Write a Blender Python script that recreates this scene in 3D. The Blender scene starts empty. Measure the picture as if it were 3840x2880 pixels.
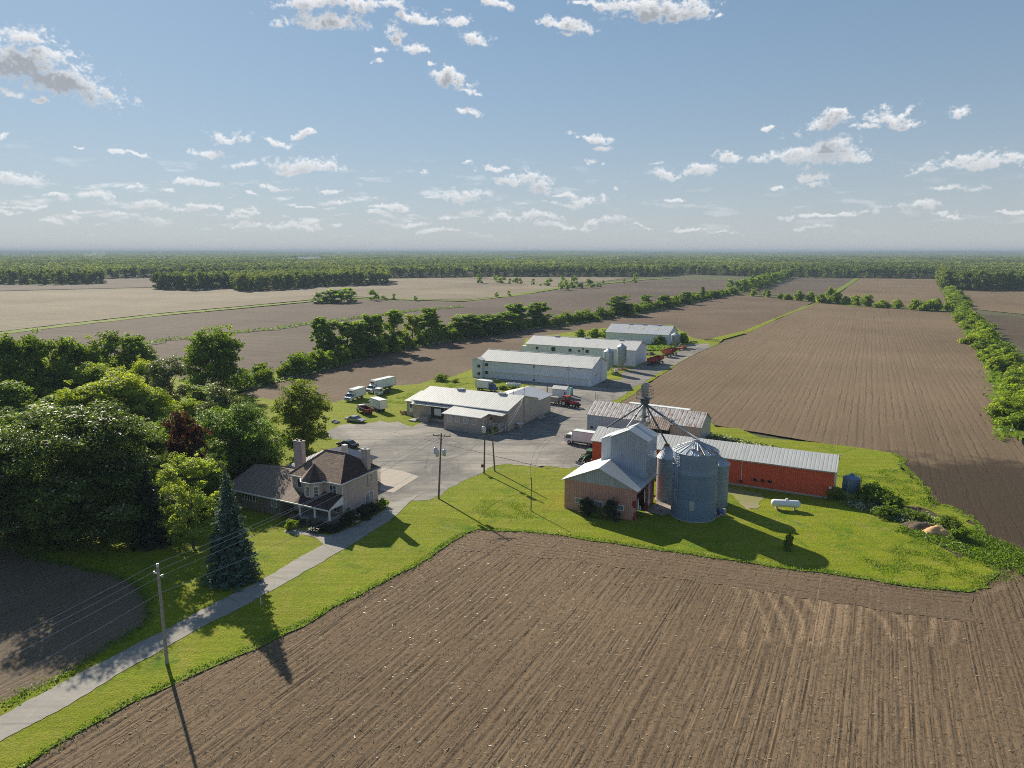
import bpy, math, random
import numpy as np
from mathutils import Vector
R = math.radians
SC = bpy.context.scene
COL = SC.collection
random.seed(7)
RNG = np.random.default_rng(11)

# ------------------------------------------------------------------ camera, light, exposure
CAM_H, FOC, PITCH = 38.0, 2661.0, math.atan((1440 - 944) / 2661.0)
cd = bpy.data.cameras.new('camera'); cam = bpy.data.objects.new('camera', cd); COL.objects.link(cam)
cam.location = (0, 0, CAM_H); cam.rotation_euler = (math.pi / 2 - PITCH, 0, 0)
cd.sensor_width = 36.0; cd.lens = FOC / 3840 * 36.0; cd.clip_start = 0.5; cd.clip_end = 60000
SC.camera = cam
SUN_EL, SUN_ANG = 28.5, 122.5            # elevation, direction counter-clockwise from +X (degrees)
sl = bpy.data.lights.new('sun', 'SUN'); sun = bpy.data.objects.new('sun', sl); COL.objects.link(sun)
sl.energy = 5.0; sl.angle = R(0.53); sl.color = (1.0, 0.91, 0.74)
sd = Vector((math.cos(R(SUN_EL)) * math.cos(R(SUN_ANG)), math.cos(R(SUN_EL)) * math.sin(R(SUN_ANG)), math.sin(R(SUN_EL))))
sun.rotation_euler = sd.to_track_quat('Z', 'Y').to_euler(); sun.location = (0, 0, 500)
SC.view_settings.view_transform = 'Standard'; SC.view_settings.look = 'None'
SC.view_settings.gamma = 1.0; SC.view_settings.use_curve_mapping = False
SC.view_settings.exposure = 0.75
SC.render.engine = 'CYCLES'
cy = SC.cycles
cy.adaptive_threshold = 0.015
cy.max_bounces = 6; cy.diffuse_bounces = 3; cy.glossy_bounces = 2; cy.transmission_bounces = 4; cy.transparent_max_bounces = 6; cy.volume_bounces = 0
cy.use_denoising = False; cy.pixel_filter_type = 'BLACKMAN_HARRIS'; cy.filter_width = 1.0; cy.sample_clamp_indirect = 6.0; cy.caustics_reflective = False; cy.caustics_refractive = False

# ------------------------------------------------------------------ node helper
def nd(t, typ, ins=None, out=0, **at):
    n = t.nodes.new(typ)
    for a, v in at.items(): setattr(n, a, v)
    for k, v in (ins or {}).items():
        s = n.inputs[k]
        if isinstance(v, bpy.types.NodeSocket): t.links.new(v, s)
        else:
            if s.type == 'RGBA' and len(v) == 3: v = (*v, 1)
            s.default_value = v
    return n.outputs[out]
def mth(t, op, a, b=None, c=None, clamp=False):
    d = {0: a}
    if b is not None: d[1] = b
    if c is not None: d[2] = c
    return nd(t, 'ShaderNodeMath', d, operation=op, use_clamp=clamp)
def mapr(t, v, a, b, c=0.0, d=1.0, smooth=False):
    return nd(t, 'ShaderNodeMapRange', {0: v, 1: a, 2: b, 3: c, 4: d}, interpolation_type='SMOOTHSTEP' if smooth else 'LINEAR')
def mix(t, f, a, b, blend='MIX'):
    n = t.nodes.new('ShaderNodeMix'); n.data_type = 'RGBA'; n.blend_type = blend
    for i, v in ((0, f), (6, a), (7, b)):
        if isinstance(v, bpy.types.NodeSocket): t.links.new(v, n.inputs[i])
        else: n.inputs[i].default_value = v if i == 0 else ((*v, 1) if len(v) == 3 else v)
    return n.outputs[2]
def noise(t, vec, scale, detail=3.0, rough=0.55, dist=0.0):
    return nd(t, 'ShaderNodeTexNoise', {'Vector': vec, 'Scale': scale, 'Detail': detail, 'Roughness': rough, 'Distortion': dist})

# ------------------------------------------------------------------ sky with fair-weather clouds
AZ0, AZ1, EL0, EL1 = -0.78, 0.78, 0.0, 0.47
def cloud_map(w=2700, h=820):
    """paint of the cloud deck in azimuth and elevation, made from noise: alpha and brightness"""
    rg = np.random.default_rng(17)
    def fractal(beta, aniso=1.0, lo=0.0):
        fy = np.fft.fftfreq(h)[:, None] * h; fx = np.fft.rfftfreq(w)[None, :] * h
        k = np.sqrt((fx * 1.0) ** 2 + (fy * aniso) ** 2); k[0, 0] = 1
        n = np.fft.irfft2(np.fft.rfft2(rg.normal(size=(h, w))) / k ** beta * (k > lo), s=(h, w)); return n / n.std()
    az = np.linspace(AZ0, AZ1, w)[None, :]; el = np.linspace(EL0, EL1, h)[:, None]
    warp_x, warp_y = fractal(1.75, .8, 3) * .0045, fractal(1.75, .8, 3) * .0030
    detail = fractal(1.45, .75, 8); fine = fractal(1.15, .75, 30); puff = 1 - np.abs(fractal(1.6, .8, 14)) * 1.2
    X, Y = az + warp_x, el + warp_y
    field = np.full((h, w), -1.5); core = np.zeros((h, w))
    for (ca, ce, ra, re, rot) in CLOUDS:
        i0, i1 = np.searchsorted(az[0], [ca - ra * 2.2 - .02, ca + ra * 2.2 + .02]); j0, j1 = np.searchsorted(el[:, 0], [ce - re * 2.6 - ra * .5 - .01, ce + re * 2.6 + ra * .5 + .01])
        if i1 <= i0 or j1 <= j0: continue
        x, y = X[j0:j1, i0:i1] - ca, Y[j0:j1, i0:i1] - ce; c, s = math.cos(rot), math.sin(rot)
        u, v = (x * c + y * s) / ra, (-x * s + y * c) / re
        v = np.where(v < 0, v * 1.35, v * .9)
        d = 1 - np.sqrt(u * u + v * v); f = field[j0:j1, i0:i1]; np.maximum(f, d, out=f); g_ = core[j0:j1, i0:i1]; np.maximum(g_, (1 - np.sqrt(u * u * .85 + (v + .12) ** 2 * 1.3)) * min(1, (re / .026) ** 1.5), out=g_)
    q = field + .20 * detail + .15 * puff + .07 * fine - .03
    thick = np.clip(q, 0, None)
    alpha = np.clip((q + .16) / .80, 0, 1); alpha = alpha * alpha * (3 - 2 * alpha)
    def blur(a, n):
        for ax in (0, 1):
            c = np.cumsum(np.pad(a, [(n + 1, n) if k == ax else (0, 0) for k in (0, 1)], mode='edge'), axis=ax)
            a = (np.take(c, range(2 * n + 1, c.shape[ax]), ax) - np.take(c, range(0, c.shape[ax] - 2 * n - 1), ax)) / (2 * n + 1)
        return a
    above = np.zeros_like(thick)                       # how much cloud stands between a point and the high sun
    for k in range(1, 15):
        sh = 3 * k; above[:-sh] += np.roll(thick, -k // 2, axis=1)[sh:]
    above = blur(above, 3) * .30
    bri = .46 + .54 * np.exp(-above * 1.0 - thick * .10) + .03 * detail * alpha
    bri = bri - .46 * np.clip((core + .16 * detail + .10 * puff - .20) / .55, 0, 1)     # broad clouds are grey underneath, lit only round the rim
    bri = np.clip(bri, .30, 1.0)
    # far banks fade and flatten toward the horizon, with thin streaks between them
    st = fractal(1.6, .22, 3); low = np.clip((el - .012) / .02, 0, 1) * np.clip((.13 - el) / .07, 0, 1)
    streak = np.clip((st - .9) / 1.5, 0, 1) * low * .55 * np.clip((.45 - az) / .6, .35, 1)
    alpha = alpha * np.clip(.55 + el * 2.6, 0, 1); alpha = np.maximum(alpha, streak)
    bri = np.where(el < .12, bri * .6 + .4 * np.clip(bri, .75, 1), bri)
    px = np.ones((h, w, 4), np.float32); px[..., 0] = alpha; px[..., 1] = bri
    im = bpy.data.images.new('cloud_deck', w, h, alpha=False, float_buffer=True, is_data=True); im.pixels.foreach_set(px.ravel()); im.update(); im.pack(); return im
def build_world():
    w = bpy.data.worlds.new('World'); SC.world = w; w.use_nodes = True
    t = w.node_tree; t.nodes.clear()
    sky = nd(t, 'ShaderNodeTexSky', sky_type='NISHITA', sun_disc=False, sun_elevation=R(SUN_EL), sun_rotation=R(90 - SUN_ANG), altitude=100, air_density=1.0, dust_density=0.15, ozone_density=1.5)
    g = nd(t, 'ShaderNodeTexCoord')
    sp = t.nodes.new('ShaderNodeSeparateXYZ'); t.links.new(g, sp.inputs[0]); x, y, z = sp.outputs
    az = mth(t, 'ARCTAN2', x, y); el = mth(t, 'ARCSINE', z)
    # the photograph's evenly lit blue: the glare round the sun is held back, the horizon is milky
    sky = mix(t, 1.0, nd(t, 'ShaderNodeGamma', {0: sky, 1: .50}), (.73, .945, 1.14), 'MULTIPLY')
    milk = mth(t, 'POWER', 2.718, mth(t, 'DIVIDE', mth(t, 'MAXIMUM', el, 0.0), -.105))
    sky = mix(t, mth(t, 'MULTIPLY', milk, .86), sky, (3.05, 3.08, 3.18))
    bg_sky = nd(t, 'ShaderNodeBackground', {0: sky, 1: SKY_STRENGTH})
    uv = nd(t, 'ShaderNodeCombineXYZ', {0: mapr(t, az, AZ0, AZ1), 1: mapr(t, el, EL0, EL1), 2: 0.0})
    for l in t.nodes:
        if l.type == 'MAP_RANGE': l.clamp = False
    im = t.nodes.new('ShaderNodeTexImage'); im.image = cloud_map(); im.extension = 'CLIP'; im.interpolation = 'Cubic'; t.links.new(uv, im.inputs[0])
    sc = t.nodes.new('ShaderNodeSeparateColor'); t.links.new(im.outputs[0], sc.inputs[0])
    col = mix(t, sc.outputs[1], (.10, .13, .18), (.97, .97, .97))
    bg_c = nd(t, 'ShaderNodeBackground', {0: col, 1: CLOUD_STRENGTH})
    fin = nd(t, 'ShaderNodeMixShader', {0: mth(t, 'MULTIPLY', sc.outputs[0], .95, clamp=True), 1: bg_sky, 2: bg_c})
    o = t.nodes.new('ShaderNodeOutputWorld'); t.links.new(fin, o.inputs[0])
    w.cycles.sampling_method = 'MANUAL'; w.cycles.sample_map_resolution = 512
SKY_STRENGTH, CLOUD_STRENGTH = 0.114, 0.64
CLOUDS = [(-0.554, 0.193, 0.07, 0.023, -0.22), (-0.575, 0.227, 0.03, 0.011, 0), (-0.556, 0.164, 0.011, 0.004, 0), (-0.598, 0.171, 0.017, 0.007, 0), (-0.215, 0.302, 0.08, 0.012, 0), (-0.24, 0.279, 0.058, 0.012, 0),
 (-0.157, 0.303, 0.025, 0.008, 0), (-0.36, 0.292, 0.011, 0.003, 0), (-0.119, 0.291, 0.024, 0.008, 0), (-0.07, 0.287, 0.023, 0.007, 0), (-0.045, 0.267, 0.025, 0.007, -0.2), (-0.026, 0.308, 0.025, 0.006, 0),
 (-0.151, 0.264, 0.014, 0.014, -0.5), (-0.124, 0.252, 0.014, 0.007, 0), (-0.177, 0.251, 0.007, 0.004, 0), (-0.178, 0.237, 0.007, 0.003, 0), (-0.083, 0.219, 0.028, 0.013, -0.3), (-0.056, 0.208, 0.023, 0.004, -0.15),
 (-0.106, 0.238, 0.006, 0.004, 0), (-0.059, 0.18, 0.013, 0.005, 0), (-0.365, 0.14, 0.021, 0.007, 0), (-0.276, 0.145, 0.016, 0.005, 0), (-0.304, 0.137, 0.02, 0.004, -0.1), (-0.389, 0.123, 0.018, 0.004, 0),
 (-0.349, 0.109, 0.025, 0.006, 0), (-0.278, 0.11, 0.046, 0.011, 0), (-0.242, 0.11, 0.022, 0.006, 0), (-0.297, 0.101, 0.021, 0.004, 0), (-0.489, 0.119, 0.012, 0.004, -0.2), (-0.464, 0.115, 0.016, 0.003, -0.15),
 (-0.526, 0.12, 0.004, 0.001, 0), (-0.48, 0.078, 0.009, 0.003, 0), (-0.41, 0.085, 0.03, 0.006, 0), (-0.593, 0.081, 0.026, 0.007, 0), (-0.559, 0.066, 0.017, 0.003, 0), (-0.516, 0.063, 0.031, 0.006, 0),
 (-0.591, 0.055, 0.017, 0.004, 0), (-0.456, 0.054, 0.047, 0.006, 0), (-0.395, 0.055, 0.024, 0.004, 0), (-0.585, 0.048, 0.028, 0.003, 0), (-0.433, 0.072, 0.015, 0.003, 0), (-0.307, 0.077, 0.021, 0.004, 0),
 (-0.252, 0.08, 0.02, 0.003, 0), (-0.337, 0.07, 0.011, 0.003, 0), (-0.247, 0.063, 0.024, 0.004, 0), (-0.25, 0.055, 0.01, 0.002, 0), (-0.284, 0.06, 0.014, 0.002, 0), (-0.602, 0.122, 0.006, 0.003, 0),
 (-0.546, 0.039, 0.015, 0.004, 0), (-0.498, 0.04, 0.023, 0.003, 0), (-0.531, 0.045, 0.023, 0.002, 0), (-0.35, 0.046, 0.032, 0.005, 0), (-0.602, 0.04, 0.014, 0.003, 0), (-0.36, 0.032, 0.03, 0.003, 0),
 (-0.294, 0.031, 0.033, 0.006, 0), (-0.457, 0.036, 0.022, 0.003, 0), (-0.561, 0.034, 0.017, 0.004, 0), (-0.166, 0.06, 0.027, 0.005, 0), (-0.064, 0.075, 0.033, 0.009, 0), (-0.059, 0.058, 0.015, 0.004, 0),
 (-0.08, 0.048, 0.023, 0.004, 0), (-0.014, 0.048, 0.028, 0.006, 0), (-0.156, 0.039, 0.036, 0.005, 0), (-0.178, 0.051, 0.019, 0.004, 0), (-0.052, 0.115, 0.013, 0.003, 0), (-0.026, 0.11, 0.017, 0.003, 0),
 (-0.008, 0.091, 0.023, 0.007, -0.2), (0.022, 0.093, 0.016, 0.011, 0), (-0.122, 0.1, 0.006, 0.003, 0), (-0.097, 0.026, 0.039, 0.004, 0), (0.166, 0.303, 0.054, 0.011, 0), (0.196, 0.293, 0.063, 0.016, 0),
 (0.235, 0.292, 0.027, 0.012, 0), (0.076, 0.284, 0.038, 0.01, -0.2), (0.107, 0.307, 0.028, 0.004, 0), (0.267, 0.285, 0.007, 0.004, 0), (0.073, 0.272, 0.011, 0.004, 0), (0.107, 0.149, 0.026, 0.005, -0.05),
 (0.119, 0.135, 0.014, 0.004, 0), (0.106, 0.119, 0.01, 0.004, 0), (0.127, 0.116, 0.005, 0.003, 0), (0.204, 0.102, 0.017, 0.009, 0), (0.254, 0.103, 0.033, 0.008, 0), (0.289, 0.116, 0.018, 0.008, 0),
 (0.194, 0.116, 0.011, 0.003, 0), (0.362, 0.118, 0.049, 0.011, 0), (0.401, 0.117, 0.041, 0.017, 0), (0.432, 0.109, 0.029, 0.007, 0), (0.407, 0.151, 0.04, 0.01, 0), (0.409, 0.163, 0.017, 0.005, 0),
 (0.467, 0.157, 0.023, 0.009, 0), (0.484, 0.165, 0.013, 0.004, 0.3), (0.478, 0.15, 0.02, 0.005, 0), (0.444, 0.149, 0.019, 0.004, 0), (0.335, 0.156, 0.007, 0.004, 0), (0.539, 0.155, 0.01, 0.008, 0.2),
 (0.568, 0.098, 0.064, 0.01, 0.03), (0.389, 0.09, 0.023, 0.008, 0), (0.396, 0.082, 0.011, 0.003, 0), (0.349, 0.08, 0.01, 0.003, 0), (0.033, 0.088, 0.023, 0.012, 0), (-0.009, 0.093, 0.024, 0.004, -0.25),
 (0.066, 0.08, 0.02, 0.004, 0), (0.066, 0.068, 0.022, 0.004, 0), (0.096, 0.071, 0.019, 0.006, 0), (0.122, 0.073, 0.007, 0.006, 0), (0.146, 0.082, 0.008, 0.002, 0), (0.218, 0.069, 0.012, 0.003, 0),
 (0.404, 0.045, 0.049, 0.004, 0.06), (0.51, 0.048, 0.027, 0.006, 0), (0.538, 0.042, 0.014, 0.003, 0), (0.544, 0.072, 0.028, 0.004, 0), (0.602, 0.048, 0.014, 0.003, 0), (-0.009, 0.048, 0.024, 0.007, 0),
 (0.03, 0.045, 0.037, 0.006, 0), (0.119, 0.041, 0.03, 0.004, 0), (0.073, 0.034, 0.04, 0.004, 0), (0.175, 0.035, 0.016, 0.003, 0), (0.238, 0.031, 0.022, 0.004, 0), (0.385, 0.028, 0.026, 0.004, 0),
 (0.291, 0.025, 0.024, 0.002, 0)]
PLAN = {'apron': [(20.6, 101.4), (22.4, 104.4), (25.4, 107.6), (24.2, 101.1), (23.3, 99.3), (22.0, 98.7), (20.8, 99.6), (19.5, 99.6)],
 'bare1': [(54.8, 92.8), (58.2, 96.3), (61.5, 98.0), (60.8, 95.8), (57.7, 92.8), (55.8, 90.9)],
 'bare2': [(56.0, 90.9), (57.4, 88.6), (59.7, 88.1), (59.3, 86.4), (56.4, 83.4), (56.0, 84.7), (56.2, 87.7)],
 'bare3': [(67.2, 110.8), (67.3, 108.7), (65.7, 103.7), (64.0, 101.9), (64.5, 104.9)],
 'bare4': [(42.7, 81.8), (45.8, 82.2), (47.2, 80.7), (45.5, 79.4), (43.5, 80.3)],
 'barn_grass': [(-3.9, 202.7), (-1.7, 208.1), (4.6, 202.9), (7.0, 201.0), (5.2, 198.5), (4.8, 195.4), (1.7, 192.7), (-2.6, 191.0)],
 'barn_grass2': [(28.9, 211.5), (33.2, 232.4), (35.9, 237.5), (39.0, 233.7), (38.6, 228.8), (36.6, 226.4), (34.5, 222.9), (34.0, 214.1), (32.2, 210.0)],
 'barn_grass3': [(53.7, 280.0), (55.7, 291.1), (64.0, 291.1), (64.8, 276.5), (65.5, 273.0), (60.7, 266.4), (56.2, 263.2), (50.2, 261.6)],
 'dark_soil': [(70.9, 125.8), (75.7, 124.9), (81.4, 122.0), (85.0, 116.5), (85.2, 108.7), (78.6, 95.8), (67.2, 84.2), (60.8, 81.8), (60.2, 83.2), (62.1, 87.7), (66.0, 94.8), (66.6, 98.5), (66.3, 101.9), (65.0, 104.0),
               (67.4, 110.8), (69.6, 118.4)],
 'fg_band': [(-37.0, 47.0), (-35.1, 51.0), (-34.1, 52.8), (-32.8, 55.2), (-30.9, 57.6), (-29.4, 59.5), (-26.5, 62.4), (-24.5, 65.0), (-22.1, 67.9), (-10.6, 84.2), (-10.0, 86.3), (-8.5, 89.4), (-6.2, 92.5), (-4.7, 93.9),
             (-2.9, 93.6), (-0.7, 93.1), (1.5, 92.8), (3.7, 92.4), (6.6, 91.6), (26.3, 84.0), (29.8, 82.8), (32.4, 81.8), (34.7, 80.7), (37.2, 80.3), (39.7, 79.4), (43.0, 77.8), (46.3, 76.4), (49.1, 75.7), (51.9, 75.2),
             (54.1, 76.2), (58.4, 79.9), (60.1, 83.0), (62.1, 87.7), (66.0, 94.8), (66.6, 98.5), (66.3, 101.9), (65.0, 104.0), (67.4, 110.8), (69.6, 118.4), (70.7, 124.5), (73.1, 127.6), (73.0, 131.7)],
 'field_back': [(232.2, 646.5), (253.7, 571.2), (494.0, 1028.2), (414.8, 1046.3), (346.8, 903.1), (275.9, 783.7), (211.7, 661.0)],
 'field_back2': [(252.6, 560.4), (289.4, 478.1), (342.1, 560.4), (439.8, 735.0), (606.9, 1028.2), (502.6, 1046.3)],
 'field_behind': [(-77.0, 197.8), (-67.2, 222.8), (-54.0, 267.9), (-24.0, 314.9), (0.0, 351.2), (18.0, 366.8), (42.7, 396.8), (61.1, 425.9), (91.2, 466.7), (127.5, 530.0), (174.9, 612.9), (205.1, 653.7), (226.6, 612.9),
                  (236.1, 555.1), (208.7, 507.4), (113.3, 346.1), (92.1, 319.3), (75.4, 294.4), (37.4, 276.7), (25.7, 271.7), (-10.9, 189.7), (-27.8, 162.1), (-37.7, 137.7), (-50.7, 137.7)],
 'field_dark': [(-257.3, 300.1), (-239.9, 331.1), (-230.6, 369.1), (-211.4, 429.0), (-187.1, 474.3), (-152.5, 544.8), (-129.6, 576.9), (-89.5, 560.4), (-37.9, 549.9), (0.0, 619.3), (73.0, 783.7), (182.7, 961.7),
                (301.7, 993.8), (206.8, 676.1), (92.6, 474.3), (43.6, 405.1), (0.0, 357.7), (-24.5, 321.9), (-54.7, 271.7), (-68.8, 228.2), (-79.1, 203.5), (-95.5, 177.7), (-123.5, 167.0), (-141.7, 162.1)],
 'field_east': [(235.7, 549.9), (247.3, 507.1), (259.3, 486.1), (284.4, 466.7), (271.1, 436.6), (201.3, 307.8), (161.2, 236.9), (137.3, 195.8), (118.8, 165.2), (102.0, 136.7), (84.4, 106.5), (68.8, 79.4), (67.0, 78.5),
                (60.8, 81.8), (60.2, 83.2), (70.9, 125.4), (61.9, 139.7), (44.9, 154.4), (43.1, 168.3), (26.9, 177.5), (37.3, 198.2), (58.0, 245.1), (88.2, 299.2), (110.4, 331.4), (109.1, 333.1)],
 'field_lane': [(-45.6, 43.3), (-42.1, 50.4), (-39.2, 56.0), (-36.7, 61.6), (-34.5, 66.5), (-43.1, 80.7), (-61.9, 96.0), (-84.4, 96.0), (-97.7, 85.2), (-60.1, 49.7)],
 'field_left_far': [(-752.6, 827.5), (-592.0, 827.5), (-493.7, 863.7), (-581.6, 1028.2), (-523.3, 1065.1), (-389.3, 1104.6), (-388.5, 783.7), (-507.6, 708.6), (-616.1, 676.1)],
 'field_mid': [(-182.9, 1065.1), (-81.2, 1084.5), (0.0, 1125.5), (188.2, 1104.6), (116.8, 931.5), (56.7, 876.5), (0.0, 977.5), (-74.2, 1084.5)],
 'field_right': [(452.5, 718.7), (312.5, 481.6), (318.0, 441.2), (331.8, 419.2), (546.7, 695.2), (501.4, 699.8)],
 'field_right2': [(291.3, 445.9), (228.0, 327.2), (205.4, 282.5), (175.0, 207.9), (333.9, 403.0), (302.3, 419.2)],
 'field_tan': [(-284.2, 308.1), (-248.2, 342.9), (-239.6, 383.7), (-221.0, 448.8), (-196.5, 498.5), (-161.4, 576.9), (-139.0, 619.3), (-93.9, 588.4), (-39.3, 571.2), (0.0, 639.5), (49.4, 763.5), (56.7, 876.5),
               (0.0, 961.7), (-72.9, 1065.1), (-170.0, 1028.2), (-286.7, 876.5), (-383.5, 763.5), (-495.9, 692.0), (-602.4, 661.0)],
 'front_path': [],
 'grove': [(215.5, 696.6), (228.3, 704.9), (265.5, 774.1), (322.3, 890.4), (379.1, 1003.3), (417.3, 1095.7)],
 'headland': [(-4.8, 94.5), (-3.0, 94.2), (-0.7, 93.6), (1.5, 93.4), (3.8, 93.1), (32.7, 82.6), (35.0, 81.5), (40.1, 80.1), (43.4, 78.5), (46.7, 77.1), (49.5, 76.4), (52.3, 75.9), (49.099999999999994, 68.4),
              (46.3, 68.9), (43.5, 69.6), (40.199999999999996, 71.0), (36.9, 72.6), (31.8, 74.0), (29.500000000000004, 75.1), (0.5999999999999996, 85.6), (-1.7000000000000002, 85.9), (-3.9000000000000004, 86.1),
              (-6.2, 86.7), (-8.0, 87.0)],
 'hedge_cross': [(194.0, 636.5), (210.3, 629.7), (224.5, 607.0), (236.3, 555.4), (245.4, 503.0), (262.7, 492.5), (281.6, 465.1), (292.2, 472.6)],
 'hedge_east': [(543.5, 901.1), (426.6, 695.2), (344.8, 550.7), (278.2, 436.6), (236.8, 361.2), (202.2, 298.9), (170.3, 242.5), (145.8, 201.7), (122.4, 165.2), (107.3, 141.6)],
 'hedge_main': [(-118.4, 159.8), (-92.7, 172.2), (-77.0, 197.8), (-67.2, 222.8), (-54.0, 267.9), (-24.0, 314.9), (0.0, 351.2), (18.0, 366.8), (42.7, 396.8), (61.1, 425.9), (91.2, 466.7), (127.5, 530.0), (174.9, 612.9),
                (205.1, 653.7)],
 'house_pad': [(-23.5, 122.2), (-19.2, 120.0), (-16.0, 116.9), (-19.0, 108.6), (-21.3, 109.7)],
 'lawn': [(-39.7, 44.7), (-37.0, 47.0), (-35.1, 51.0), (-34.1, 52.8), (-32.8, 55.2), (-30.9, 57.6), (-29.4, 59.5), (-26.5, 62.4), (-24.5, 65.0), (-22.1, 67.9), (-10.6, 84.2), (-10.0, 86.3), (-8.5, 89.4), (-6.2, 92.5),
          (-4.7, 93.9), (-2.9, 93.6), (-0.7, 93.1), (1.5, 92.8), (3.7, 92.4), (6.6, 91.6), (26.3, 84.0), (29.8, 82.8), (32.4, 81.8), (34.7, 80.7), (37.2, 80.3), (39.7, 79.4), (43.0, 77.8), (46.3, 76.4), (49.1, 75.7),
          (51.9, 75.2), (54.1, 76.2), (58.4, 79.9), (60.1, 83.0), (62.1, 87.7), (66.0, 94.8), (66.6, 98.5), (66.3, 101.9), (65.0, 104.0), (67.4, 110.8), (69.6, 118.4), (70.7, 124.5), (73.1, 127.6), (73.0, 131.7),
          (68.3, 135.6), (61.6, 139.2), (51.8, 143.0), (49.7, 151.0), (45.0, 152.3), (45.7, 159.2), (43.0, 164.9), (37.5, 171.5), (30.6, 173.2), (27.2, 177.0), (34.5, 191.4), (40.6, 206.8), (50.7, 227.6), (57.5, 242.8),
          (72.5, 271.7), (85.4, 293.5), (93.2, 311.9), (112.4, 337.5), (131.2, 369.8), (156.4, 415.2), (187.9, 467.1), (230.6, 537.6), (208.7, 507.4), (113.3, 346.1), (92.1, 319.3), (85.2, 309.0), (81.1, 317.2),
          (82.9, 350.3), (84.9, 376.4), (47.0, 359.0), (25.5, 338.0), (6.2, 315.0), (3.7, 280.4), (4.1, 274.9), (-13.5, 251.3), (-13.1, 230.1), (-18.5, 217.5), (-23.5, 212.2), (-27.0, 204.5), (-31.2, 202.2),
          (-35.8, 200.4), (-39.0, 193.5), (-42.0, 187.6), (-44.4, 181.0), (-47.0, 176.5), (-49.7, 172.9), (-71.7, 187.4), (-76.3, 191.4), (-83.7, 197.7), (-97.0, 209.2), (-109.7, 222.0), (-119.4, 227.6), (-136.9, 233.4),
          (-158.1, 236.5), (-170.6, 233.4), (-182.8, 230.5), (-72.8, 83.8), (-70.2, 90.3), (-66.0, 87.7), (-57.9, 82.9), (-50.6, 80.5), (-47.1, 79.0), (-43.0, 76.1), (-40.3, 72.8), (-38.4, 69.3), (-38.2, 67.4),
          (-38.8, 65.5), (-39.7, 62.6), (-40.9, 58.7), (-43.7, 54.6), (-46.6, 50.6)],
 'line_grass': [(-261.3, 304.9), (-242.6, 335.0), (-233.6, 373.9), (-215.3, 437.0), (-191.7, 486.1), (-156.9, 560.4), (-130.2, 597.3), (-38.6, 560.4), (0.0, 629.3), (49.4, 763.5), (95.8, 851.3), (182.3, 993.8),
                (236.5, 1065.1)],
 'pad': [(35.4, 111.4), (37.2, 110.4), (40.0, 108.7), (39.7, 106.2), (37.4, 101.9), (35.4, 101.3), (34.8, 106.2), (34.5, 109.4)],
 'patch_grass': [(-39.5, 143.1), (-36.6, 141.7), (-32.9, 139.8), (-30.3, 136.6), (-30.4, 133.6), (-37.1, 134.0), (-40.5, 139.8)],
 'road': [(-46.2, 47.9), (-42.6, 53.0), (-39.3, 59.8), (-37.0, 63.8), (-35.3, 66.8), (-33.3, 71.2), (-29.6, 77.7), (-26.8, 84.1), (-26.9, 83.8), (-26.0, 85.9), (-25.0, 88.1), (-25.1, 88.6), (-26.3, 90.3), (-28.4, 91.4),
          (-29.6, 91.2), (-31.4, 92.5), (-31.5, 93.6), (-29.8, 93.4), (-27.8, 92.5), (-25.0, 91.2), (-23.7, 92.5), (-22.1, 95.0), (-20.5, 97.7), (-19.3, 100.4), (-18.7, 102.1), (-18.3, 104.3), (-14.8, 107.9),
          (-17.6, 96.4), (-18.9, 93.6), (-20.0, 90.8), (-21.6, 87.2), (-22.7, 85.2), (-23.4, 83.4), (-26.9, 76.1), (-29.7, 70.7), (-32.3, 66.9), (-34.0, 63.1), (-36.3, 58.2), (-37.8, 54.4), (-40.4, 49.9),
          (-43.5, 44.7)],
 'scrub_line': [(-153.3, 293.3), (-151.2, 309.0), (-143.8, 315.0), (-133.4, 336.0), (-118.6, 351.3), (-109.5, 380.1), (-96.8, 399.7), (-79.2, 432.4), (-62.6, 466.9), (-34.5, 500.9)],
 'track': [(234.8, 547.6), (313.6, 696.6), (496.1, 1038.3), (503.5, 1038.3), (315.6, 688.5), (239.2, 547.6)],
 'trees': [('maple', -54.8, 89.9, 17.4, 8.0), ('maple', -66.5, 88.4, 15.1, 6.3), ('maple', -56.3, 104.3, 11.8, 3.7), ('conifer', -47.5, 88.4, 11.1, 2.5), ('dark', -61.5, 89.2, 10.3, 4.6),
           ('dark', -92.0, 125.0, 10.0, 3.8), ('yellow', -80.5, 139.5, 12.1, 7.5), ('yellow', -86.5, 137.7, 11.2, 5.5), ('yellow', -73.4, 141.3, 9.5, 4.9), ('yellow', -69.6, 147.0, 6.8, 3.9),
           ('yellow', -99.2, 164.5, 10.6, 5.7), ('yellow', -93.0, 166.0, 10.6, 5.3), ('yellow', -88.8, 169.6, 10.7, 3.8), ('flower', -79.6, 162.1, 14.0, 4.3), ('pale', -58.7, 139.5, 11.2, 4.3),
           ('round', -46.0, 114.4, 12.9, 6.5), ('copper', -49.4, 104.3, 13.6, 3.2), ('back', -116.8, 159.8, 19.0, 4.8), ('back', -112.2, 162.1, 19.4, 4.5), ('back', -108.0, 164.5, 17.7, 4.1),
           ('back', -106.5, 169.6, 17.6, 3.7), ('back', -106.1, 176.6, 16.2, 4.2), ('back', -104.0, 182.3, 17.1, 4.3), ('back', -99.9, 186.6, 16.2, 4.7), ('single', -80.4, 188.5, 17.1, 7.2),
           ('yard', -39.5, 131.4, 13.7, 5.3), ('birch', -41.6, 87.2, 12.4, 3.3), ('fill', -58.3, 88.0, 12.2, 4.8), ('fill', -51.1, 88.9, 11.0, 3.8), ('fill', -66.7, 92.3, 9.9, 4.4), ('fill', -43.7, 97.5, 9.4, 3.2),
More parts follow.
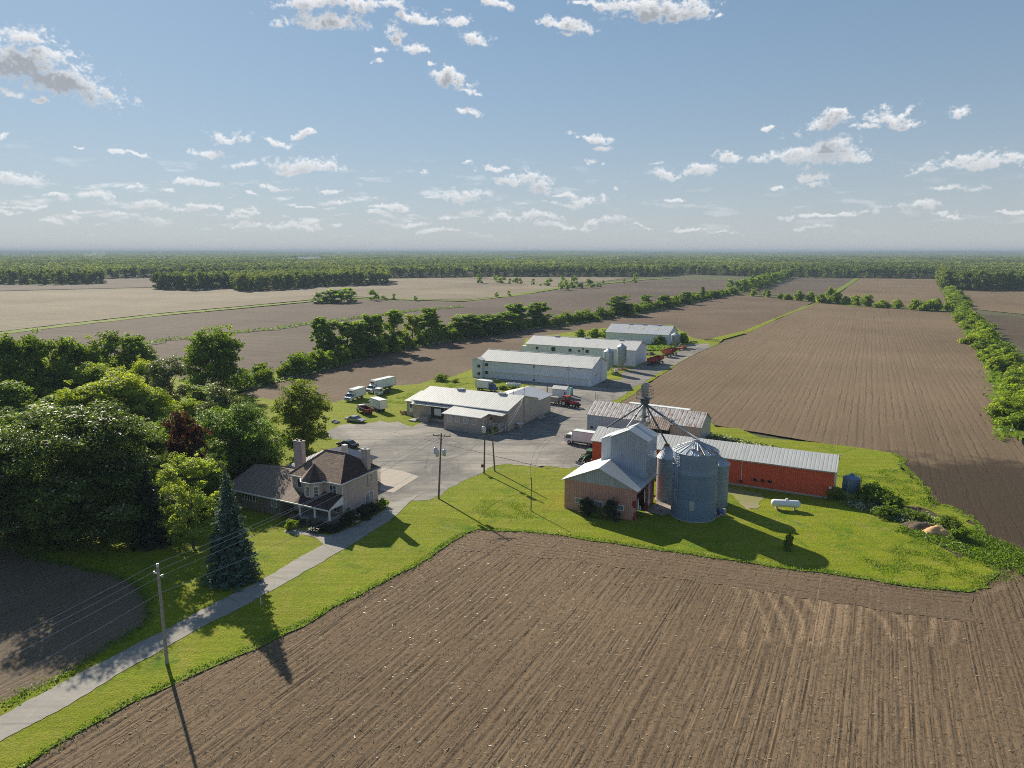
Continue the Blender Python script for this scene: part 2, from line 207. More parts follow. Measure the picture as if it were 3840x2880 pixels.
           ('fill', -59.4, 122.2, 9.8, 3.6), ('fill', -62.8, 114.4, 10.8, 4.6), ('fill', -81.8, 122.2, 11.0, 5.1), ('fill', -84.9, 119.5, 10.8, 4.0), ('fill', -71.3, 159.8, 8.2, 4.0), ('fill', -43.3, 113.2, 8.7, 3.7),
           ('fill', -91.6, 137.7, 10.4, 4.6), ('fill', -99.0, 137.7, 13.2, 4.2), ('spruce', -33.0, 78.3, 13.4, 3.4), ('hedge', -67.4, 251.3, 16.4, 3.0), ('hedge', -64.7, 254.2, 14.4, 2.8),
           ('hedge', -59.8, 255.7, 13.8, 3.5), ('hedge', -55.9, 260.3, 13.6, 3.8), ('hedge', -52.1, 263.4, 16.2, 3.8), ('hedge', -48.7, 269.9, 8.4, 2.3), ('hedge', -45.5, 273.2, 16.6, 3.3),
           ('hedge', -42.1, 299.2, 12.3, 3.7), ('hedge', -35.9, 303.3, 15.0, 3.9), ('hedge', -32.1, 309.7, 7.7, 2.6), ('hedge2', -24.8, 314.1, 10.5, 3.7), ('hedge2', -18.8, 320.9, 10.7, 5.2),
           ('hedge2', -10.9, 332.9, 9.4, 6.8), ('hedge2', -3.7, 345.9, 10.0, 5.3), ('hedge2', 0.4, 357.0, 12.2, 4.2), ('hedge2', 11.1, 368.8, 10.5, 4.7), ('hedge3', 2.4, 361.2, 12.7, 4.5),
           ('hedge3', 14.5, 370.4, 13.0, 4.8), ('hedge3', 66.2, 432.4, 12.5, 7.3), ('hedge3', 89.2, 476.4, 10.0, 3.7), ('hedge3', 104.4, 486.3, 9.3, 4.1), ('hedge3', 127.5, 523.2, 9.8, 3.4),
           ('hedge3', 150.0, 563.4, 12.0, 2.0), ('hedge3', 170.7, 597.7, 6.2, 3.9), ('lone', -40.0, 886.8, 10.6, 4.8), ('lone', -22.0, 961.7, 7.7, 3.9), ('lone', -13.6, 881.3, 7.3, 6.5), ('lone', -2.9, 867.9, 6.0, 2.1),
           ('lone', 4.7, 865.3, 7.5, 4.1), ('lone', 10.5, 860.0, 6.9, 2.3), ('lone', 24.3, 839.7, 6.5, 2.9), ('lone', 32.3, 811.0, 2.4, 2.0), ('lone', 40.8, 811.0, 8.1, 5.0), ('lone', 68.7, 971.5, 5.4, 3.7),
           ('lone', 49.5, 718.6, 9.6, 2.7), ('lone', 54.8, 718.6, 10.1, 3.1), ('lone', 66.2, 767.2, 11.3, 6.2), ('lone', 73.0, 757.0, 5.6, 3.6), ('lone', 84.3, 767.2, 9.2, 4.7), ('lone', 96.2, 788.5, 4.0, 4.2),
           ('lone', 109.5, 860.0, 4.4, 1.9), ('lone', 136.5, 873.2, 5.2, 1.8), ('lone', 155.3, 900.9, 11.4, 4.2), ('lone', -13.1, 607.6, 4.1, 2.3), ('lone', -2.5, 623.7, 4.4, 2.2), ('scrub', -137.8, 542.6, 9.6, 15.8),
           ('scrub', -126.6, 547.6, 11.1, 8.9), ('scrub', -110.3, 568.8, 8.2, 5.2), ('scrub', -96.4, 580.1, 4.5, 2.3), ('scrub', -75.6, 558.0, 4.3, 1.8), ('scrub', -102.9, 574.4, 3.3, 3.7),
           ('scrub', -146.2, 537.6, 6.4, 7.0), ('crossbush', 210.0, 619.7, 4.6, 3.2), ('crossbush', 222.6, 629.7, 5.1, 1.6), ('crossbush', 218.0, 607.0, 4.5, 3.0), ('crossbush', 219.8, 582.9, 3.9, 3.4),
           ('crossbush', 222.8, 574.4, 4.8, 3.7), ('crossbush', 226.8, 563.4, 5.8, 4.4), ('crossbush', 232.9, 558.0, 5.8, 4.3), ('crossbush', 234.9, 537.6, 6.4, 6.1), ('crossbush', 237.5, 532.7, 8.9, 4.3),
           ('crossbush', 240.2, 527.9, 6.8, 4.8), ('crossbush', 244.9, 523.2, 5.6, 4.4), ('crossbush', 248.2, 514.1, 5.3, 5.0), ('crossbush', 251.3, 505.2, 6.5, 5.3), ('crossbush', 255.5, 492.5, 4.8, 5.4),
           ('crossbush', 263.4, 486.3, 4.3, 4.1), ('crossbush', 268.4, 472.6, 5.7, 4.6), ('crossbush', 272.1, 466.9, 6.5, 5.2), ('crossbush', 277.4, 465.1, 6.0, 4.2), ('crossbush', 285.8, 466.9, 4.5, 3.0)],
 'wheel_tracks': [[(27.0, 78.3), (26.5, 74.0), (23.9, 68.9), (21.7, 64.6)], [(28.4, 77.6), (28.0, 72.8), (27.5, 68.9), (26.5, 64.6)], [(31.6, 77.1), (31.8, 73.5), (31.7, 70.3), (31.0, 67.5), (29.7, 64.6)],
                  [(36.3, 75.3), (34.0, 70.3), (31.7, 66.1), (30.3, 63.6)], [(36.9, 75.0), (34.8, 70.3), (32.5, 66.1), (31.1, 63.6)], [(39.3, 75.0), (39.6, 71.8), (40.0, 68.9), (38.9, 64.6)],
                  [(38.2, 74.0), (35.5, 68.9), (33.3, 64.6)], [(45.7, 73.1), (43.1, 68.9), (40.4, 64.6)], [(47.7, 72.1), (45.6, 68.9), (42.5, 64.6)], [(53.0, 75.7), (55.6, 77.1), (58.7, 79.2), (60.7, 80.7)],
                  [(52.6, 75.3), (55.3, 76.5), (58.5, 78.7), (60.7, 80.3)]],
 'wood_back_edge': [(-587.0, 1028.2), (-554.2, 1065.1), (-375.4, 1065.1), (-176.0, 1065.1), (-75.6, 1104.6), (0.0, 1125.5), (138.3, 1104.6), (228.1, 1125.5), (299.8, 1242.9), (373.3, 1125.5), (408.4, 1065.1),
                    (511.6, 1065.1), (613.5, 1028.2)],
 'wood_left': [(-763.3, 827.5), (-617.7, 863.7), (-535.2, 839.2), (-500.9, 876.5), (-585.0, 1028.2), (-1306.3, 2291.9), (-2102.5, 2291.9)],
 'wood_mid': [(-367.0, 735.0), (-318.6, 717.2), (-303.4, 773.5), (-265.8, 700.2), (-237.9, 726.0), (-211.5, 805.0), (-143.3, 839.2), (-164.0, 961.7), (-279.2, 1065.1), (-314.4, 961.7), (-343.4, 876.5), (-388.7, 876.5),
              (-412.7, 827.5)],
 'wood_right_edge': [(556.2, 931.5), (444.5, 735.0), (450.1, 717.2), (507.6, 708.6), (589.1, 692.0)],
 'yard': [(-18.6, 101.3), (-20.9, 104.9), (-25.4, 122.2), (-34.6, 132.7), (-30.2, 136.2), (-34.2, 139.8), (-38.6, 139.8), (-39.6, 143.6), (-39.9, 148.7), (-38.7, 153.6), (-36.7, 155.5), (-34.2, 155.0), (-32.0, 156.2),
          (-30.2, 158.2), (-27.9, 156.4), (-25.9, 157.6), (-21.8, 151.9), (-19.7, 163.6), (-9.6, 189.8), (-3.1, 193.2), (5.2, 199.0), (7.0, 201.3), (4.6, 203.2), (0.1, 205.6), (-2.4, 208.1), (-6.8, 214.8), (-8.5, 215.8),
          (-5.6, 219.1), (12.8, 210.6), (22.7, 201.8), (29.1, 212.0), (33.9, 228.8), (41.0, 233.7), (47.2, 245.5), (49.6, 257.0), (54.3, 254.1), (60.7, 266.4), (64.8, 276.5), (68.3, 289.8), (75.6, 295.4), (83.0, 296.8),
          (80.4, 285.3), (68.5, 264.7), (57.6, 243.5), (49.4, 228.2), (40.3, 209.7), (32.4, 192.8), (26.6, 180.2), (22.9, 174.9), (16.1, 150.0), (27.5, 143.0), (17.0, 124.1), (14.4, 124.1), (10.2, 121.3), (7.7, 122.4),
          (3.9, 123.3), (8.5, 120.5), (5.6, 121.9), (3.3, 123.4), (0.6, 124.1), (-1.2, 124.5), (-3.1, 123.7), (-4.6, 120.7), (-5.9, 118.4), (-7.7, 115.5), (-8.8, 112.8), (-10.0, 110.9), (-11.3, 107.6), (-13.3, 105.1),
          (-16.9, 104.3)]}
build_world()

# ------------------------------------------------------------------ objects
def tag(o, label=None, cat=None, group=None, kind=None):
    if label: o['label'] = label
    if cat: o['category'] = cat
    if group: o['group'] = group
    if kind: o['kind'] = kind
    return o
def root(name, label, cat, loc=(0, 0, 0), rot=0.0, group=None):
    o = bpy.data.objects.new(name, None); COL.objects.link(o)
    o.location = loc; o.rotation_euler = (0, 0, R(rot)); o.empty_display_size = 0.5
    return tag(o, label, cat, group)
def link(name, me, parent=None):
    o = bpy.data.objects.new(name, me); COL.objects.link(o)
    if parent: o.parent = parent
    return o
def copy_tree(o, parent=None):
    c = o.copy(); COL.objects.link(c)
    if parent: c.parent = parent
    for ch in list(o.children): copy_tree(ch, c)
    return c

class MB:
    """Collects faces; build() makes one mesh with metric box-mapped UVs (u along, v up the face)."""
    def __init__(s): s.v = []; s.f = []; s.sm = []
    def add(s, vs, fs, smooth=False):
        b = len(s.v); s.v += [tuple(q) for q in vs]
        for f in fs: s.f.append([b + i for i in f]); s.sm.append(smooth)
        return s
    def box(s, x0, x1, y0, y1, z0, z1):
        v = [(x, y, z) for z in (z0, z1) for y in (y0, y1) for x in (x0, x1)]
        return s.add(v, [(0, 2, 3, 1), (4, 5, 7, 6), (0, 1, 5, 4), (2, 6, 7, 3), (0, 4, 6, 2), (1, 3, 7, 5)])
    def ext(s, pts, a0, a1, ax='x', cap=True, pts1=None):
        """extrude a 2-D outline along an axis: x -> outline is (y,z), y -> (x,z), z -> (x,y)"""
        n = len(pts); q = pts1 or pts
        def mk(p, a): return (a, p[0], p[1]) if ax == 'x' else ((p[0], a, p[1]) if ax == 'y' else (p[0], p[1], a))
        v = [mk(p, a0) for p in pts] + [mk(p, a1) for p in q]
        f = [(i, (i + 1) % n, n + (i + 1) % n, n + i) for i in range(n)]
        if cap: f += [tuple(range(n))[::-1], tuple(range(n, 2 * n))]
        return s.add(v, f)
    def tube(s, p0, p1, r0, r1=None, n=8, cap=True):
        r1 = r0 if r1 is None else r1
        p0, p1 = Vector(p0), Vector(p1); d = (p1 - p0).normalized()
        a = d.cross(Vector((0, 0, 1)) if abs(d.z) < .95 else Vector((1, 0, 0))).normalized(); b = d.cross(a)
        v = []
        for p, r in ((p0, r0), (p1, r1)):
            for i in range(n):
                an = 2 * math.pi * i / n; v.append(p + a * math.cos(an) * r + b * math.sin(an) * r)
        s.add(v, [(i, (i + 1) % n, n + (i + 1) % n, n + i) for i in range(n)], n > 5)
        if cap: s.add(v[:n], [tuple(range(n))[::-1]]); s.add(v[n:], [tuple(range(n))])
        return s
    def path(s, pts, r, n=5):
        for a, b in zip(pts[:-1], pts[1:]): s.tube(a, b, r, r, n, True)
        return s
    def lathe(s, prof, n=24, c=(0, 0, 0), smooth=True):
        v = []; m = len(prof)
        for r, z in prof:
            for i in range(n):
                an = 2 * math.pi * i / n; v.append((c[0] + r * math.cos(an), c[1] + r * math.sin(an), c[2] + z))
        return s.add(v, [(k * n + i, k * n + (i + 1) % n, (k + 1) * n + (i + 1) % n, (k + 1) * n + i) for k in range(m - 1) for i in range(n)], smooth)
    def ball(s, c, r, n=10, sq=(1, 1, 1)):
        pr = [(max(1e-3, math.sin(math.pi * k / n)) * r, -math.cos(math.pi * k / n) * r) for k in range(n + 1)]
        b = len(s.v); s.lathe(pr, n + 2)
        for i in range(b, len(s.v)):
            q = s.v[i]; s.v[i] = (c[0] + q[0] * sq[0], c[1] + q[1] * sq[1], c[2] + q[2] * sq[2])
        return s
    def build(s, name, m, parent=None):
        me = bpy.data.meshes.new(name); me.from_pydata(s.v, [], s.f); me.validate(); me.update()
        me.polygons.foreach_set('use_smooth', [bool(b) for b in (s.sm if len(s.sm) == len(me.polygons) else [False] * len(me.polygons))])
        uv = me.uv_layers.new(name='uv').data
        for p in me.polygons:
            nn = p.normal
            if abs(nn.z) > .999: u, v = Vector((1, 0, 0)), Vector((0, 1, 0))
            else: u = Vector((0, 0, 1)).cross(nn).normalized(); v = nn.cross(u)
            for li in p.loop_indices:
                co = me.vertices[me.loops[li].vertex_index].co; uv[li].uv = (co.dot(u), co.dot(v))
        me.materials.append(m); return link(name, me, parent)

def np_mesh(name, verts, quads, m, tint=None, smooth=False):
    me = bpy.data.meshes.new(name); k = quads.shape[1]; nv, nf = len(verts), len(quads)
    me.vertices.add(nv); me.vertices.foreach_set('co', verts.astype(np.float32).ravel())
    me.loops.add(nf * k); me.loops.foreach_set('vertex_index', quads.astype(np.int32).ravel())
    me.polygons.add(nf); me.polygons.foreach_set('loop_start', np.arange(0, nf * k, k, dtype=np.int32))
    if smooth: me.polygons.foreach_set('use_smooth', np.ones(nf, dtype=bool))
    me.update(calc_edges=True)
    if tint is not None:
        a = me.attributes.new('tint', 'FLOAT', 'FACE'); a.data.foreach_set('value', tint.astype(np.float32))
    me.materials.append(m); return me

# ------------------------------------------------------------------ materials
MATS = {}
def newmat(name):
    m = bpy.data.materials.new(name); m.use_nodes = True; t = m.node_tree; t.nodes.clear()
    o = t.nodes.new('ShaderNodeOutputMaterial'); MATS[name] = m
    return m, t, o
def surf(t, o, col, rough=.6, metal=0.0, bump=None, bstr=.3, bdist=.05, spec=.5, **kw):
    ins = {'Base Color': col, 'Roughness': rough, 'Metallic': metal, 'Specular IOR Level': spec}; ins.update(kw)
    if bump is not None: ins['Normal'] = nd(t, 'ShaderNodeBump', {'Height': bump, 'Strength': bstr, 'Distance': bdist})
    t.links.new(nd(t, 'ShaderNodeBsdfPrincipled', ins), o.inputs[0])
def var(c, k): return tuple(min(1, x * k) for x in c)
def paint(name, c, rough=.5, metal=0.0, v=.15, scale=1.2, dirt=None, dscale=.6, dlo=.55, dhi=.8, spec=.5):
    """painted or plain stuff with slight wear and, if asked, stains of another colour"""
    m, t, o = newmat(name); g = nd(t, 'ShaderNodeTexCoord', out=3)
    n = noise(t, g, scale, 5, .65)
    col = mix(t, mapr(t, n, .3, .7), var(c, 1 - v), var(c, 1 + v))
    if dirt: col = mix(t, mapr(t, noise(t, g, dscale, 6, .7), dlo, dhi), col, dirt)
    surf(t, o, col, rough, metal, n, .15, .02, spec); return m
def ribs(name, c, sp=.25, rough=.5, metal=0.0, along='u', dirt=None, dlo=.55, dhi=.8, dscale=.35, depth=.03, v=.12, sheet=0.0, streak=.0, tone=.12):
    """profiled sheet or lap siding: ribs repeat across u (standing ribs) or v (horizontal laps)"""
    m, t, o = newmat(name)
    uv = nd(t, 'ShaderNodeUVMap', uv_map='uv'); s = t.nodes.new('ShaderNodeSeparateXYZ'); t.links.new(uv, s.inputs[0])
    a = s.outputs[0] if along == 'u' else s.outputs[1]
    ph = mth(t, 'FRACT', mth(t, 'DIVIDE', a, sp))
    if along == 'u': h = mapr(t, mth(t, 'ABSOLUTE', mth(t, 'SUBTRACT', ph, .5)), .30, .46, 0, 1, True)
    else: h = ph
    g = nd(t, 'ShaderNodeTexCoord', out=3)
    st = nd(t, 'ShaderNodeMapping', {'Vector': uv, 'Scale': (2.2, .25, 1) if along == 'u' else (.5, .5, 1)})
    n = noise(t, st, 1.3, 5, .65)
    col = mix(t, mapr(t, n, .3, .7), var(c, 1 - v), var(c, 1 + v))
    if sheet:
        b = nd(t, 'ShaderNodeTexBrick', {'Vector': uv, 'Color1': (.62, .62, .64, 1), 'Color2': (1, 1, 1, 1), 'Mortar': (.6, .6, .6, 1), 'Scale': 1.0, 'Mortar Size': .012, 'Brick Width': sheet, 'Row Height': sheet * 1.4, 'Bias': 0.0})
        col = mix(t, .8, col, b, 'MULTIPLY')
    col = mix(t, mth(t, 'MULTIPLY', h, tone), col, var(c, .45))
    if dirt:
        dn = noise(t, nd(t, 'ShaderNodeMapping', {'Vector': uv, 'Scale': (1, .4 if along == 'u' else 1, 1)}), dscale, 6, .7)
        col = mix(t, mapr(t, dn, dlo, dhi), col, dirt)
    surf(t, o, col, rough, metal, h, .8, depth); return m
def shingle(name, c1, c2, w=.9, hh=.28, bump=.03, moss=None):
    m, t, o = newmat(name); uv = nd(t, 'ShaderNodeUVMap', uv_map='uv')
    b = nd(t, 'ShaderNodeTexBrick', {'Vector': uv, 'Color1': c1, 'Color2': c2, 'Mortar': var(c1, .4), 'Scale': 1.0, 'Mortar Size': .025, 'Brick Width': w, 'Row Height': hh, 'Bias': 0.0})
    n = noise(t, uv, 1.6, 6, .7)
    col = mix(t, mapr(t, n, .3, .7, 0, .6), b, var(c1, .6))
    if moss: col = mix(t, mapr(t, noise(t, uv, .5, 5, .7), .5, .75, 0, .7), col, moss)
    s = t.nodes.new('ShaderNodeSeparateXYZ'); t.links.new(uv, s.inputs[0])
    h = mth(t, 'FRACT', mth(t, 'DIVIDE', s.outputs[1], hh))
    h = mth(t, 'ADD', mth(t, 'SUBTRACT', 1.0, h), n)
    surf(t, o, col, .85, 0, h, .9, bump, .2); return m
def brick(name, c1, c2, mortar, bw=.24, bh=.085, bump=.012, stone=False):
    m, t, o = newmat(name); uv = nd(t, 'ShaderNodeUVMap', uv_map='uv')
    if stone:
        vn = t.nodes.new('ShaderNodeTexVoronoi'); vn.inputs['Scale'].default_value = 2.4; t.links.new(uv, vn.inputs[0])
        e = nd(t, 'ShaderNodeTexVoronoi', {'Vector': uv, 'Scale': 2.4}, feature='DISTANCE_TO_EDGE')
        sp_ = t.nodes.new('ShaderNodeSeparateColor'); t.links.new(vn.outputs[1], sp_.inputs[0])
        col = mix(t, sp_.outputs[0], c1, c2); col = mix(t, mapr(t, e, 0, .06, 1, 0), col, mortar); h = mapr(t, e, 0, .15)
    else:
        b = nd(t, 'ShaderNodeTexBrick', {'Vector': uv, 'Color1': c1, 'Color2': c2, 'Mortar': mortar, 'Scale': 1.0, 'Mortar Size': .012, 'Brick Width': bw, 'Row Height': bh})
        col = b; h = noise(t, uv, 6, 3)
    n = noise(t, uv, .7, 6, .7); col = mix(t, mapr(t, n, .35, .75, 0, .35), col, var(c1, .55))
    surf(t, o, col, .85, 0, h, .6, bump, .3); return m
def leaf(name, dark, light, trans=.35, accent=None, alo=.8, rough=.5, spec=.35):
    m, t, o = newmat(name)
    a = nd(t, 'ShaderNodeAttribute', out=2, attribute_name='tint')
    r = nd(t, 'ShaderNodeObjectInfo', out=5)
    col = mix(t, a, dark, light)
    col = mix(t, .5, col, mix(t, r, (.75, .85, .7), (1.2, 1.1, 1.05)), 'MULTIPLY')
    col = mix(t, .5, col, (1.33, 1.33, 1.33), 'MULTIPLY')
    if accent: col = mix(t, mth(t, 'GREATER_THAN', a, alo), col, accent)
    p = nd(t, 'ShaderNodeBsdfPrincipled', {'Base Color': col, 'Roughness': rough, 'Specular IOR Level': spec})
    tr = nd(t, 'ShaderNodeBsdfTranslucent', {0: mix(t, 1.0, col, (1.7, 1.75, .6), 'MULTIPLY')})
    t.links.new(nd(t, 'ShaderNodeMixShader', {0: trans, 1: p, 2: tr}), o.inputs[0]); return m
def glass(name, c=(.03, .045, .06)):
    m, t, o = newmat(name); surf(t, o, c, .08, 0, None, spec=.8); return m

def soil(name, ang, c_dark, c_light, straw=(.42, .35, .23), row=.76, straw_amt=.5, rowk=.35, bump=.06, wob=.25, big=.02, damp=None):
    """ploughed or drilled earth with rows running at the given angle"""
    m, t, o = newmat(name); g = nd(t, 'ShaderNodeTexCoord', out=3)
    rg = nd(t, 'ShaderNodeMapping', {'Vector': g, 'Rotation': (0, 0, -R(ang))})
    s = t.nodes.new('ShaderNodeSeparateXYZ'); t.links.new(rg, s.inputs[0])
    wb = noise(t, rg, .15, 3, .6)
    v = mth(t, 'ADD', s.outputs[1], mth(t, 'MULTIPLY', wb, wob))
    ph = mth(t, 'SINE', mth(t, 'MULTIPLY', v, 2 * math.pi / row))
    st = nd(t, 'ShaderNodeMapping', {'Vector': rg, 'Scale': (.05, .9, 1)})
    band = noise(t, st, .55, 4, .65)              # passes of the machine, each a little different
    lines = noise(t, nd(t, 'ShaderNodeMapping', {'Vector': rg, 'Scale': (.010, 1.0, 1)}), 1.25 / row, 2, .6)
    brk = noise(t, nd(t, 'ShaderNodeMapping', {'Vector': rg, 'Scale': (.35, 1.6, 1)}), .9, 4, .7)
    pat = noise(t, g, big, 4, .6)
    fine = noise(t, g, 2.2, 6, .75)
    k = mth(t, 'ADD', mth(t, 'MULTIPLY', pat, .55), mth(t, 'ADD', mth(t, 'MULTIPLY', band, .40), mth(t, 'MULTIPLY', fine, .35)))
    col = mix(t, mapr(t, k, .42, .82), c_dark, c_light)
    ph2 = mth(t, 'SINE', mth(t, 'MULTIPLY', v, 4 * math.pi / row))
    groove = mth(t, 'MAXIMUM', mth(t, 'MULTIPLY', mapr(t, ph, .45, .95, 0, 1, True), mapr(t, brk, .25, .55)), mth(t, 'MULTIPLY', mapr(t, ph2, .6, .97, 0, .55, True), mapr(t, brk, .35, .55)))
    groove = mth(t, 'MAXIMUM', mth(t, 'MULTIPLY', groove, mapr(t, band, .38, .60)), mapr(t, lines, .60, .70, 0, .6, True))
    col = mix(t, mth(t, 'MULTIPLY', groove, rowk), col, var(c_dark, .45))  # furrow shadow painted into the soil colour along the rows
    stv = nd(t, 'ShaderNodeMapping', {'Vector': rg, 'Scale': (1.2, 3.2, 1)})
    sw = noise(t, stv, 1.9, 5, .8)
    col = mix(t, mth(t, 'MULTIPLY', mapr(t, sw, .58, .74), mth(t, 'MULTIPLY', mapr(t, noise(t, g, .12, 4, .6), .35, .65, .3, 1), straw_amt)), col, straw)
    col = mix(t, mth(t, 'MULTIPLY', nd(t, 'ShaderNodeAttribute', out=2, attribute_name='tint'), mapr(t, fine, .30, .6, .45, .95)), col, var(c_light, 1.28))   # soil pressed flat by wheels
    if damp:                                       # freshly turned dark earth in one corner of the field
        pm = nd(t, 'ShaderNodeMapping', {'Vector': g, 'Location': damp[:3], 'Rotation': (0, 0, R(damp[3])), 'Scale': damp[4:]}, vector_type='TEXTURE')
        ds = nd(t, 'ShaderNodeVectorMath', {0: pm}, out=1, operation='LENGTH')
        dm = mapr(t, mth(t, 'ADD', ds, mth(t, 'MULTIPLY', mth(t, 'SUBTRACT', noise(t, g, .10, 6, .7), .5), 1.7)), .72, 1.22, 1, 0, True)
        col = mix(t, mth(t, 'MULTIPLY', dm, .92), col, mix(t, fine, (.024, .017, .011), (.070, .050, .034)))
    h = mth(t, 'ADD', mth(t, 'MULTIPLY', groove, -.6), mth(t, 'MULTIPLY', fine, 1.5))
    surf(t, o, col, .95, 0, h, .9, bump, .1); return m
def turf(name, a, b, c, mow=None, fade=.5):
    m, t, o = newmat(name); g = nd(t, 'ShaderNodeTexCoord', out=3)
    n1 = noise(t, g, .07, 5, .65); n2 = noise(t, g, 1.6, 7, .8); n3 = noise(t, g, .33, 6, .72, .8); n4 = noise(t, g, .14, 5, .7, 1.0)
    col = mix(t, mapr(t, n1, .35, .65), a, b)
    col = mix(t, mapr(t, n3, .46, .66, 0, .8), col, c)
    col = mix(t, mapr(t, n4, .54, .66, 0, .8), col, (a[0] * .42, a[1] * .72, a[2] * .9))
    col = mix(t, mapr(t, n2, .32, .68), mix(t, .55, col, (.42, .48, .4), 'MULTIPLY'), col)
    bare = mapr(t, noise(t, g, .13, 7, .75), .60, .70, 0, fade)
    col = mix(t, bare, col, (.30, .25, .16))
    if mow is not None:
        rg = nd(t, 'ShaderNodeMapping', {'Vector': g, 'Rotation': (0, 0, -R(mow)), 'Scale': (.03, 1, 1)})
        col = mix(t, mapr(t, noise(t, rg, 1.1, 3, .6), .42, .58, 0, .6), col, var(b, .60))
    surf(t, o, col, .9, 0, mth(t, 'ADD', n2, noise(t, g, 4.5, 3, .8)), 1.0, .2, .1); return m
def gravel(name, a, b, c, track=None):
    m, t, o = newmat(name); g = nd(t, 'ShaderNodeTexCoord', out=3)
    n1 = noise(t, g, .045, 6, .68, 1.2); n2 = noise(t, g, 2.6, 7, .85); n3 = noise(t, g, .22, 7, .74, 1.4); n4 = noise(t, g, .7, 5, .7)
    col = mix(t, mapr(t, n1, .40, .60), a, b); col = mix(t, mapr(t, n3, .50, .70, 0, .75), col, c)
    col = mix(t, mapr(t, n4, .58, .72, 0, .45), col, var(b, .72))
    if track is not None:
        rg = nd(t, 'ShaderNodeMapping', {'Vector': g, 'Rotation': (0, 0, -R(track)), 'Scale': (.025, 1, 1)})
        col = mix(t, mapr(t, noise(t, rg, .8, 5, .65), .45, .62, 0, .6), col, var(b, .85))
        vo = nd(t, 'ShaderNodeTexVoronoi', {'Vector': nd(t, 'ShaderNodeMapping', {'Vector': g, 'Scale': (1, 1, 0)}), 'Scale': .11, 'Randomness': 1.0}, feature='DISTANCE_TO_EDGE')
        col = mix(t, mapr(t, mth(t, 'ADD', vo, mth(t, 'MULTIPLY', n4, .03)), .018, .026, .45, 0), col, var(b, .5))
    col = mix(t, mapr(t, n2, .3, .72), mix(t, .5, col, (.55, .55, .55), 'MULTIPLY'), col)
    surf(t, o, col, .9, 0, n2, .6, .05, .2); return m
m_white_lap = ribs('white_lap_siding', (.66, .69, .73), .30, .55, along='v', dirt=(.52, .52, .50), dlo=.6, dhi=.85, depth=.012, v=.05)
m_white_rib = ribs('white_sheet_siding', (.64, .67, .71), .45, .45, along='u', dirt=(.52, .52, .5), dlo=.62, dhi=.88, depth=.012, v=.05)
m_roof_white = ribs('pale_metal_roof', (.60, .59, .56), .6, .45, along='u', dirt=(.46, .45, .43), dlo=.5, dhi=.8, depth=.015, tone=.16)
m_roof_grey = ribs('grey_metal_roof', (.46, .47, .49), .6, .45, along='u', dirt=(.34, .35, .37), dlo=.5, dhi=.8, depth=.025, tone=.15)
m_roof_rust = ribs('rust_speckled_roof', (.54, .51, .49), .90, .6, along='u', dirt=(.24, .15, .11), dlo=.48, dhi=.62, dscale=1.9, depth=.03, tone=.30, v=.2)
m_roof_rusty = ribs('rusty_lean_roof', (.40, .31, .25), .45, .7, along='u', dirt=(.22, .13, .09), dlo=.4, dhi=.6, dscale=1.2)
m_beige = ribs('beige_sheet_siding', (.44, .38, .305), .5, .6, along='u', depth=.025, v=.06, tone=.2, dirt=(.38, .33, .27), dlo=.55, dhi=.8)
m_galv_wall = ribs('galvanised_wall', (.37, .43, .52), .32, .42, .35, along='u', depth=.03, v=.14, tone=.25, dirt=(.30, .34, .39), dlo=.5, dhi=.8)
m_galv_roof = ribs('galvanised_roof', (.42, .45, .48), .32, .42, .3, along='u', depth=.02, v=.10, tone=.15)
m_bin = ribs('corrugated_bin_steel', (.27, .385, .55), .17, .5, .2, along='v', depth=.03, v=.22, sheet=2.4, tone=.35, dirt=(.20, .24, .27), dlo=.5, dhi=.8, dscale=.8)
m_bin_old = ribs('banded_bin_steel', (.29, .35, .40), .55, .6, .1, along='v', depth=.06, v=.15, tone=.45, dirt=(.22, .24, .24), dlo=.5, dhi=.8)
m_bin_roof = ribs('bin_roof_steel', (.44, .47, .52), .7, .4, .4, along='u', dirt=(.20, .11, .07), dlo=.60, dhi=.70, dscale=.8, v=.3, tone=.05)
m_hopper = ribs('feed_bin_steel', (.31, .37, .44), .8, .5, .25, along='v', depth=.015, v=.1, tone=.25)
m_blue_bin = ribs('blue_bin_steel', (.14, .22, .34), .8, .45, .3, along='v', depth=.015, v=.12, tone=.25)
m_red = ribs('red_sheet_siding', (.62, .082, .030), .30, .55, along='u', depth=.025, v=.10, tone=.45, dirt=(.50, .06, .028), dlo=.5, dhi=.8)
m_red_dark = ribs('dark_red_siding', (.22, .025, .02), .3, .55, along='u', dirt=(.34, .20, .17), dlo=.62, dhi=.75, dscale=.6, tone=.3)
m_pink = ribs('faded_pink_siding', (.52, .275, .21), .28, .65, along='u', depth=.03, v=.10, tone=.5, dirt=(.43, .20, .15), dlo=.5, dhi=.75)
m_brick = brick('grey_pink_brick', (.54, .415, .37), (.47, .365, .33), (.54, .47, .43))
m_stone = brick('field_stone', (.30, .25, .20), (.12, .10, .085), (.20, .18, .16), stone=True)
m_stone_d = brick('shaded_porch_stone', (.17, .14, .115), (.075, .063, .055), (.12, .11, .10), stone=True)  # darker copy of the field stone, with the porch shade in its colour
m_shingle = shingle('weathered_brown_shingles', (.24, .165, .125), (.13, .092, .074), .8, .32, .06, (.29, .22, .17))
m_shingle_d = shingle('dark_shaded_shingles', (.10, .062, .056), (.07, .046, .043), .8, .28, .03)  # hip and turret sides: shade away from the sun put into the colour
m_shingle_w = shingle('taupe_shingles', (.29, .22, .18), (.24, .185, .155), .9, .26, .02)
m_seam = ribs('standing_seam_roof', (.30, .28, .31), .5, .45, .2, along='u', depth=.05, tone=.4, v=.1)
m_trim = paint('white_trim', (.74, .74, .73), .5, v=.06)
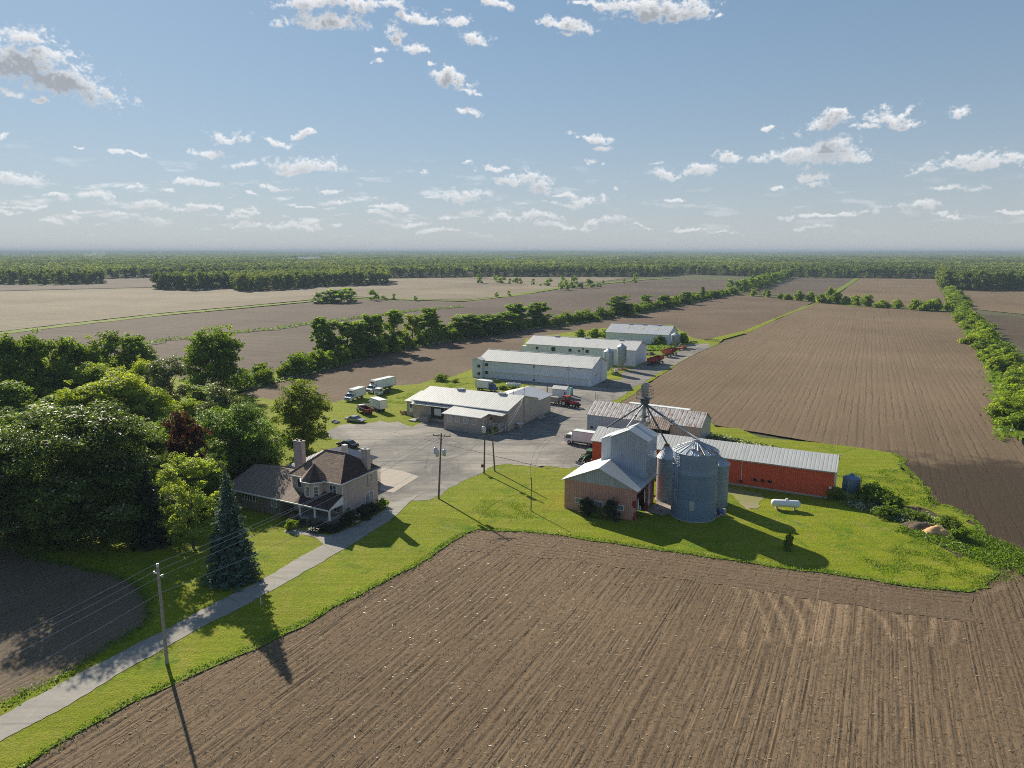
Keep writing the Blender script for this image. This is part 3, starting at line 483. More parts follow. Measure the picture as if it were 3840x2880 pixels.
m_glass = glass('window_glass'); m_blind = paint('drawn_blind', (.42, .42, .40), .4, v=.1, scale=3); m_curtain = paint('curtained_glass', (.20, .22, .22), .15, v=.4, scale=3)
m_white = paint('white_paint', (.72, .73, .74), .4, v=.06, dirt=(.55, .55, .53), dlo=.6, dhi=.85)
m_offwhite = paint('old_white_paint', (.62, .61, .58), .6, v=.12, dirt=(.36, .33, .29), dlo=.52, dhi=.8)
m_black = paint('black_plastic', (.02, .02, .022), .5); m_tyre = paint('tyre_rubber', (.028, .028, .03), .85, v=.3)
m_rim = paint('wheel_rim', (.45, .45, .44), .5, .3); m_chassis = paint('chassis_black', (.03, .03, .03), .7)
m_silver = paint('silver_paint', (.45, .46, .48), .28, .6, v=.05); m_carblue = paint('dark_car_paint', (.025, .032, .05), .25, .3, v=.05)
m_wagon = paint('wagon_red', (.33, .03, .022), .5, v=.2, dirt=(.16, .05, .04), dlo=.6, dhi=.8); m_wagon_d = paint('dark_wagon_red', (.16, .022, .022), .6, v=.2, dirt=(.10, .05, .04), dlo=.55, dhi=.8)
m_wagon_o = paint('orange_wagon_red', (.42, .07, .03), .5, v=.2)
m_tractor = paint('tractor_red', (.36, .03, .015), .4, v=.1); m_green = paint('tractor_green', (.02, .12, .035), .45, v=.15); m_yellow = paint('rim_yellow', (.55, .38, .04), .5)
m_orange = paint('machine_orange', (.40, .14, .03), .6, v=.25, dirt=(.16, .08, .05), dlo=.5, dhi=.75)
m_steel = paint('bare_steel', (.32, .33, .34), .5, .5, v=.2); m_legsteel = paint('galvanised_leg', (.44, .46, .48), .5, .2, v=.15); m_rust = paint('rusted_steel', (.16, .075, .045), .8, v=.3); m_dsteel = paint('dark_steel', (.10, .105, .11), .6, .3, v=.25)
m_wood = paint('pole_wood', (.165, .135, .11), .85, v=.25, scale=3); m_gwood = paint('grey_boards', (.26, .25, .24), .85, v=.25, scale=2); m_pallet = paint('pallet_wood', (.36, .25, .15), .85, v=.35, scale=3); m_lwood = paint('light_pole_wood', (.30, .27, .24), .8, v=.2, scale=3)
m_conc = paint('concrete', (.36, .34, .31), .85, v=.15, dirt=(.24, .22, .20), dlo=.5, dhi=.75); m_apron = paint('stained_concrete', (.30, .25, .21), .9, v=.25, scale=.8, dirt=(.15, .12, .10), dlo=.52, dhi=.66)
m_xfmr = paint('transformer_grey', (.48, .52, .56), .4, v=.08); m_wire = paint('wire_aluminium', (.42, .42, .43), .4, .4)
m_teal = paint('teal_paint', (.12, .42, .38), .5); m_blue = paint('blue_paint', (.04, .09, .26), .5); m_dark_in = paint('dark_interior', (.012, .012, .012), .9)
m_tarp = paint('white_tarp', (.66, .66, .66), .6, v=.2); m_sand = paint('orange_sand', (.52, .31, .15), .95, v=.15, scale=2); m_mound = paint('dug_earth', (.10, .068, .048), .95, v=.3, scale=1.5)
m_dirtpile = paint('manure_heap', (.10, .075, .06), .95, v=.4, scale=2); m_rock = paint('pale_rock', (.36, .35, .33), .9, v=.25, scale=2); m_bark = paint('tree_bark', (.10, .08, .065), .9, v=.3, scale=4)
m_lamp = paint('amber_lamp', (.55, .33, .15), .4)

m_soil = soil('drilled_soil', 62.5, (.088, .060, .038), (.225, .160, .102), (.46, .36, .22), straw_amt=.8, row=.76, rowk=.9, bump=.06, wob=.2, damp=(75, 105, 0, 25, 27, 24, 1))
m_soil_e = soil('drilled_soil_beyond', 63.5, (.105, .073, .046), (.225, .165, .108), (.38, .29, .18), row=1.52, rowk=.6, straw_amt=.6, bump=.06, big=.012, wob=1.2, damp=(75, 105, 0, 25, 27, 24, 1))
m_soil_b = soil('worked_soil', -27, (.090, .064, .044), (.195, .142, .100), (.32, .25, .17), row=1.6, rowk=.65, straw_amt=.5, bump=.08)
m_soil_h = soil('headland_soil', -17, (.088, .060, .039), (.22, .158, .104), (.46, .37, .24), row=.9, rowk=.8, straw_amt=.75, bump=.07, wob=1.6, damp=(75, 105, 0, 25, 27, 24, 1))
m_soil_l = soil('stubble_soil', 64, (.10, .074, .052), (.21, .165, .118), (.48, .40, .27), row=.76, rowk=.5, straw_amt=1.0, bump=.06)
m_soil_d = soil('dark_turned_soil', 20, (.062, .048, .034), (.115, .088, .062), (.20, .16, .11), row=2.2, rowk=.2, straw_amt=.25)
m_soil_far = soil('far_brown_field', -24, (.055, .042, .034), (.155, .120, .095), (.22, .18, .13), row=9.0, rowk=.35, straw_amt=.4, bump=.1, big=.012)
m_soil_tan = soil('far_tan_field', -24, (.105, .083, .062), (.290, .240, .170), (.30, .25, .17), row=9.0, rowk=.3, straw_amt=.4, bump=.1, big=.010)
m_turf = turf('mown_grass', (.205, .275, .010), (.29, .325, .016), (.34, .31, .06), 64, .6)
m_rough = turf('rough_grass', (.15, .22, .018), (.22, .28, .03), (.27, .265, .07), None, .1)
m_gravel = gravel('yard_gravel', (.33, .30, .265), (.155, .148, .143), (.43, .38, .32), 64)
m_road = gravel('lane_gravel', (.36, .335, .30), (.31, .29, .265), (.42, .39, .34), 64)
m_worn = gravel('worn_track', (.34, .28, .19), (.25, .24, .10), (.30, .30, .06))
m_base = turf('far_ground', (.10, .12, .04), (.15, .13, .09), (.16, .14, .09), None, .3)
m_hill = turf('far_wooded_ground', (.05, .08, .03), (.07, .10, .035), (.06, .08, .03), None, .0)

# ------------------------------------------------------------------ ground
def jitter_outline(pts, step, amp, seed, amp_at=None):
    base = amp
    rg = random.Random(seed); out = []; n = len(pts); ph = 0.0
    for i in range(n):
        a, b = pts[i], pts[(i + 1) % n]; L = math.hypot(b[0] - a[0], b[1] - a[1])
        dist = math.hypot(a[0], a[1]); amp = amp_at(a) if amp_at else base; st = max(step, dist * .006); k = max(1, min(160, int(L / st)))
        for j in range(k):
            f = j / k; ph = ph * .6 + rg.uniform(-amp, amp) * .8
            nx, ny = -(b[1] - a[1]) / (L + 1e-6), (b[0] - a[0]) / (L + 1e-6)
            out.append((a[0] + (b[0] - a[0]) * f + nx * ph, a[1] + (b[1] - a[1]) * f + ny * ph))
    return out
def sheet(name, pts, z, m, step=.7, amp=.18, seed=1, amp_at=None):
    pts = jitter_outline(pts, step, amp, seed, amp_at) if amp else list(pts)
    area = sum(pts[i - 1][0] * pts[i][1] - pts[i][0] * pts[i - 1][1] for i in range(len(pts)))
    if area < 0: pts = pts[::-1]
    me = bpy.data.meshes.new(name); me.from_pydata([(x, y, z) for x, y in pts], [], [tuple(range(len(pts)))]); me.update()
    me.materials.append(m); return tag(link(name, me), kind='structure')
def ribbon(name, pts, w, z, m, amp=.4, seed=3):
    l, r = [], []
    for i, p in enumerate(pts):
        a = pts[max(0, i - 1)]; b = pts[min(len(pts) - 1, i + 1)]; d = math.hypot(b[0] - a[0], b[1] - a[1]) + 1e-6
        n = (-(b[1] - a[1]) / d * w / 2, (b[0] - a[0]) / d * w / 2); l.append((p[0] + n[0], p[1] + n[1])); r.append((p[0] - n[0], p[1] - n[1]))
    return sheet(name, l + r[::-1], z, m, 1.5, amp, seed)
g_ = MB().add([(-16000, -300, -.42), (16000, -300, -.42), (16000, 17000, -.42), (-16000, 17000, -.42)], [(0, 1, 2, 3)]).build('ground', m_base); tag(g_, kind='structure')

def furrows(name, ang, cx, cy, la, lb, da, db, m, amp=.030, row=.76, z=-.075):
    """drilled field as a real ridged sheet: rows along the angle, ridges across it"""
    rg = np.random.default_rng(5); na, nb = int(la / da), int(lb / db)
    A, B = np.meshgrid(np.linspace(-la / 2, la / 2, na), np.linspace(-lb / 2, lb / 2, nb), indexing='ij')
    wob = np.interp(A, np.linspace(-la / 2, la / 2, 30), rg.normal(0, .06, 30))
    mod = np.interp(B[0], np.arange(-lb / 2, lb / 2, .38), rg.uniform(.1, 1.5, len(np.arange(-lb / 2, lb / 2, .38))))[None, :]
    patch = rg.normal(0, 1, (na // 12 + 2, nb // 20 + 2)); patch = np.kron(patch, np.ones((12, 20)))[:na, :nb]
    h = amp * np.sin((B + wob) * 2 * math.pi / row) * mod * (1 + .35 * np.clip(patch, -1, 1)) + rg.normal(0, .022, A.shape)
    deep = np.abs(((B + wob) % 3.04) - 1.52) > 1.38
    h = h - .055 * deep * np.clip(mod, .3, 1.2)
    c, s = math.cos(R(ang)), math.sin(R(ang))
    X, Y = cx + A * c - B * s, cy + A * s + B * c
    press = np.zeros_like(X)                        # wheels turning on the headland have pressed the ridges flat
    for tr_k in PLAN['wheel_tracks']:
        for off in (-.95, .95):
            for (x0, y0), (x1, y1) in zip(tr_k[:-1], tr_k[1:]):
                L = math.hypot(x1 - x0, y1 - y0) + 1e-6; nx, ny = -(y1 - y0) / L * off, (x1 - x0) / L * off
                t_ = np.clip(((X - x0 - nx) * (x1 - x0) + (Y - y0 - ny) * (y1 - y0)) / L ** 2, 0, 1)
                d = np.hypot(X - x0 - nx - t_ * (x1 - x0), Y - y0 - ny - t_ * (y1 - y0)); np.maximum(press, np.clip(1.25 - d / .34, 0, 1), out=press)
    press *= np.clip(.75 + .35 * patch, .25, 1)
    h = h * (1 - .8 * press) - .02 * press
    v = np.stack([X, Y, z + h], -1).reshape(-1, 3)
    i = np.arange(na * nb).reshape(na, nb); q = np.stack([i[:-1, :-1], i[1:, :-1], i[1:, 1:], i[:-1, 1:]], -1).reshape(-1, 4)
    return tag(link(name, np_mesh(name, v, q, m, press.ravel()[q].mean(1))), kind='structure')
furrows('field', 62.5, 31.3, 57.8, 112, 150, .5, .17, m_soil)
P = PLAN
sheet('field', P['field_lane'], -.02, m_soil_l, amp=0)
sheet('field', P['headland'], -.06, m_soil_h, 1.0, .5, 41)
sheet('field', P['field_behind'], -.04, m_soil_b, seed=4)
sheet('field', P['field_east'], -.06, m_soil_e, seed=5)
sheet('field', P['field_dark'], -.05, m_soil_far, seed=7)
sheet('field', P['field_tan'], .02, m_soil_tan, seed=8)
sheet('field', P['field_left_far'], -.06, m_soil_far, seed=9)
sheet('field', P['field_mid'], -.12, m_soil_tan, seed=10)
sheet('field', P['field_back'], -.15, m_soil_far, seed=11)
sheet('field', P['field_back2'], -.18, m_soil_e, seed=12)
sheet('field', P['field_right'], -.16, m_soil_e, seed=13)
sheet('field', P['field_right2'], -.20, m_soil_d, seed=14)
sheet('lawn', P['lawn'], .0, m_turf, .5, .16, 15, lambda q: 1.15 if q[0] > 53 and q[1] < 130 else .16)
for k_ in (1, 2, 3): sheet('bare_soil', P['bare%d' % k_], .012, m_soil_d, .4, .3, 50 + k_)
sheet('track', P['track'], .05, m_rough, seed=16)
ribbon('grass_strip', P['line_grass'], 10.0, .08, m_rough, 1.0)
ribbon('grass_strip', P['scrub_line'], 6.0, .10, m_base, 2.2)
ribbon('grass_strip', P['fg_band'], .8, .012, m_rough, .35)
ribbon('grass_strip', P['hedge_main'], 9.0, .11, m_rough, .8)
ribbon('grass_strip', P['hedge_cross'], 6.0, .12, m_rough, .8)
ribbon('grass_strip', P['hedge_east'], 13.0, .02, m_rough, .8)
sheet('yard', P['yard'], .02, m_gravel, .5, .34, 20)
sheet('road', P['road'], .035, m_road, .4, .12, 21)
sheet('lawn', P['barn_grass'], .05, m_turf, .6, .2, 22)
sheet('lawn', P['barn_grass2'], .055, m_turf, .6, .2, 23)
sheet('lawn', P['barn_grass3'], .06, m_rough, .6, .2, 24)
sheet('lawn', P['patch_grass'], .065, m_turf, .6, .2, 25)
sheet('path', P['house_pad'], .05, paint('pinkish_paving', (.34, .295, .25), .9, v=.12), .6, .05, 26)
sheet('path', P['apron'], .05, m_apron, .6, .1, 27)
sheet('path', P['pad'], .03, m_worn, .6, .35, 28)

# hills that close the view: low wooded rise far away
def hill_z(x, y):
    t = np.clip((y - 3800) / 6500, 0, 1); t = t * t * (3 - 2 * t)
    return -1.0 + t * (24 + 5 * np.sin(x * .0011 + 1) + 4 * np.sin(x * .0027 + y * .0006) + 3 * np.sin(x * .0007 - y * .001))
ys = np.linspace(3700, 16500, 70); xs = np.linspace(-15500, 15500, 90)
X, Y = np.meshgrid(xs, ys, indexing='ij'); i = np.arange(X.size).reshape(X.shape)
q = np.stack([i[:-1, :-1], i[1:, :-1], i[1:, 1:], i[:-1, 1:]], -1).reshape(-1, 4)
tag(link('hills', np_mesh('hills', np.stack([X, Y, hill_z(X, Y)], -1).reshape(-1, 3), q, m_hill, smooth=True)), kind='structure')
# ------------------------------------------------------------------ trees and plants
def cards(c, n, s, rng, aspect=.62):
    """leaf-sized diamond faces at points c facing n"""
    n = n / (np.linalg.norm(n, axis=1, keepdims=True) + 1e-9)
    r = rng.normal(size=n.shape); a = np.cross(n, r); a /= np.linalg.norm(a, axis=1, keepdims=True) + 1e-9
    b = np.cross(n, a); s = s[:, None]
    bend = n * s * .22
    v = np.stack([c + a * s, c + b * s * aspect + bend, c - a * s, c - b * s * aspect + bend], 1).reshape(-1, 3)
    return v, np.arange(len(v)).reshape(-1, 4)
def unit(rng, k):
    d = rng.normal(size=(k, 3)); return d / np.linalg.norm(d, axis=1, keepdims=True)
def crown(seed, H, Rr, z0, ncl, nleaf, size, cr=.36, prof='oval', low=.05, top_acc=0.0, gap=0.0):
    """boughs first, then sprays of leaves hung round each bough, then the leaves"""
    rng = np.random.default_rng(seed)
    t = low + (.97 - low) * rng.uniform(0, 1, ncl); an = rng.uniform(0, 2 * math.pi, ncl)
    if prof == 'oval': pr = np.sin(math.pi * np.clip(t * .86 + .12, 0, 1)) ** .55
    elif prof == 'dome': pr = np.sqrt(np.clip(1 - t ** 2.2, 0, 1)) * .95 + .05
    elif prof == 'column': pr = .75 + .25 * np.sin(math.pi * t) - .35 * t ** 4
    elif prof == 'vase': pr = .45 + .6 * np.sin(math.pi * np.clip(t * .9 + .05, 0, 1))
    else: pr = 1 - .8 * t
    pr = pr * (1 + .16 * np.sin(2 * an + seed) + .10 * np.sin(3 * an + 2 * seed + 4 * t))
    rad = Rr * pr * np.sqrt(rng.uniform(.12, 1, ncl)) * (1 - cr * .6)
    c0 = np.stack([rad * np.cos(an), rad * np.sin(an), z0 + (H - z0) * t * (1 - cr * .15)], 1)
    r0 = Rr * cr * rng.uniform(.55, 1.35, ncl); tb = rng.uniform(0, 1, ncl)
    ns = 9; bi = np.repeat(np.arange(ncl), ns); d0 = unit(rng, len(bi)); d0[:, 2] = d0[:, 2] * .8 + .1
    c = c0[bi] + d0 * (r0[bi] * rng.uniform(.35, 1.0, len(bi)))[:, None]; r = r0[bi] * rng.uniform(.28, .52, len(bi))
    k = np.maximum(3, (nleaf * r ** 2 / (r ** 2).sum()).astype(int)); ci = np.repeat(np.arange(len(c)), k); N = len(ci)
    d = unit(rng, N); d[:, 2] = d[:, 2] * .7 + .1
    p = c[ci] + d * (r[ci] * rng.uniform(.2, 1.1, N) ** .6)[:, None] * np.array([1.1, 1.1, .85])
    n = d0[ci] * .7 + d * .5 + rng.normal(size=(N, 3)) * .5 + np.array([0, 0, .25])
    ok = p[:, 2] > z0 * .5
    p, n, ci = p[ok], n[ok], ci[ok]; N = len(p)
    tint = np.clip(.40 * tb[bi[ci]] + .25 * rng.uniform(0, 1, len(c))[ci] + .35 * rng.uniform(0, 1, N), 0, .78)
    if top_acc:      # outer, upper twigs carry the blossoms, on maples the painted sheen of lit leaves
        q = (d[ok][:, 2] > .15) & (d0[ci][:, 2] > 0) & (rng.uniform(0, 1, N) < top_acc); tint[q] = 1.0
    s = size * rng.uniform(.5, 1.35, N)
    v, f = cards(p, n, s, rng)
    return v, f, tint, c0
def trunk_mesh(seed, H, r, limbs, z0):
    rg = random.Random(seed); m = MB(); pts = [Vector((0, 0, -.2))]
    for k in range(1, 6): pts.append(Vector((rg.uniform(-.03, .03) * H * k / 5, rg.uniform(-.03, .03) * H * k / 5, H * .78 * k / 5)))
    for k in range(5): m.tube(pts[k], pts[k + 1], r * (1 - .17 * k) * (1.25 if k == 0 else 1), r * (1 - .17 * (k + 1)), 7, False)
    for c in limbs:
        k = rg.randint(1, 3); a = pts[k].lerp(pts[k + 1], rg.random()); b = Vector(c); mid = a.lerp(b, .5) + Vector((0, 0, -.06 * H * rg.random()))
        m.tube(a, mid, r * .34, r * .2, 5, False); m.tube(mid, b, r * .2, r * .06, 5, False)
    return m
KINDS = {}
def make_kind(key, name, mat_leaf, seeds, H, Rr, z0, ncl, nleaf, size, tr=.28, **kw):
    out = []
    for s in seeds:
        v, f, tint, c = crown(s, H, Rr, z0, ncl, nleaf, size, **kw)
        cm = np_mesh('crown', v, f, mat_leaf, tint)
        tmesh = None
        if tr:
            to = trunk_mesh(s, H, tr, [tuple(q) for q in c[:: max(1, len(c) // 9)]], z0).build('trunk', m_bark); tmesh = to.data; bpy.data.objects.remove(to)
        out.append((cm, tmesh, H, Rr))
    KINDS[key] = (name, out)
USED = {}
def plant(key, x, y, h, r, label, cat='tree', group=None, seed=0, name=None):
    nm, vs = KINDS[key]; k = USED.get(key, 0); USED[key] = k + 1
    cm, tm, H, Rr = vs[k % len(vs)]; rg = random.Random(seed + k * 13 + int(x * 7))
    o = root(name or nm, label, cat, (x, y, 0), rg.uniform(0, 360), group)
    o.scale = (r / Rr, r / Rr, h / H)
    if tm:
        link('trunk', tm, o); link('crown', cm, o)
    else: link('foliage', cm, o)
    return o
L_maple = leaf('leaf_maple', (0.034, 0.060, 0.011), (0.145, 0.207, 0.041), .42, rough=.55, spec=.3)
L_yell = leaf('leaf_yellow_green', (0.112, 0.151, 0.016), (0.333, 0.385, 0.060), .5, rough=.6, spec=.2)
L_back = leaf('leaf_dense', (0.050, 0.084, 0.012), (0.223, 0.298, 0.047), .46, rough=.6, spec=.2)
L_hedge = leaf('leaf_hedge', (0.055, 0.099, 0.014), (0.253, 0.349, 0.059), .48, rough=.6, spec=.2)
L_bush = leaf('leaf_bush', (.07, .115, .014), (.18, .24, .034), .5, rough=.6, spec=.2)
L_lime = leaf('leaf_lime_bush', (.11, .165, .012), (.24, .30, .032), .5, rough=.6, spec=.2)
L_pale = leaf('leaf_pale', (.075, .095, .040), (0.198, 0.222, 0.108), .35)
L_flow = leaf('leaf_blossom', (.060, .085, .035), (.13, .16, .075), .3, (.46, .45, .38), .9)
L_copper = leaf('leaf_copper', (.032, .012, .010), (.095, .032, .024), .38, rough=.6, spec=.2)
L_birch = leaf('leaf_birch', (.13, .18, .035), (.31, .37, .11), .5, rough=.6, spec=.2)
L_round = leaf('leaf_round_maple', (0.034, 0.067, 0.013), (0.151, 0.237, 0.049), .42, rough=.55, spec=.3)
L_spr = leaf('needle_blue_spruce', (.030, .055, .046), (.105, .160, .130), .15, rough=.7, spec=.15)
L_con = leaf('needle_dark', (.010, .020, .010), (.026, .042, .020), .10)
L_far = leaf('leaf_far_wood', (.034, .062, .020), (.225, .270, .085), .40, rough=.8, spec=.1)
L_weed = leaf('leaf_weed', (.08, .135, .015), (.165, .225, .035), .45)
L_wflow = leaf('leaf_white_weed', (.07, .10, .035), (.15, .18, .08), .3, (.52, .54, .46), .72)
L_shrub = leaf('leaf_dark_shrub', (.010, .018, .008), (.030, .046, .016), .15)
make_kind('maple', 'maple_tree', leaf('leaf_maple_sheen', (.030, .054, .011), (.105, .150, .032), .42, (.30, .33, .22), .9, rough=.5, spec=.35), (1, 2), 17, 8, 1.6, 90, 60000, .155, .34, prof='dome', cr=.30, top_acc=.22)  # pale accent paints the sheen of sunlit leaves on the crown
make_kind('dark', 'maple_tree', L_maple, (3,), 12, 5, .4, 50, 20000, .19, .26, cr=.36, low=0)
make_kind('yellow', 'leafy_tree', L_yell, (4, 5), 11, 6, .8, 64, 26000, .19, .22, prof='dome', cr=.32)
make_kind('back', 'leafy_tree', L_back, (6, 7, 8), 17, 4.5, .6, 56, 15000, .27, .3, prof='column', cr=.42, low=0)
make_kind('single', 'leafy_tree', L_back, (9,), 17, 7.5, .3, 110, 26000, .28, .4, cr=.30, low=.0, prof='column')
make_kind('hedge', 'hedgerow_tree', L_hedge, (10, 11, 12, 13), 15, 3.5, .3, 44, 9500, .33, .26, prof='column', cr=.42, low=0)
make_kind('lightree', 'hedgerow_tree', L_yell, (14,), 12, 3.7, 2.5, 30, 4500, .30, .24, cr=.36)
make_kind('bush', 'bush', L_bush, (15, 16, 17, 18), 3, 3, .1, 14, 2200, .26, 0, prof='dome', cr=.5)
make_kind('limebush', 'bush', L_lime, (19, 20, 21), 3, 3, .1, 14, 2400, .26, 0, prof='dome', cr=.5)
make_kind('pale', 'leafy_tree', L_pale, (22,), 11, 4.3, 2.5, 42, 11000, .19, .2, cr=.32)
make_kind('flower', 'blossoming_tree', L_flow, (23,), 14, 4.3, 3, 46, 9000, .2, .24, cr=.30, top_acc=.3)
make_kind('round', 'maple_tree', L_round, (24,), 12.6, 6.2, .2, 110, 46000, .155, .3, cr=.30, low=0)
make_kind('copper', 'copper_tree', L_copper, (25,), 10.6, 3.6, 1.8, 44, 14000, .17, .2, cr=.36)
make_kind('yard', 'leafy_tree', leaf('leaf_yard', (.075, .105, .016), (.185, .22, .042), .5, rough=.6, spec=.2), (26,), 13.7, 5.3, 1.0, 84, 22000, .18, .24, cr=.28, prof='oval', low=0)
make_kind('birch', 'birch_tree', L_birch, (27,), 12.4, 3.4, 1.2, 54, 19000, .135, .14, cr=.32, prof='vase')
make_kind('far', 'forest_tree', L_far, (30, 31, 32, 33, 34), 16, 5, .2, 20, 700, .95, 0, cr=.42)
make_kind('farbush', 'leafy_tree', L_hedge, (35, 36, 37), 8, 4, .2, 16, 700, .55, 0, cr=.42)
make_kind('shrub', 'shrub', L_shrub, (38, 39), 2.5, 1.6, .05, 26, 2600, .13, 0, prof='dome', cr=.40)

def spruce(name, label, x, y, H, Rr, mat, seed, tiers=30, per=17, size=.22, group=None, leafn=26):
    rng = np.random.default_rng(seed); P_, N_, S_, T_ = [], [], [], []
    for ti in range(tiers):
        t = ti / (tiers - 1); z = .5 + (H - .7) * t; rr = Rr * (1 - t) ** .85 * rng.uniform(.86, 1.1) + .12
        nb = max(4, int(per * (1 - t * .72)))
        for b in range(nb):
            an = 2 * math.pi * (b + rng.uniform(0, .9)) / nb; L = rr * rng.uniform(.78, 1.1); k = max(6, int(leafn * L / Rr) + 6)
            f = rng.uniform(.25, 1.0, k); d = np.array([math.cos(an), math.sin(an), 0]); sd_ = np.array([-d[1], d[0], 0])
            bt = rng.uniform(0, .5)
            pp = d * (f * L)[:, None] + sd_ * (rng.normal(0, .14, k) * L * (1.1 - f * .7))[:, None]
            pp[:, 2] = z - .30 * L * f + .12 * L * f ** 3 + rng.normal(0, .05, k)
            P_.append(pp); N_.append(np.tile(np.array([d[0] * .5, d[1] * .5, .8]), (k, 1)) + rng.normal(0, .4, (k, 3)))
            S_.append(size * rng.uniform(.6, 1.3, k)); T_.append(np.clip(bt + f * .28 + rng.uniform(0, .15, k), 0, .8))
    v, f = cards(np.concatenate(P_), np.concatenate(N_), np.concatenate(S_), rng, .5)
    o = root(name, label, 'tree', (x, y, 0), 0, group)
    link('crown', np_mesh('crown', v, f, mat, np.concatenate(T_)), o)
    MB().tube((0, 0, -.1), (0, 0, H * .96), .24, .03, 7).build('trunk', m_bark, o)
    return o

FARM = {
 0: 'tall maple with white-flecked crown, broadest of the dark trees left of the birch', 1: 'large dark maple cut by the left edge of the picture', 2: 'maple with pale top between the broadest dark maple and the copper tree',
 3: 'dark narrow spruce in the shade between the broadest maple and the birch', 4: 'low dark maple in deep shade under the broadest maple', 5: 'small bright tree at the left edge below the tall dark row',
 6: 'yellow green spreading tree, largest of the yellow green trees in the grove', 7: 'yellow green tree left of the largest yellow green tree', 8: 'yellow green tree directly behind the copper leaved tree', 9: 'small yellow green tree between the dark round maple and the largest yellow green tree',
 10: 'yellow green tree below the tall dark row, leftmost of three in line', 11: 'yellow green tree below the tall dark row, middle of three in line', 12: 'yellow green tree below the tall dark row, next to the blossoming tree',
 13: 'thin grey tree with white blossom on bare looking branches', 14: 'pale leafed tree top rising behind the round dark maple', 15: 'round dark green maple behind the low wing of the house', 16: 'copper red leaved tree among the green trees',
 17: 'tall dark tree at the left end of the row by the ploughed field', 18: 'second tall dark tree from the left in the row by the ploughed field', 19: 'third tall dark tree from the left in the row by the ploughed field', 20: 'fourth tall dark tree from the left in the row by the ploughed field',
 21: 'fifth tall dark tree from the left in the row by the ploughed field', 22: 'sixth tall dark tree from the left in the row by the ploughed field', 23: 'tall dark tree at the right end of the row by the ploughed field',
 24: 'wide dark tree standing alone with gaps both sides in the hedgerow', 25: 'airy light green tree behind the brick house', 26: 'slim yellow green birch beside the blue spruce'}
ORD = ['first', 'second', 'third', 'fourth', 'fifth', 'sixth', 'seventh', 'eighth', 'ninth', 'tenth', 'eleventh', 'twelfth', 'thirteenth', 'fourteenth', 'fifteenth', 'sixteenth', 'seventeenth', 'eighteenth', 'nineteenth', 'twentieth', 'twenty-first']
FILL = ['dark maple in deep shade left of the broadest maple trunk', 'dark maple in deep shade between the broadest maple and the narrow spruce', 'dark maple in deep shade near the left edge above the bare field', 'dark leafy tree between the birch and the low house wing', 'leafy tree squeezed between the copper tree and the pale topped maple', 'leafy tree behind the broadest maple, toward the copper tree', 'leafy tree behind the broadest maple, toward the left edge', 'leafy tree at the left edge behind the large dark maple', 'small leafy tree right of the blossoming tree', 'low right hand bough mass beside the round dark maple', 'leafy tree left of the yellow green trees', 'leafy tree at the left edge under the tall dark row']
cnt = {}
for n_, (kind, x, y, h, r) in enumerate(PLAN['trees']):
    c = cnt[kind] = cnt.get(kind, -1) + 1
    if n_ < 27:
        g = 'trees in the farmhouse grove' if kind not in ('back', 'single', 'yard') else ('tall dark trees by the ploughed field' if kind == 'back' else None)
        if kind == 'conifer': spruce('spruce_tree', FARM[n_], x, y, h, r, L_con, 41, 22, 14, .26, g)
        else: plant(kind, x, y, h * 1.03, r * (1.28 if kind in ('maple', 'dark', 'yellow') else 1.15), FARM[n_], 'tree', g)
    elif kind == 'fill': plant('dark' if c < 4 else ('round' if c in (4, 9) else 'back'), x, y, h, r * 1.2, FILL[c], 'tree', 'trees in the farmhouse grove')
    elif kind == 'spruce': spruce('spruce_tree', 'blue grey spruce beside the lane in front of the house', x, y, h, r, L_spr, 40, 34, 20, .20, None, 44)
    elif kind in ('hedge', 'hedge2', 'hedge3'):
        k = {'hedge': 0, 'hedge2': 10, 'hedge3': 16}[kind] + c
        key = 'lightree' if (kind == 'hedge' and c == 7) else 'hedge'
        lab = 'pale yellow green tree among the dark hedgerow trees' if key == 'lightree' else ('%s tree from the left in the hedgerow behind the barns' % ORD[k] if k < 21 else ['twenty-second', 'twenty-third', 'twenty-fourth'][k - 21] + ' tree from the left in the hedgerow behind the barns')
        plant(key, x, y, h, r * 1.32, lab, 'tree', 'trees along the hedgerow behind the barns')
    elif kind == 'lone': plant('farbush', x, y, h * 1.05, r * 1.1, '%s scattered tree from the left between the far fields' % ORD[min(c, 20)], 'tree', 'scattered trees between the far fields')
    elif kind == 'scrub': plant('farbush', x, y, h, r, '%s scrub tree from the left on the thicket beside the grass line' % ORD[[5, 4, 2, 1, 0, 3, 6].index(c)] if False else ['rounded scrub thicket on the left of the pale tan field', 'taller scrub clump rising from the thicket', 'round scrub tree right of the thicket', 'little scrub tree beside the round scrub tree', 'rightmost little scrub tree on the grass line', 'low scrub between thicket and round scrub tree', 'left tail of the scrub thicket'][c], 'tree', 'scrub trees on the grass line')
    elif kind == 'crossbush': plant('limebush', x, y, h, r, '%s bush from the left in the short cross hedge' % ORD[min(c, 18)], 'bush', 'bushes of the cross hedge')

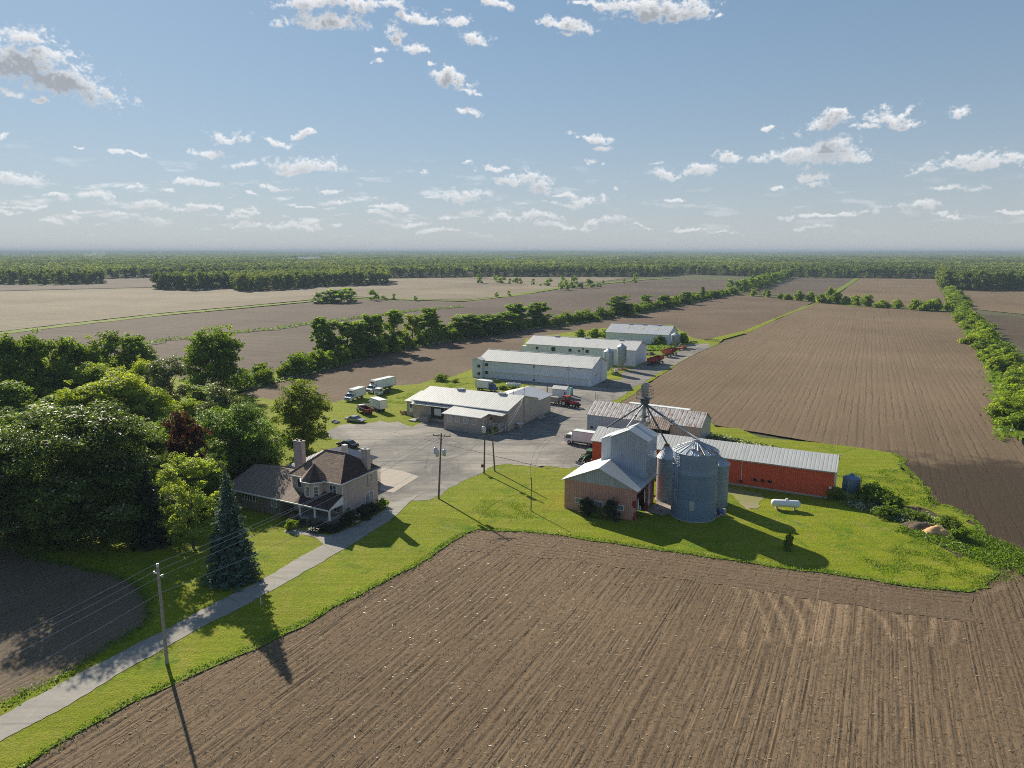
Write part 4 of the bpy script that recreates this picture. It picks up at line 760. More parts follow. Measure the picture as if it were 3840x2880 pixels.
def along(pts, step, seed, jit):
    rg = random.Random(seed); out = []; carry = 0
    for a, b in zip(pts[:-1], pts[1:]):
        L = math.hypot(b[0] - a[0], b[1] - a[1]); d = carry
        while d < L:
            f = d / L; st = step * (1 if callable(step) is False else 1)
            out.append((a[0] + (b[0] - a[0]) * f + rg.uniform(-jit, jit), a[1] + (b[1] - a[1]) * f + rg.uniform(-jit, jit))); d += st * rg.uniform(.7, 1.3)
        carry = d - L
    return out
rg = random.Random(3)
for (x, y) in along(P['hedge_main'][2:], 4.6, 5, 1.8):
    b = rg.uniform(.7, 1.3); plant('bush' if rg.random() < .7 else 'limebush', x, y, 4.2 * b, 3.6 * b, 'leafy bush in the long hedgerow behind the barns', 'bush', 'bushes of the long hedgerow')
for (x, y) in along(P['hedge_east'], 7.0, 6, 4.2):
    b = rg.uniform(.75, 1.35); plant('limebush' if rg.random() < .7 else 'bush', x, y, 3.0 * b, 4.0 * b, 'bright green bush in the broad hedge on the right', 'bush', 'bushes of the broad right hedge')
for (x, y) in along(P['grove'], 5.5, 8, 4):
    plant('farbush', x, y, rg.uniform(9, 13), rg.uniform(4, 5.5), 'dark tree in the short grove before the far wood', 'tree', 'trees of the short grove')
for (x, y, h, r) in ((37, 315.5, 3.2, 3.2), (41.5, 313.8, 3.6, 3.4), (46, 312, 2.8, 2.6), (31, 318, 2.8, 3.0)):
    plant('limebush', x, y, h, r, {37: 'lime bush behind the middle barn, second from the left', 41.5: 'tallest lime bush behind the middle barn', 46: 'lime bush nearest the farthest barn', 31: 'leftmost lime bush behind the middle barn'}[x], 'bush', 'lime bushes behind the middle barn')
for (x, y, h, r, lab, k) in ((61.3, 292.6, 3.4, 2.6, 'dark elder bush against the wall of the farthest barn', 'bush'), (72.8, 301, 3.4, 2.6, 'lime bush right of the farthest barn', 'limebush'), (-21.4, 209.1, 1.7, 2.3, 'dark green bush in the grass left of the nearest white barn', 'bush'), (-17.1, 206.7, .9, 1.2, 'small bush in the grass left of the nearest white barn', 'bush'),
                          (-2.6, 195.6, 1.0, 1.5, 'low bush in front of the white tank behind the office', 'bush'), (.2, 195.9, .9, 1.4, 'second low bush in front of the white tank behind the office', 'bush'), (55.6, 104.2, 2.6, 2.6, 'large weedy bush beside the blue feed bin', 'bush'), (57.5, 101.5, 1.9, 2.4, 'weedy bush right of the blue feed bin', 'bush'), (50.3, 105.6, 1.7, 1.5, 'weedy bush between the red shed and the blue feed bin', 'bush'),
                          (59.9, 89.6, 1.6, 1.4, 'dark bush beside the sand heap', 'bush'), (61.3, 94.3, 1.3, 1.8, 'bush behind the sand heap', 'bush'), (58.4, 96.5, 1.2, 1.7, 'bush left of the wheel ruts', 'bush'), (54.7, 98.3, 1.4, 2.0, 'low bush on the bank below the blue feed bin', 'bush')):
    plant(k, x, y, h, r, lab, 'bush', None)
for (x, y, h, r, lab) in ((10.9, 98.2, 3.0, 1.35, 'left dark round shrub against the pink gable wall'), (14.3, 96.75, 2.9, 1.25, 'right dark round shrub against the pink gable wall'), (-22.9, 94.9, 2.5, 1.35, 'dark shrub at the porch corner of the house'), (-21.4, 97.6, 1.9, 1.25, 'dark shrub under the side windows of the house'), (-20.7, 99.4, 1.8, 1.2, 'dark shrub between the others along the side wall of the house'), (-26.6, 92.9, .9, 1.6, 'low dark shrub below the porch wall'), (-24.6, 92.9, .9, 1.5, 'low dark shrub beside the porch corner shrub'), (-29.2, 95.2, .7, 1.0, 'low shrub left of the porch steps')):
    plant('shrub', x, y, h, r, lab, 'shrub', None)
plant('limebush', -19.6, 101.6, 1.6, 1.2, 'bright green bush at the rear corner of the house', 'bush')
plant('bush', 35.9, 86.4, 2.2, .75, 'small upright green bush alone on the lawn', 'bush')
plant('limebush', 12.4, 97.9, 1.2, .95, 'yellow green bush between two dark shrubs on the pink wall', 'bush')
plant('limebush', -30.7, 93.4, 1.2, .9, 'little bright bush at the end of the porch path', 'bush')
plant('limebush', -3.9, 146.5, 1.4, 1.0, 'green bush beside the office steps', 'bush')

# far woods: the front trees one by one, the rest as one mass
def px_of(x, y, z=0):
    cp, sp = math.cos(PITCH), math.sin(PITCH); dz = z - CAM_H; f = y * cp - dz * sp; u = y * sp + dz * cp
    return 1106 + FOC / 1.736 * x / f, 829.5 - FOC / 1.736 * u / f
def wood(pts, step, depth, label, group, seed, hr=(13, 18)):
    rg = random.Random(seed); n = 0
    for (x, y) in along(pts, step, seed, 2.0):
        if abs(px_of(x, y)[0] - 1106) > 1125: continue
        h = rg.uniform(*hr); y2 = y + rg.uniform(0, depth)
        plant('far', x * y2 / y, y2, h, h * rg.uniform(.27, .36), label, 'tree', group); n += 1
    return n
nw = wood(P['wood_left'][:4], 6.0, 9, 'tree at the front of the wood on the far left', 'front trees of the far left wood', 1)
nw += wood(P['wood_mid'][:7], 5.6, 10, 'tree at the front of the wood in the middle of the far field', 'front trees of the middle wood', 2)
nw += wood(P['wood_back_edge'], 12.5, 9, 'tree at the front edge of the long wood across the far fields', 'front trees of the long far wood', 3)
nw += wood(P['wood_right_edge'], 5.6, 8, 'tree at the front of the wood on the far right', 'front trees of the far right wood', 4, (15, 20))
print('wood trees', nw)
def inside(px, py, poly):
    c = False; j = len(poly) - 1
    for i in range(len(poly)):
        if (poly[i][1] > py) != (poly[j][1] > py) and px < (poly[j][0] - poly[i][0]) * (py - poly[i][1]) / (poly[j][1] - poly[i][1] + 1e-9) + poly[i][0]: c = not c
        j = i
    return c
CLEAR = ((-.30, -.262, 2400, 5000), (-.015, .010, 2600, 5200), (-.50, -.475, 2700, 4600))
for a0, a1, b0, b1 in CLEAR: sheet('field', [(a0 * b0, b0), (a1 * b0, b0), (a1 * min(b1, 3690), min(b1, 3690)), (a0 * min(b1, 3690), min(b1, 3690))], .0, m_soil_tan, amp=0)
def forest():
    rg = np.random.default_rng(21); V, T = [], []
    edge = [(-2000, 616), (222, 612), (224, 602), (300, 600), (850, 600), (1000, 598), (1300, 598), (1420, 597), (1480, 592), (1620, 597), (1850, 600), (2029, 602), (2031, 608), (2040, 624), (2212, 627), (4000, 640)]
    ex, ey = [e[0] for e in edge], [e[1] for e in edge]
    midp = P['wood_mid']; pts = []
    def ok(x, y):
        px, py = px_of(x, y)
        if any(a0 < x / y < a1 and b0 < y < b1 for a0, a1, b0, b1 in CLEAR): return False
        return py < np.interp(px, ex, ey) - .4 or inside(x, y, midp)
    for (y0, y1, sp) in ((620, 1000, 5.6), (1000, 1500, 7.5), (1500, 2300, 12), (2300, 4200, 22), (4200, 7000, 42), (7000, 12500, 85)):
        w = .80 * (y1 + y0) / 2 + 40; n = int(2 * w * (y1 - y0) / sp ** 2)
        X = rg.uniform(-w, w, n); Y = rg.uniform(y0, y1, n)
        for x, y in zip(X, Y):
            if abs(x) > .76 * y + 30 or not ok(x, y): continue
            pts.append((x, y, sp))
    pts = np.array(pts); n = len(pts)
    tone = np.sin(pts[:, 0] * .011) * np.sin(pts[:, 1] * .007 + 1) * .2
    for k, (lo, hi, nc, sz, rr) in enumerate(((0, 6, 70, 1.05, 4.4), (6, 9, 46, 1.5, 5.0), (9, 15, 34, 2.2, 7.5), (15, 30, 22, 3.8, 13), (30, 60, 14, 7, 24), (60, 99, 10, 11, 46))):
        p = pts[(pts[:, 2] > lo) & (pts[:, 2] <= hi)]; m = len(p)
        if not m: continue
        hh = rg.uniform(12, 18, m) * (1 if k < 4 else .75); rad = rr * rg.uniform(.75, 1.25, m); tt = np.clip(rg.beta(1.1, 1.3, m) * .75, 0, .8)
        tt = np.clip(tt + np.sin(p[:, 0] * .013 + 2 * np.sin(p[:, 1] * .006)) * np.sin(p[:, 1] * .009 + 1) * .22, 0, .8)
        ci = np.repeat(np.arange(m), nc); N = len(ci); d = unit(rg, N); d[:, 2] = np.abs(d[:, 2]) * 1.0 - .25
        z0 = hill_z(p[:, 0], p[:, 1]) * (p[:, 1] > 3900)
        c = np.stack([p[:, 0], p[:, 1], np.maximum(z0, 0) + hh * .66], 1)[ci]
        s = np.stack([rad, rad, hh * .36], 1)[ci] * rg.uniform(.72, 1.05, (N, 1))
        v, f = cards(c + d * s, d * np.array([1, 1, 1.1]) + rg.normal(0, .28, (N, 3)), sz * rg.uniform(.7, 1.2, N), rg, .8)
        V.append(v); T.append(np.clip(tt[ci] + rg.uniform(-.05, .10, N), 0, .8))
    v = np.concatenate(V); f = np.arange(len(v)).reshape(-1, 4); print('forest cards', len(f))
    o = link('forest', np_mesh('forest', v, f, L_far, np.concatenate(T)))
    tag(o, 'broad deciduous woods reaching back to the horizon', 'woodland', None, 'stuff')
forest()

# weeds, tufts and stubble nobody could count
def tufts(name, label, pts, m, h, w, seed, per=7, kindcat='grass', acc=0.0):
    rg = np.random.default_rng(seed); p = np.repeat(np.array(pts, float), per, 0); n = len(p)
    p = p + np.concatenate([rg.normal(0, w, (n, 2)), np.zeros((n, 1))], 1) if p.shape[1] == 3 else np.concatenate([p + rg.normal(0, w, (n, 2)), np.zeros((n, 1))], 1)
    d = unit(rg, n); d[:, 2] = np.abs(d[:, 2]) * .6; hh = h * rg.uniform(.3, 1.2, n); p[:, 2] += hh * rg.uniform(.2, .9, n)
    v, f = cards(p, d, hh * .55, rg, .55)
    t = np.clip(rg.uniform(0, .7, n), 0, .7); t[rg.uniform(0, 1, n) < acc] = 1
    return tag(link(name, np_mesh(name, v, f, m, t)), label, kindcat, None, 'stuff')
edge = along(P['lawn'][:43], .30, 31, .35)
tufts('long_grass', 'longer grass along the ragged edge of the ploughed field', edge, L_weed, .20, .26, 32, 14)
lside = along(P['lawn'][-13:], .30, 33, .4)
tufts('long_grass', 'longer grass along the left field edge', lside, L_weed, .24, .34, 34, 16)
h1 = [(x + 2.4, y - 4.2) for (x, y) in P['hedge_main'][2:]]
tufts('white_weeds', 'white flowering weeds along the foot of the long hedgerow', along(h1, .8, 35, .9), L_wflow, .8, .5, 36, 9, 'weeds', .3)
h2 = [(x - 6.0, y - 2) for (x, y) in P['hedge_east']]
tufts('tall_weeds', 'tall weeds along the foot of the broad right hedge', along(h2, .8, 37, 2.0), L_weed, .8, .9, 38, 10, 'weeds')
for nm, lab, m, acc, poly, k, hh, sd_ in (('white_weeds', 'white flowering weeds on the bank by the blue feed bin', L_wflow, .35, [(55, 106), (59, 101), (62, 96), (59, 93.5), (55, 97), (51, 103)], 1300, .45, 41),
                                ('tall_weeds', 'rank green weeds round the sand heap', L_weed, 0, [(58, 97), (64, 93), (66, 87), (66, 79), (61, 79), (57, 86), (53, 93)], 1700, .30, 42),
                                ('white_weeds', 'white flowering weeds behind the red shed', L_wflow, .3, [(40, 146), (52, 133), (50, 131), (44, 135), (38, 142)], 700, .7, 43),
                                ('tall_weeds', 'weeds and docks beside the farthest barn', L_weed, .0, [(50, 283), (62, 288), (66, 282), (60, 274), (52, 274)], 600, .7, 44)):
    rr = random.Random(sd_); xs_ = [q[0] for q in poly]; ys_ = [q[1] for q in poly]; pts = []
    while len(pts) < k:
        q = (rr.uniform(min(xs_), max(xs_)), rr.uniform(min(ys_), max(ys_)))
        if inside(q[0], q[1], poly): pts.append(q)
    tufts(nm, lab, pts, m, hh, .4, sd_, 6, 'weeds', acc)
for nm, lab, poly, k, hh, sd_ in (('long_grass', 'rank tufts in the corner of the lawn toward the field', [(44, 84), (54, 90), (60, 86), (60, 78), (52, 76.5), (44, 79)], 900, .16, 45), ('long_grass', 'coarse grass behind the bank at the dark field edge', [(56, 118), (70, 122), (66, 106), (63, 100), (58, 106)], 800, .18, 46), ('long_grass', 'darker tussocks on the lawn between the poles', [(-5, 106), (2, 104), (4, 98), (-2, 96), (-6, 100)], 380, .14, 47), ('long_grass', 'windrows of cut grass behind the parked trucks', [(-30, 172), (-18, 196), (-12, 205), (-16, 206), (-28, 190), (-36, 172)], 700, .18, 48)):
    rr = random.Random(sd_); xs_ = [q[0] for q in poly]; ys_ = [q[1] for q in poly]; pts = []
    while len(pts) < k:
        q = (rr.uniform(min(xs_), max(xs_)), rr.uniform(min(ys_), max(ys_)))
        if inside(q[0], q[1], poly) and math.sin(q[0] * 1.3 + math.sin(q[1])) + math.sin(q[1] * 1.1 + q[0] * .4) > -.2: pts.append(q)
    tufts(nm, lab, pts, L_weed, hh, .3, sd_, 7, 'grass')
tufts('tall_weeds', 'scrubby weeds along the broken line between the dark fields', along(P['scrub_line'], 1.3, 61, 2.2), L_weed, 1.1, 1.2, 62, 6, 'weeds')
def stubble():
    rg = np.random.default_rng(51); n = 70000
    y = 38 + 75 * rg.uniform(0, 1, n) ** 1.25; x = rg.uniform(-45, 110, n)
    lawn_ = P['lawn']; keep = np.array([not inside(a, b, lawn_) and abs(a) < .85 * b + 8 and ((a - 72) / 22) ** 2 + ((b - 99) / 19) ** 2 > 1 for a, b in zip(x, y)])
    x, y = x[keep], y[keep]; n = len(x)
    an = R(62.5) + rg.normal(0, .9, n); L = rg.uniform(.05, .20, n); w = rg.uniform(.014, .032, n); tl = rg.uniform(-.25, .5, n)
    d = np.stack([np.cos(an) * np.cos(tl), np.sin(an) * np.cos(tl), np.sin(tl)], 1); s_ = np.stack([-np.sin(an), np.cos(an), np.zeros(n)], 1)
    c = np.stack([x, y, np.full(n, -.045)], 1); up = np.array([0, 0, .02])
    v = np.stack([c - d * L[:, None] - s_ * w[:, None], c + d * L[:, None] - s_ * w[:, None], c + d * L[:, None] + s_ * w[:, None] + up, c - d * L[:, None] + s_ * w[:, None] + up], 1).reshape(-1, 3)
    tag(link('corn_stubble', np_mesh('corn_stubble', v, np.arange(len(v)).reshape(-1, 4), leaf('dry_straw', (.15, .11, .07), (.33, .26, .16), .1), rg.uniform(0, .75, n))), 'dry corn stubble scattered over the drilled field', 'stubble', None, 'stuff')
stubble()
# ------------------------------------------------------------------ buildings
def lam(W, he, hr, t=.10, ov=.4, yr=None):
    yr = W / 2 if yr is None else yr
    s1, s2 = (hr - he) / yr, (hr - he) / (W - yr)
    o = [(-ov, he - s1 * ov), (yr, hr), (W + ov, he - s2 * ov)]
    return o + [(y, z - t) for y, z in o[::-1]]
def gable_walls(L, W, he, hr, yr=None, drop=.12, x0=0):
    yr = W / 2 if yr is None else yr
    m = MB(); p = [(0, -.15), (W, -.15), (W, he - drop), (yr, hr - drop), (0, he - drop)]
    return m.ext(p, x0, x0 + L)
def gable(rt, L, W, he, hr, mw, mr, ov=.35, x0=0, wall='wall', roof='roof'):
    gable_walls(L, W, he, hr, x0=x0).build(wall, mw, rt)
    m = MB(); m.ext(lam(W, he, hr, .10, ov), x0 - ov, x0 + L + ov); r = m.build(roof, mr, rt)
    MB().box(x0 - ov, x0 + L + ov, W / 2 - .18, W / 2 + .18, hr + .0, hr + .05).build('ridge_cap', mr, r)
    return r
def window(parent, x, y, ang, w, z0, z1, mp=None, nx=1, nz=0, fr=.08, name='window'):
    """window standing on a wall; local -y faces out"""
    m = MB(); d = .07
    m.box(-w / 2 - fr, w / 2 + fr, -d, .02, z0 - fr, z0); m.box(-w / 2 - fr, w / 2 + fr, -d, .02, z1, z1 + fr)
    m.box(-w / 2 - fr, -w / 2, -d, .02, z0, z1); m.box(w / 2, w / 2 + fr, -d, .02, z0, z1)
    for k in range(1, nx): q = -w / 2 + w * k / nx; m.box(q - fr / 2, q + fr / 2, -d, .02, z0, z1)
    for k in range(1, nz + 1): q = z0 + (z1 - z0) * k / (nz + 1); m.box(-w / 2, w / 2, -d + .02, .02, q - .02, q + .02)
    f = m.build(name, m_trim, parent); f.location = (x, y, 0); f.rotation_euler = (0, 0, R(ang))
    MB().box(-w / 2, w / 2, -.03, .02, z0, z1).build('pane', mp or m_glass, f); return f
def door(parent, x, y, ang, w, h, m, z0=0, glass_=False, name='door'):
    b = MB().box(-w / 2, w / 2, -.06, .02, z0, z0 + h).build(name, m, parent); b.location = (x, y, 0); b.rotation_euler = (0, 0, R(ang))
    MB().box(w / 2 - .16, w / 2 - .08, -.11, -.06, z0 + h * .45, z0 + h * .52).build('handle', m_steel, b)
    if glass_: MB().box(-w / 2 + .12, w / 2 - .12, -.075, -.06, z0 + h * .5, z0 + h - .15).build('pane', m_glass, b)
    return b
def fan(parent, x, y, z, s, ang=0):
    m = MB(); m.ext([(-.0, z - s / 2), (-.28, z - s / 2 - .06), (-.40, z + s * .25), (-.12, z + s / 2), (0, z + s / 2)], -s / 2, s / 2)
    f = m.build('fan_hood', m_black, parent); f.location = (x, y, 0); f.rotation_euler = (0, 0, R(ang)); return f
def roof_vent(parent, x, y, z, w=.9, d=.9):
    v = MB().box(x - w / 2, x + w / 2, y - d / 2, y + d / 2, z - .2, z + .22).build('roof_vent', m_galv_roof, parent)
    MB().box(x - w / 2 - .15, x + w / 2 + .15, y - d / 2 - .15, y + d / 2 + .15, z + .22, z + .30).build('vent_cap', m_steel, v); return v

def barn_near():
    r = root('barn', 'long white two storey barn nearest the office, with the projecting corner tower', 'barn', (-10.18, 215.78, 0), -26.43, 'long white barns'); L, W, he, hr = 36.63, 14.0, 5.43, 7.82
    gable(r, L, W, he, hr, m_white_lap, m_roof_white)
    MB().box(2.2, L + .05, -.38, .0, 2.12, 2.36).build('wall_ledge', m_white, r)
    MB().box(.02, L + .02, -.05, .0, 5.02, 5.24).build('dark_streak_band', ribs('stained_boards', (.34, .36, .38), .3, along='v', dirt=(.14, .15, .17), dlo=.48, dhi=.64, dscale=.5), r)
    MB().box(L - .9, L + .06, -.08, -.0, 0, 2.1).build('corner_panel', m_white, r)
    b = MB(); b.ext([(-1.6, -.1), (1.7, -.1), (1.7, 5.5), (.05, 6.05), (-1.6, 5.5)], -1.35, .0, 'y'); t = b.build('stair_tower', m_white_rib, r)
    m = MB(); m.ext([(-1.95, 5.42), (.05, 6.12), (2.05, 5.42), (2.05, 5.52), (.05, 6.22), (-1.95, 5.52)], -1.7, 1.2, 'y'); m.build('tower_roof', m_roof_white, t)
    for z in (3.7, 1.35): fan(t, .75, -1.35, z, .75); fan(r, 2.75, -.0, z + .35, .8)
    for z in (3.2, .45):
        d = door(t, 1.7, -.65, 90, .8, 1.75, m_white, z)
    for z in (4.6, .55): MB().box(18.5, 18.85, -.2, 0, z - .3, z + .3).build('wall_vent', m_black, r)
    MB().tube((18.68, -.1, .9), (18.68, -.1, 4.3), .04).build('vent_pipe', m_steel, r)
    MB().box(L, L + .07, 8.2, 8.35, .2, 5.6).build('door_track', m_dsteel, r); MB().box(L, L + .06, 3.0, 8.2, 2.7, 2.84).build('door_rail', m_steel, r)
    MB().tube((L + .2, 2.2, 4.9), (L + .2, 2.2, 8.0), .05).build('service_mast', m_steel, r); MB().tube((L + .15, 6.9, 6.0), (L + .15, 6.9, 7.9), .05).build('roof_pole', m_steel, r)
    return r
barn_near()
def barn_mid():
    r = root('barn', 'middle long white barn with black fan hoods in a row under its eave', 'barn', (5.15, 253.59, 0), -26.32, 'long white barns'); L, W, he, hr = 40.33, 13.95, 5.62, 7.88
    gable(r, L, W, he, hr, m_white_lap, m_roof_white)
    for x, s in ((4.3, .8), (10.6, 1.3), (16.9, .9), (20.3, .55), (23.3, .9)): fan(r, x, 0, 4.2, s)
    MB().box(21.6, 21.95, -.2, 0, 4.6, 5.3).build('wall_vent', m_black, r); MB().tube((21.77, -.1, 2.2), (21.77, -.1, 4.6), .06).build('vent_pipe', m_dsteel, r)
    MB().ext([(-2.6, -.1), (0, -.1), (0, 4.5), (-2.6, 4.2)], 1.2, 9.0, 'y').build('end_lean_to', m_white_rib, r)
    MB().ext([(-2.8, 4.2), (0, 4.56), (0, 4.66), (-2.8, 4.3)], 1.0, 9.2, 'y').build('lean_to_roof', m_roof_white, r)
    for x in (9, 20.5, 33): roof_vent(r, x, W / 2 + .2, hr - .05, 1.5, 1.0)
    door(r, 39.0, 0, 0, 1.0, 2.1, m_white, .4); MB().box(L, L + .06, 3.6, 6.8, .2, 3.2).build('end_door', m_white_rib, r); MB().box(39.9, L + .04, -.05, 0, 0, 5.3).build('corner_panel', m_white, r)
    MB().tube((L - 4, -.3, 4.5), (L - 4, -.3, 7.3), .05).build('roof_pole', m_dsteel, r)
barn_mid()
def barn_far():
    r = root('barn', 'farthest white barn with three ridge vents and bluish roof', 'barn', (40.33, 303.92, 0), -26.25, 'long white barns'); L, W, he, hr = 26.95, 17.23, 4.26, 7.14
    rf = gable(r, L, W, he, hr, m_white_lap, m_roof_grey)
    for x in (8.2, 14.4, 20.8): roof_vent(r, x, W / 2 + .3, hr - .05, 1.5, 1.1)
    s = (hr - he) / (W / 2)
    for x in (8.2, 14.6, 21.2):
        y = 3.4; m = MB(); m.ext([(y, he + s * y + .005), (y + 2.6, he + s * (y + 2.6) + .005), (y + 2.6, he + s * (y + 2.6) + .05), (y, he + s * y + .05)], x - .55, x + .55); m.build('skylight', paint('yellowed_skylight_%d' % int(x), (.55, .50, .36), .3, v=.2), rf)
    door(r, 26.1, 0, 0, .9, 2.0, m_gwood); MB().box(L, L + .05, 6, 10, 0, 3.0).build('end_door', m_gwood, r)
barn_far()

def office():
    r = root('packing_shed', 'low beige packing building with pale ribbed roof, loading dock and front office annex', 'packing building', (-22.75, 160.12, 0), -28.05); L, W, he, hr = 24.83, 14.65, 4.67, 6.49
    gable_walls(L, W, he, hr).build('wall', m_beige, r)
    f = MB(); s = (hr - he) / (W / 2); f.ext([(-.35, he - s * .35), (W / 2, hr), (W / 2, hr - .1), (-.35, he - s * .35 - .1)], -.3, L + .3); f.build('front_roof', m_roof_white, r)
    f = MB(); f.ext([(W / 2, hr), (W + .3, he - .08), (W + .3, he - .18), (W / 2, hr - .1)], -.3, L + .3); f.build('rear_roof', m_roof_grey, r)
    MB().box(-.3, L + .3, -.48, -.36, he - .30, he - .1).build('gutter', m_trim, r)
    MB().box(.0, L, -.04, .0, 3.95, 4.45).build('shaded_fascia', paint('shade_grey_fascia', (.22, .25, .30), .6, v=.08), r)  # eave shade painted as a darker grey strip along the wall top
    # rear wing, flush with the end wall
    m = MB(); m.ext([(13.4, -.1), (L - .003, -.1), (L - .003, 4.05), (19.2, 5.6), (13.4, 4.05)], W + .003, 21.6, 'y'); m.build('rear_wing_wall', m_beige, r)
    m = MB(); m.ext([(13.0, 3.97), (19.2, 5.72), (L + .35, 4.05), (L + .35, 4.15), (19.2, 5.82), (13.0, 4.07)], 8.4, 21.9, 'y'); m.build('rear_wing_roof', m_roof_grey, r)
    # left extension
    m = MB(); m.ext([(2, -.1), (8.5, -.1), (8.5, 4.55), (2, 3.55)], -3.4, -.003); m.build('side_wing_wall', m_beige, r)
    m = MB(); m.ext([(1.6, 3.5), (8.7, 4.7), (8.7, 4.8), (1.6, 3.6)], -3.8, -.31); m.build('side_wing_roof', m_roof_white, r)
    door(r, -2.1, 2.0, 0, .95, 2.1, m_white, .95, True)
    # office annex
    ax0, ax1, ay = 11.75, 21.1, -5.1
    MB().box(ax0, ax1, ay, -.003, .95, 3.55).build('annex_wall', m_beige, r); MB().box(ax0 - .03, ax1 + .03, ay - .04, -.003, -.1, .95).build('plinth', m_conc, r)
    m = MB(); m.add([(ax0 - .3, ay - .35, 3.55), (ax1 + .3, ay - .35, 3.55), (ax1 + .3, -2.4, 3.80), (24.6, -2.2, 3.62), (24.9, -.4, 3.95), (24.9, -.02, 4.05), (ax0 - .3, -.02, 4.25), (ax0 - .3, ay - .35, 3.67), (ax1 + .3, ay - .35, 3.67), (ax1 + .3, -2.4, 3.92), (24.6, -2.2, 3.74), (24.9, -.4, 4.07), (24.9, -.02, 4.17), (ax0 - .3, -.02, 4.37)],
                 [(6, 5, 2, 1, 0), (5, 4, 3, 2), (7, 8, 9, 12, 13), (9, 10, 11, 12), (0, 1, 8, 7), (1, 2, 9, 8), (2, 3, 10, 9), (3, 4, 11, 10), (4, 5, 12, 11), (5, 6, 13, 12), (6, 0, 7, 13)])
    m.build('annex_roof', m_roof_white, r)
    MB().box(ax0 - .34, ax1 + .34, ay - .45, ay - .36, 3.50, 3.66).build('annex_gutter', m_trim, r)
    for x in (13.24, 15.33, 17.35, 19.43): window(r, x, ay, 0, 1.02, 1.95, 3.12, m_blind, 1, 0, .09)
    for x in (14.28, 18.38):
        a = MB().box(x - .28, x + .28, ay - .25, ay, 2.70, 3.1).build('air_conditioner', m_white, r); MB().box(x - .15, x + .15, ay - .26, ay - .25, 2.76, 3.02).build('grille', m_black, a)
    MB().ball((16.3, ay - .12, 3.25), .13, 8).build('wall_lamp', m_lamp, r)
    window(r, ax1, -3.6, 90, 1.0, 1.85, 3.1, m_blind); door(r, ax1, -.9, 90, 1.15, 2.2, m_trim, 1.0, True)
    # entrance landing with steps and rails
    MB().box(ax1 + .04, 23.9, -2.2, -.01, 0, .95).build('landing', m_conc, r)
    m = MB()
    for k in range(4): m.box(ax1 + .3, 23.0, -2.5 - .32 * k, -2.2 - .32 * k, 0, .74 - .22 * k)
    m.build('steps', m_conc, r)
    m = MB()
    for x in (21.3, 22.4, 23.8): m.box(x - .04, x + .04, -2.2, -2.12, .95, 1.95)
    for z in (1.3, 1.6, 1.9): m.box(21.3, 23.8, -2.19, -2.13, z - .04, z + .04); m.box(23.77, 23.83, -2.1, -.05, z - .04, z + .04)
    m.build('handrail', m_trim, r)
    # dock
    MB().ext([(-1.25, 3.72), (0, 4.02), (0, 4.12), (-1.25, 3.82)], .1, ax0 - .32).build('dock_canopy', m_roof_white, r)
    MB().box(3.3, ax0 - .01, -.25, 0, .0, 1.25).build('dock_sill', m_conc, r)
    sh = MB(); sh.box(5.2, 5.75, -.45, 0, 1.3, 3.6); sh.box(7.95, 8.3, -.45, 0, 1.3, 3.6); sh.box(5.2, 8.3, -.45, 0, 3.15, 3.62); sh.box(5.2, 8.3, -.4, 0, .85, 1.5); sh.build('dock_seal', m_black, r)
    MB().box(5.76, 7.94, -.14, 0, 1.5, 3.14).build('dock_door', m_white, r); MB().box(9.0, 11.4, -.3, 0, 2.2, 3.6).build('second_dock_seal', m_black, r)
    MB().box(8.55, 8.75, -.3, 0, .2, 3.6).build('dock_post', m_galv_wall, r)
    door(r, 4.6, 0, 0, .9, 2.05, paint('grey_green_door', (.36, .40, .40), .5), 1.3)
    st = MB(); st.box(3.0, 4.95, -1.6, -.26, 0, 1.22)
    for k in range(4): st.box(2.6 - .45 * k, 3.0 - .45 * k, -1.6, -.4, 0, 1.0 - .24 * k)
    st.box(.4, 2.2, -2.6, -.6, 0, .3); st.build('dock_steps', m_conc, r)
    rl = MB()
    for a, b in (((1.2, -1.62, 0), (1.2, -1.62, 1.3)), ((3.0, -1.62, 1.2), (3.0, -1.62, 2.2)), ((4.9, -1.62, 1.2), (4.9, -1.62, 2.2)), ((2.1, -1.62, .6), (2.1, -1.62, 1.7))): rl.tube(a, b, .05, n=5)
    for dz in (.45, .72, 1.0): rl.tube((1.2, -1.62, dz + .25), (3.0, -1.62, 1.2 + dz), .045, n=5); rl.tube((3.0, -1.62, 1.2 + dz), (4.9, -1.62, 1.2 + dz), .045, n=5)
    rl.build('stair_rail', m_gwood, r)
    for x in (8.6, 19.6): roof_vent(r, x, 6.9, hr - .05, 1.5, .9)
    MB().tube((18.9, 15.5, 4.2), (18.9, 15.5, 7.6), .05).build('chimney_pipe', m_dsteel, r); MB().tube((20.6, 10.5, 5.4), (20.6, 10.5, 6.6), .06).build('vent_pipe', m_dsteel, r)
    MB().tube((L + .06, 7.4, 0), (L + .06, 7.4, 8.6), .07).build('service_mast', m_dsteel, r)
    for y, z in ((6.3, 5.0), (8.4, 5.0)): window(r, L, y, 90, .5, z - .5, z + .5, m_blind, fr=.03, name='gable_vent')
    for y, z in ((7.7, 3.9), (8.4, 4.2)): MB().box(L, L + .15, y, y + .2, z, z + .25).build('light_box', m_white, r)
    MB().box(L, L + .03, 0, 21.5, -.05, .35).build('end_plinth', m_conc, r)
office()

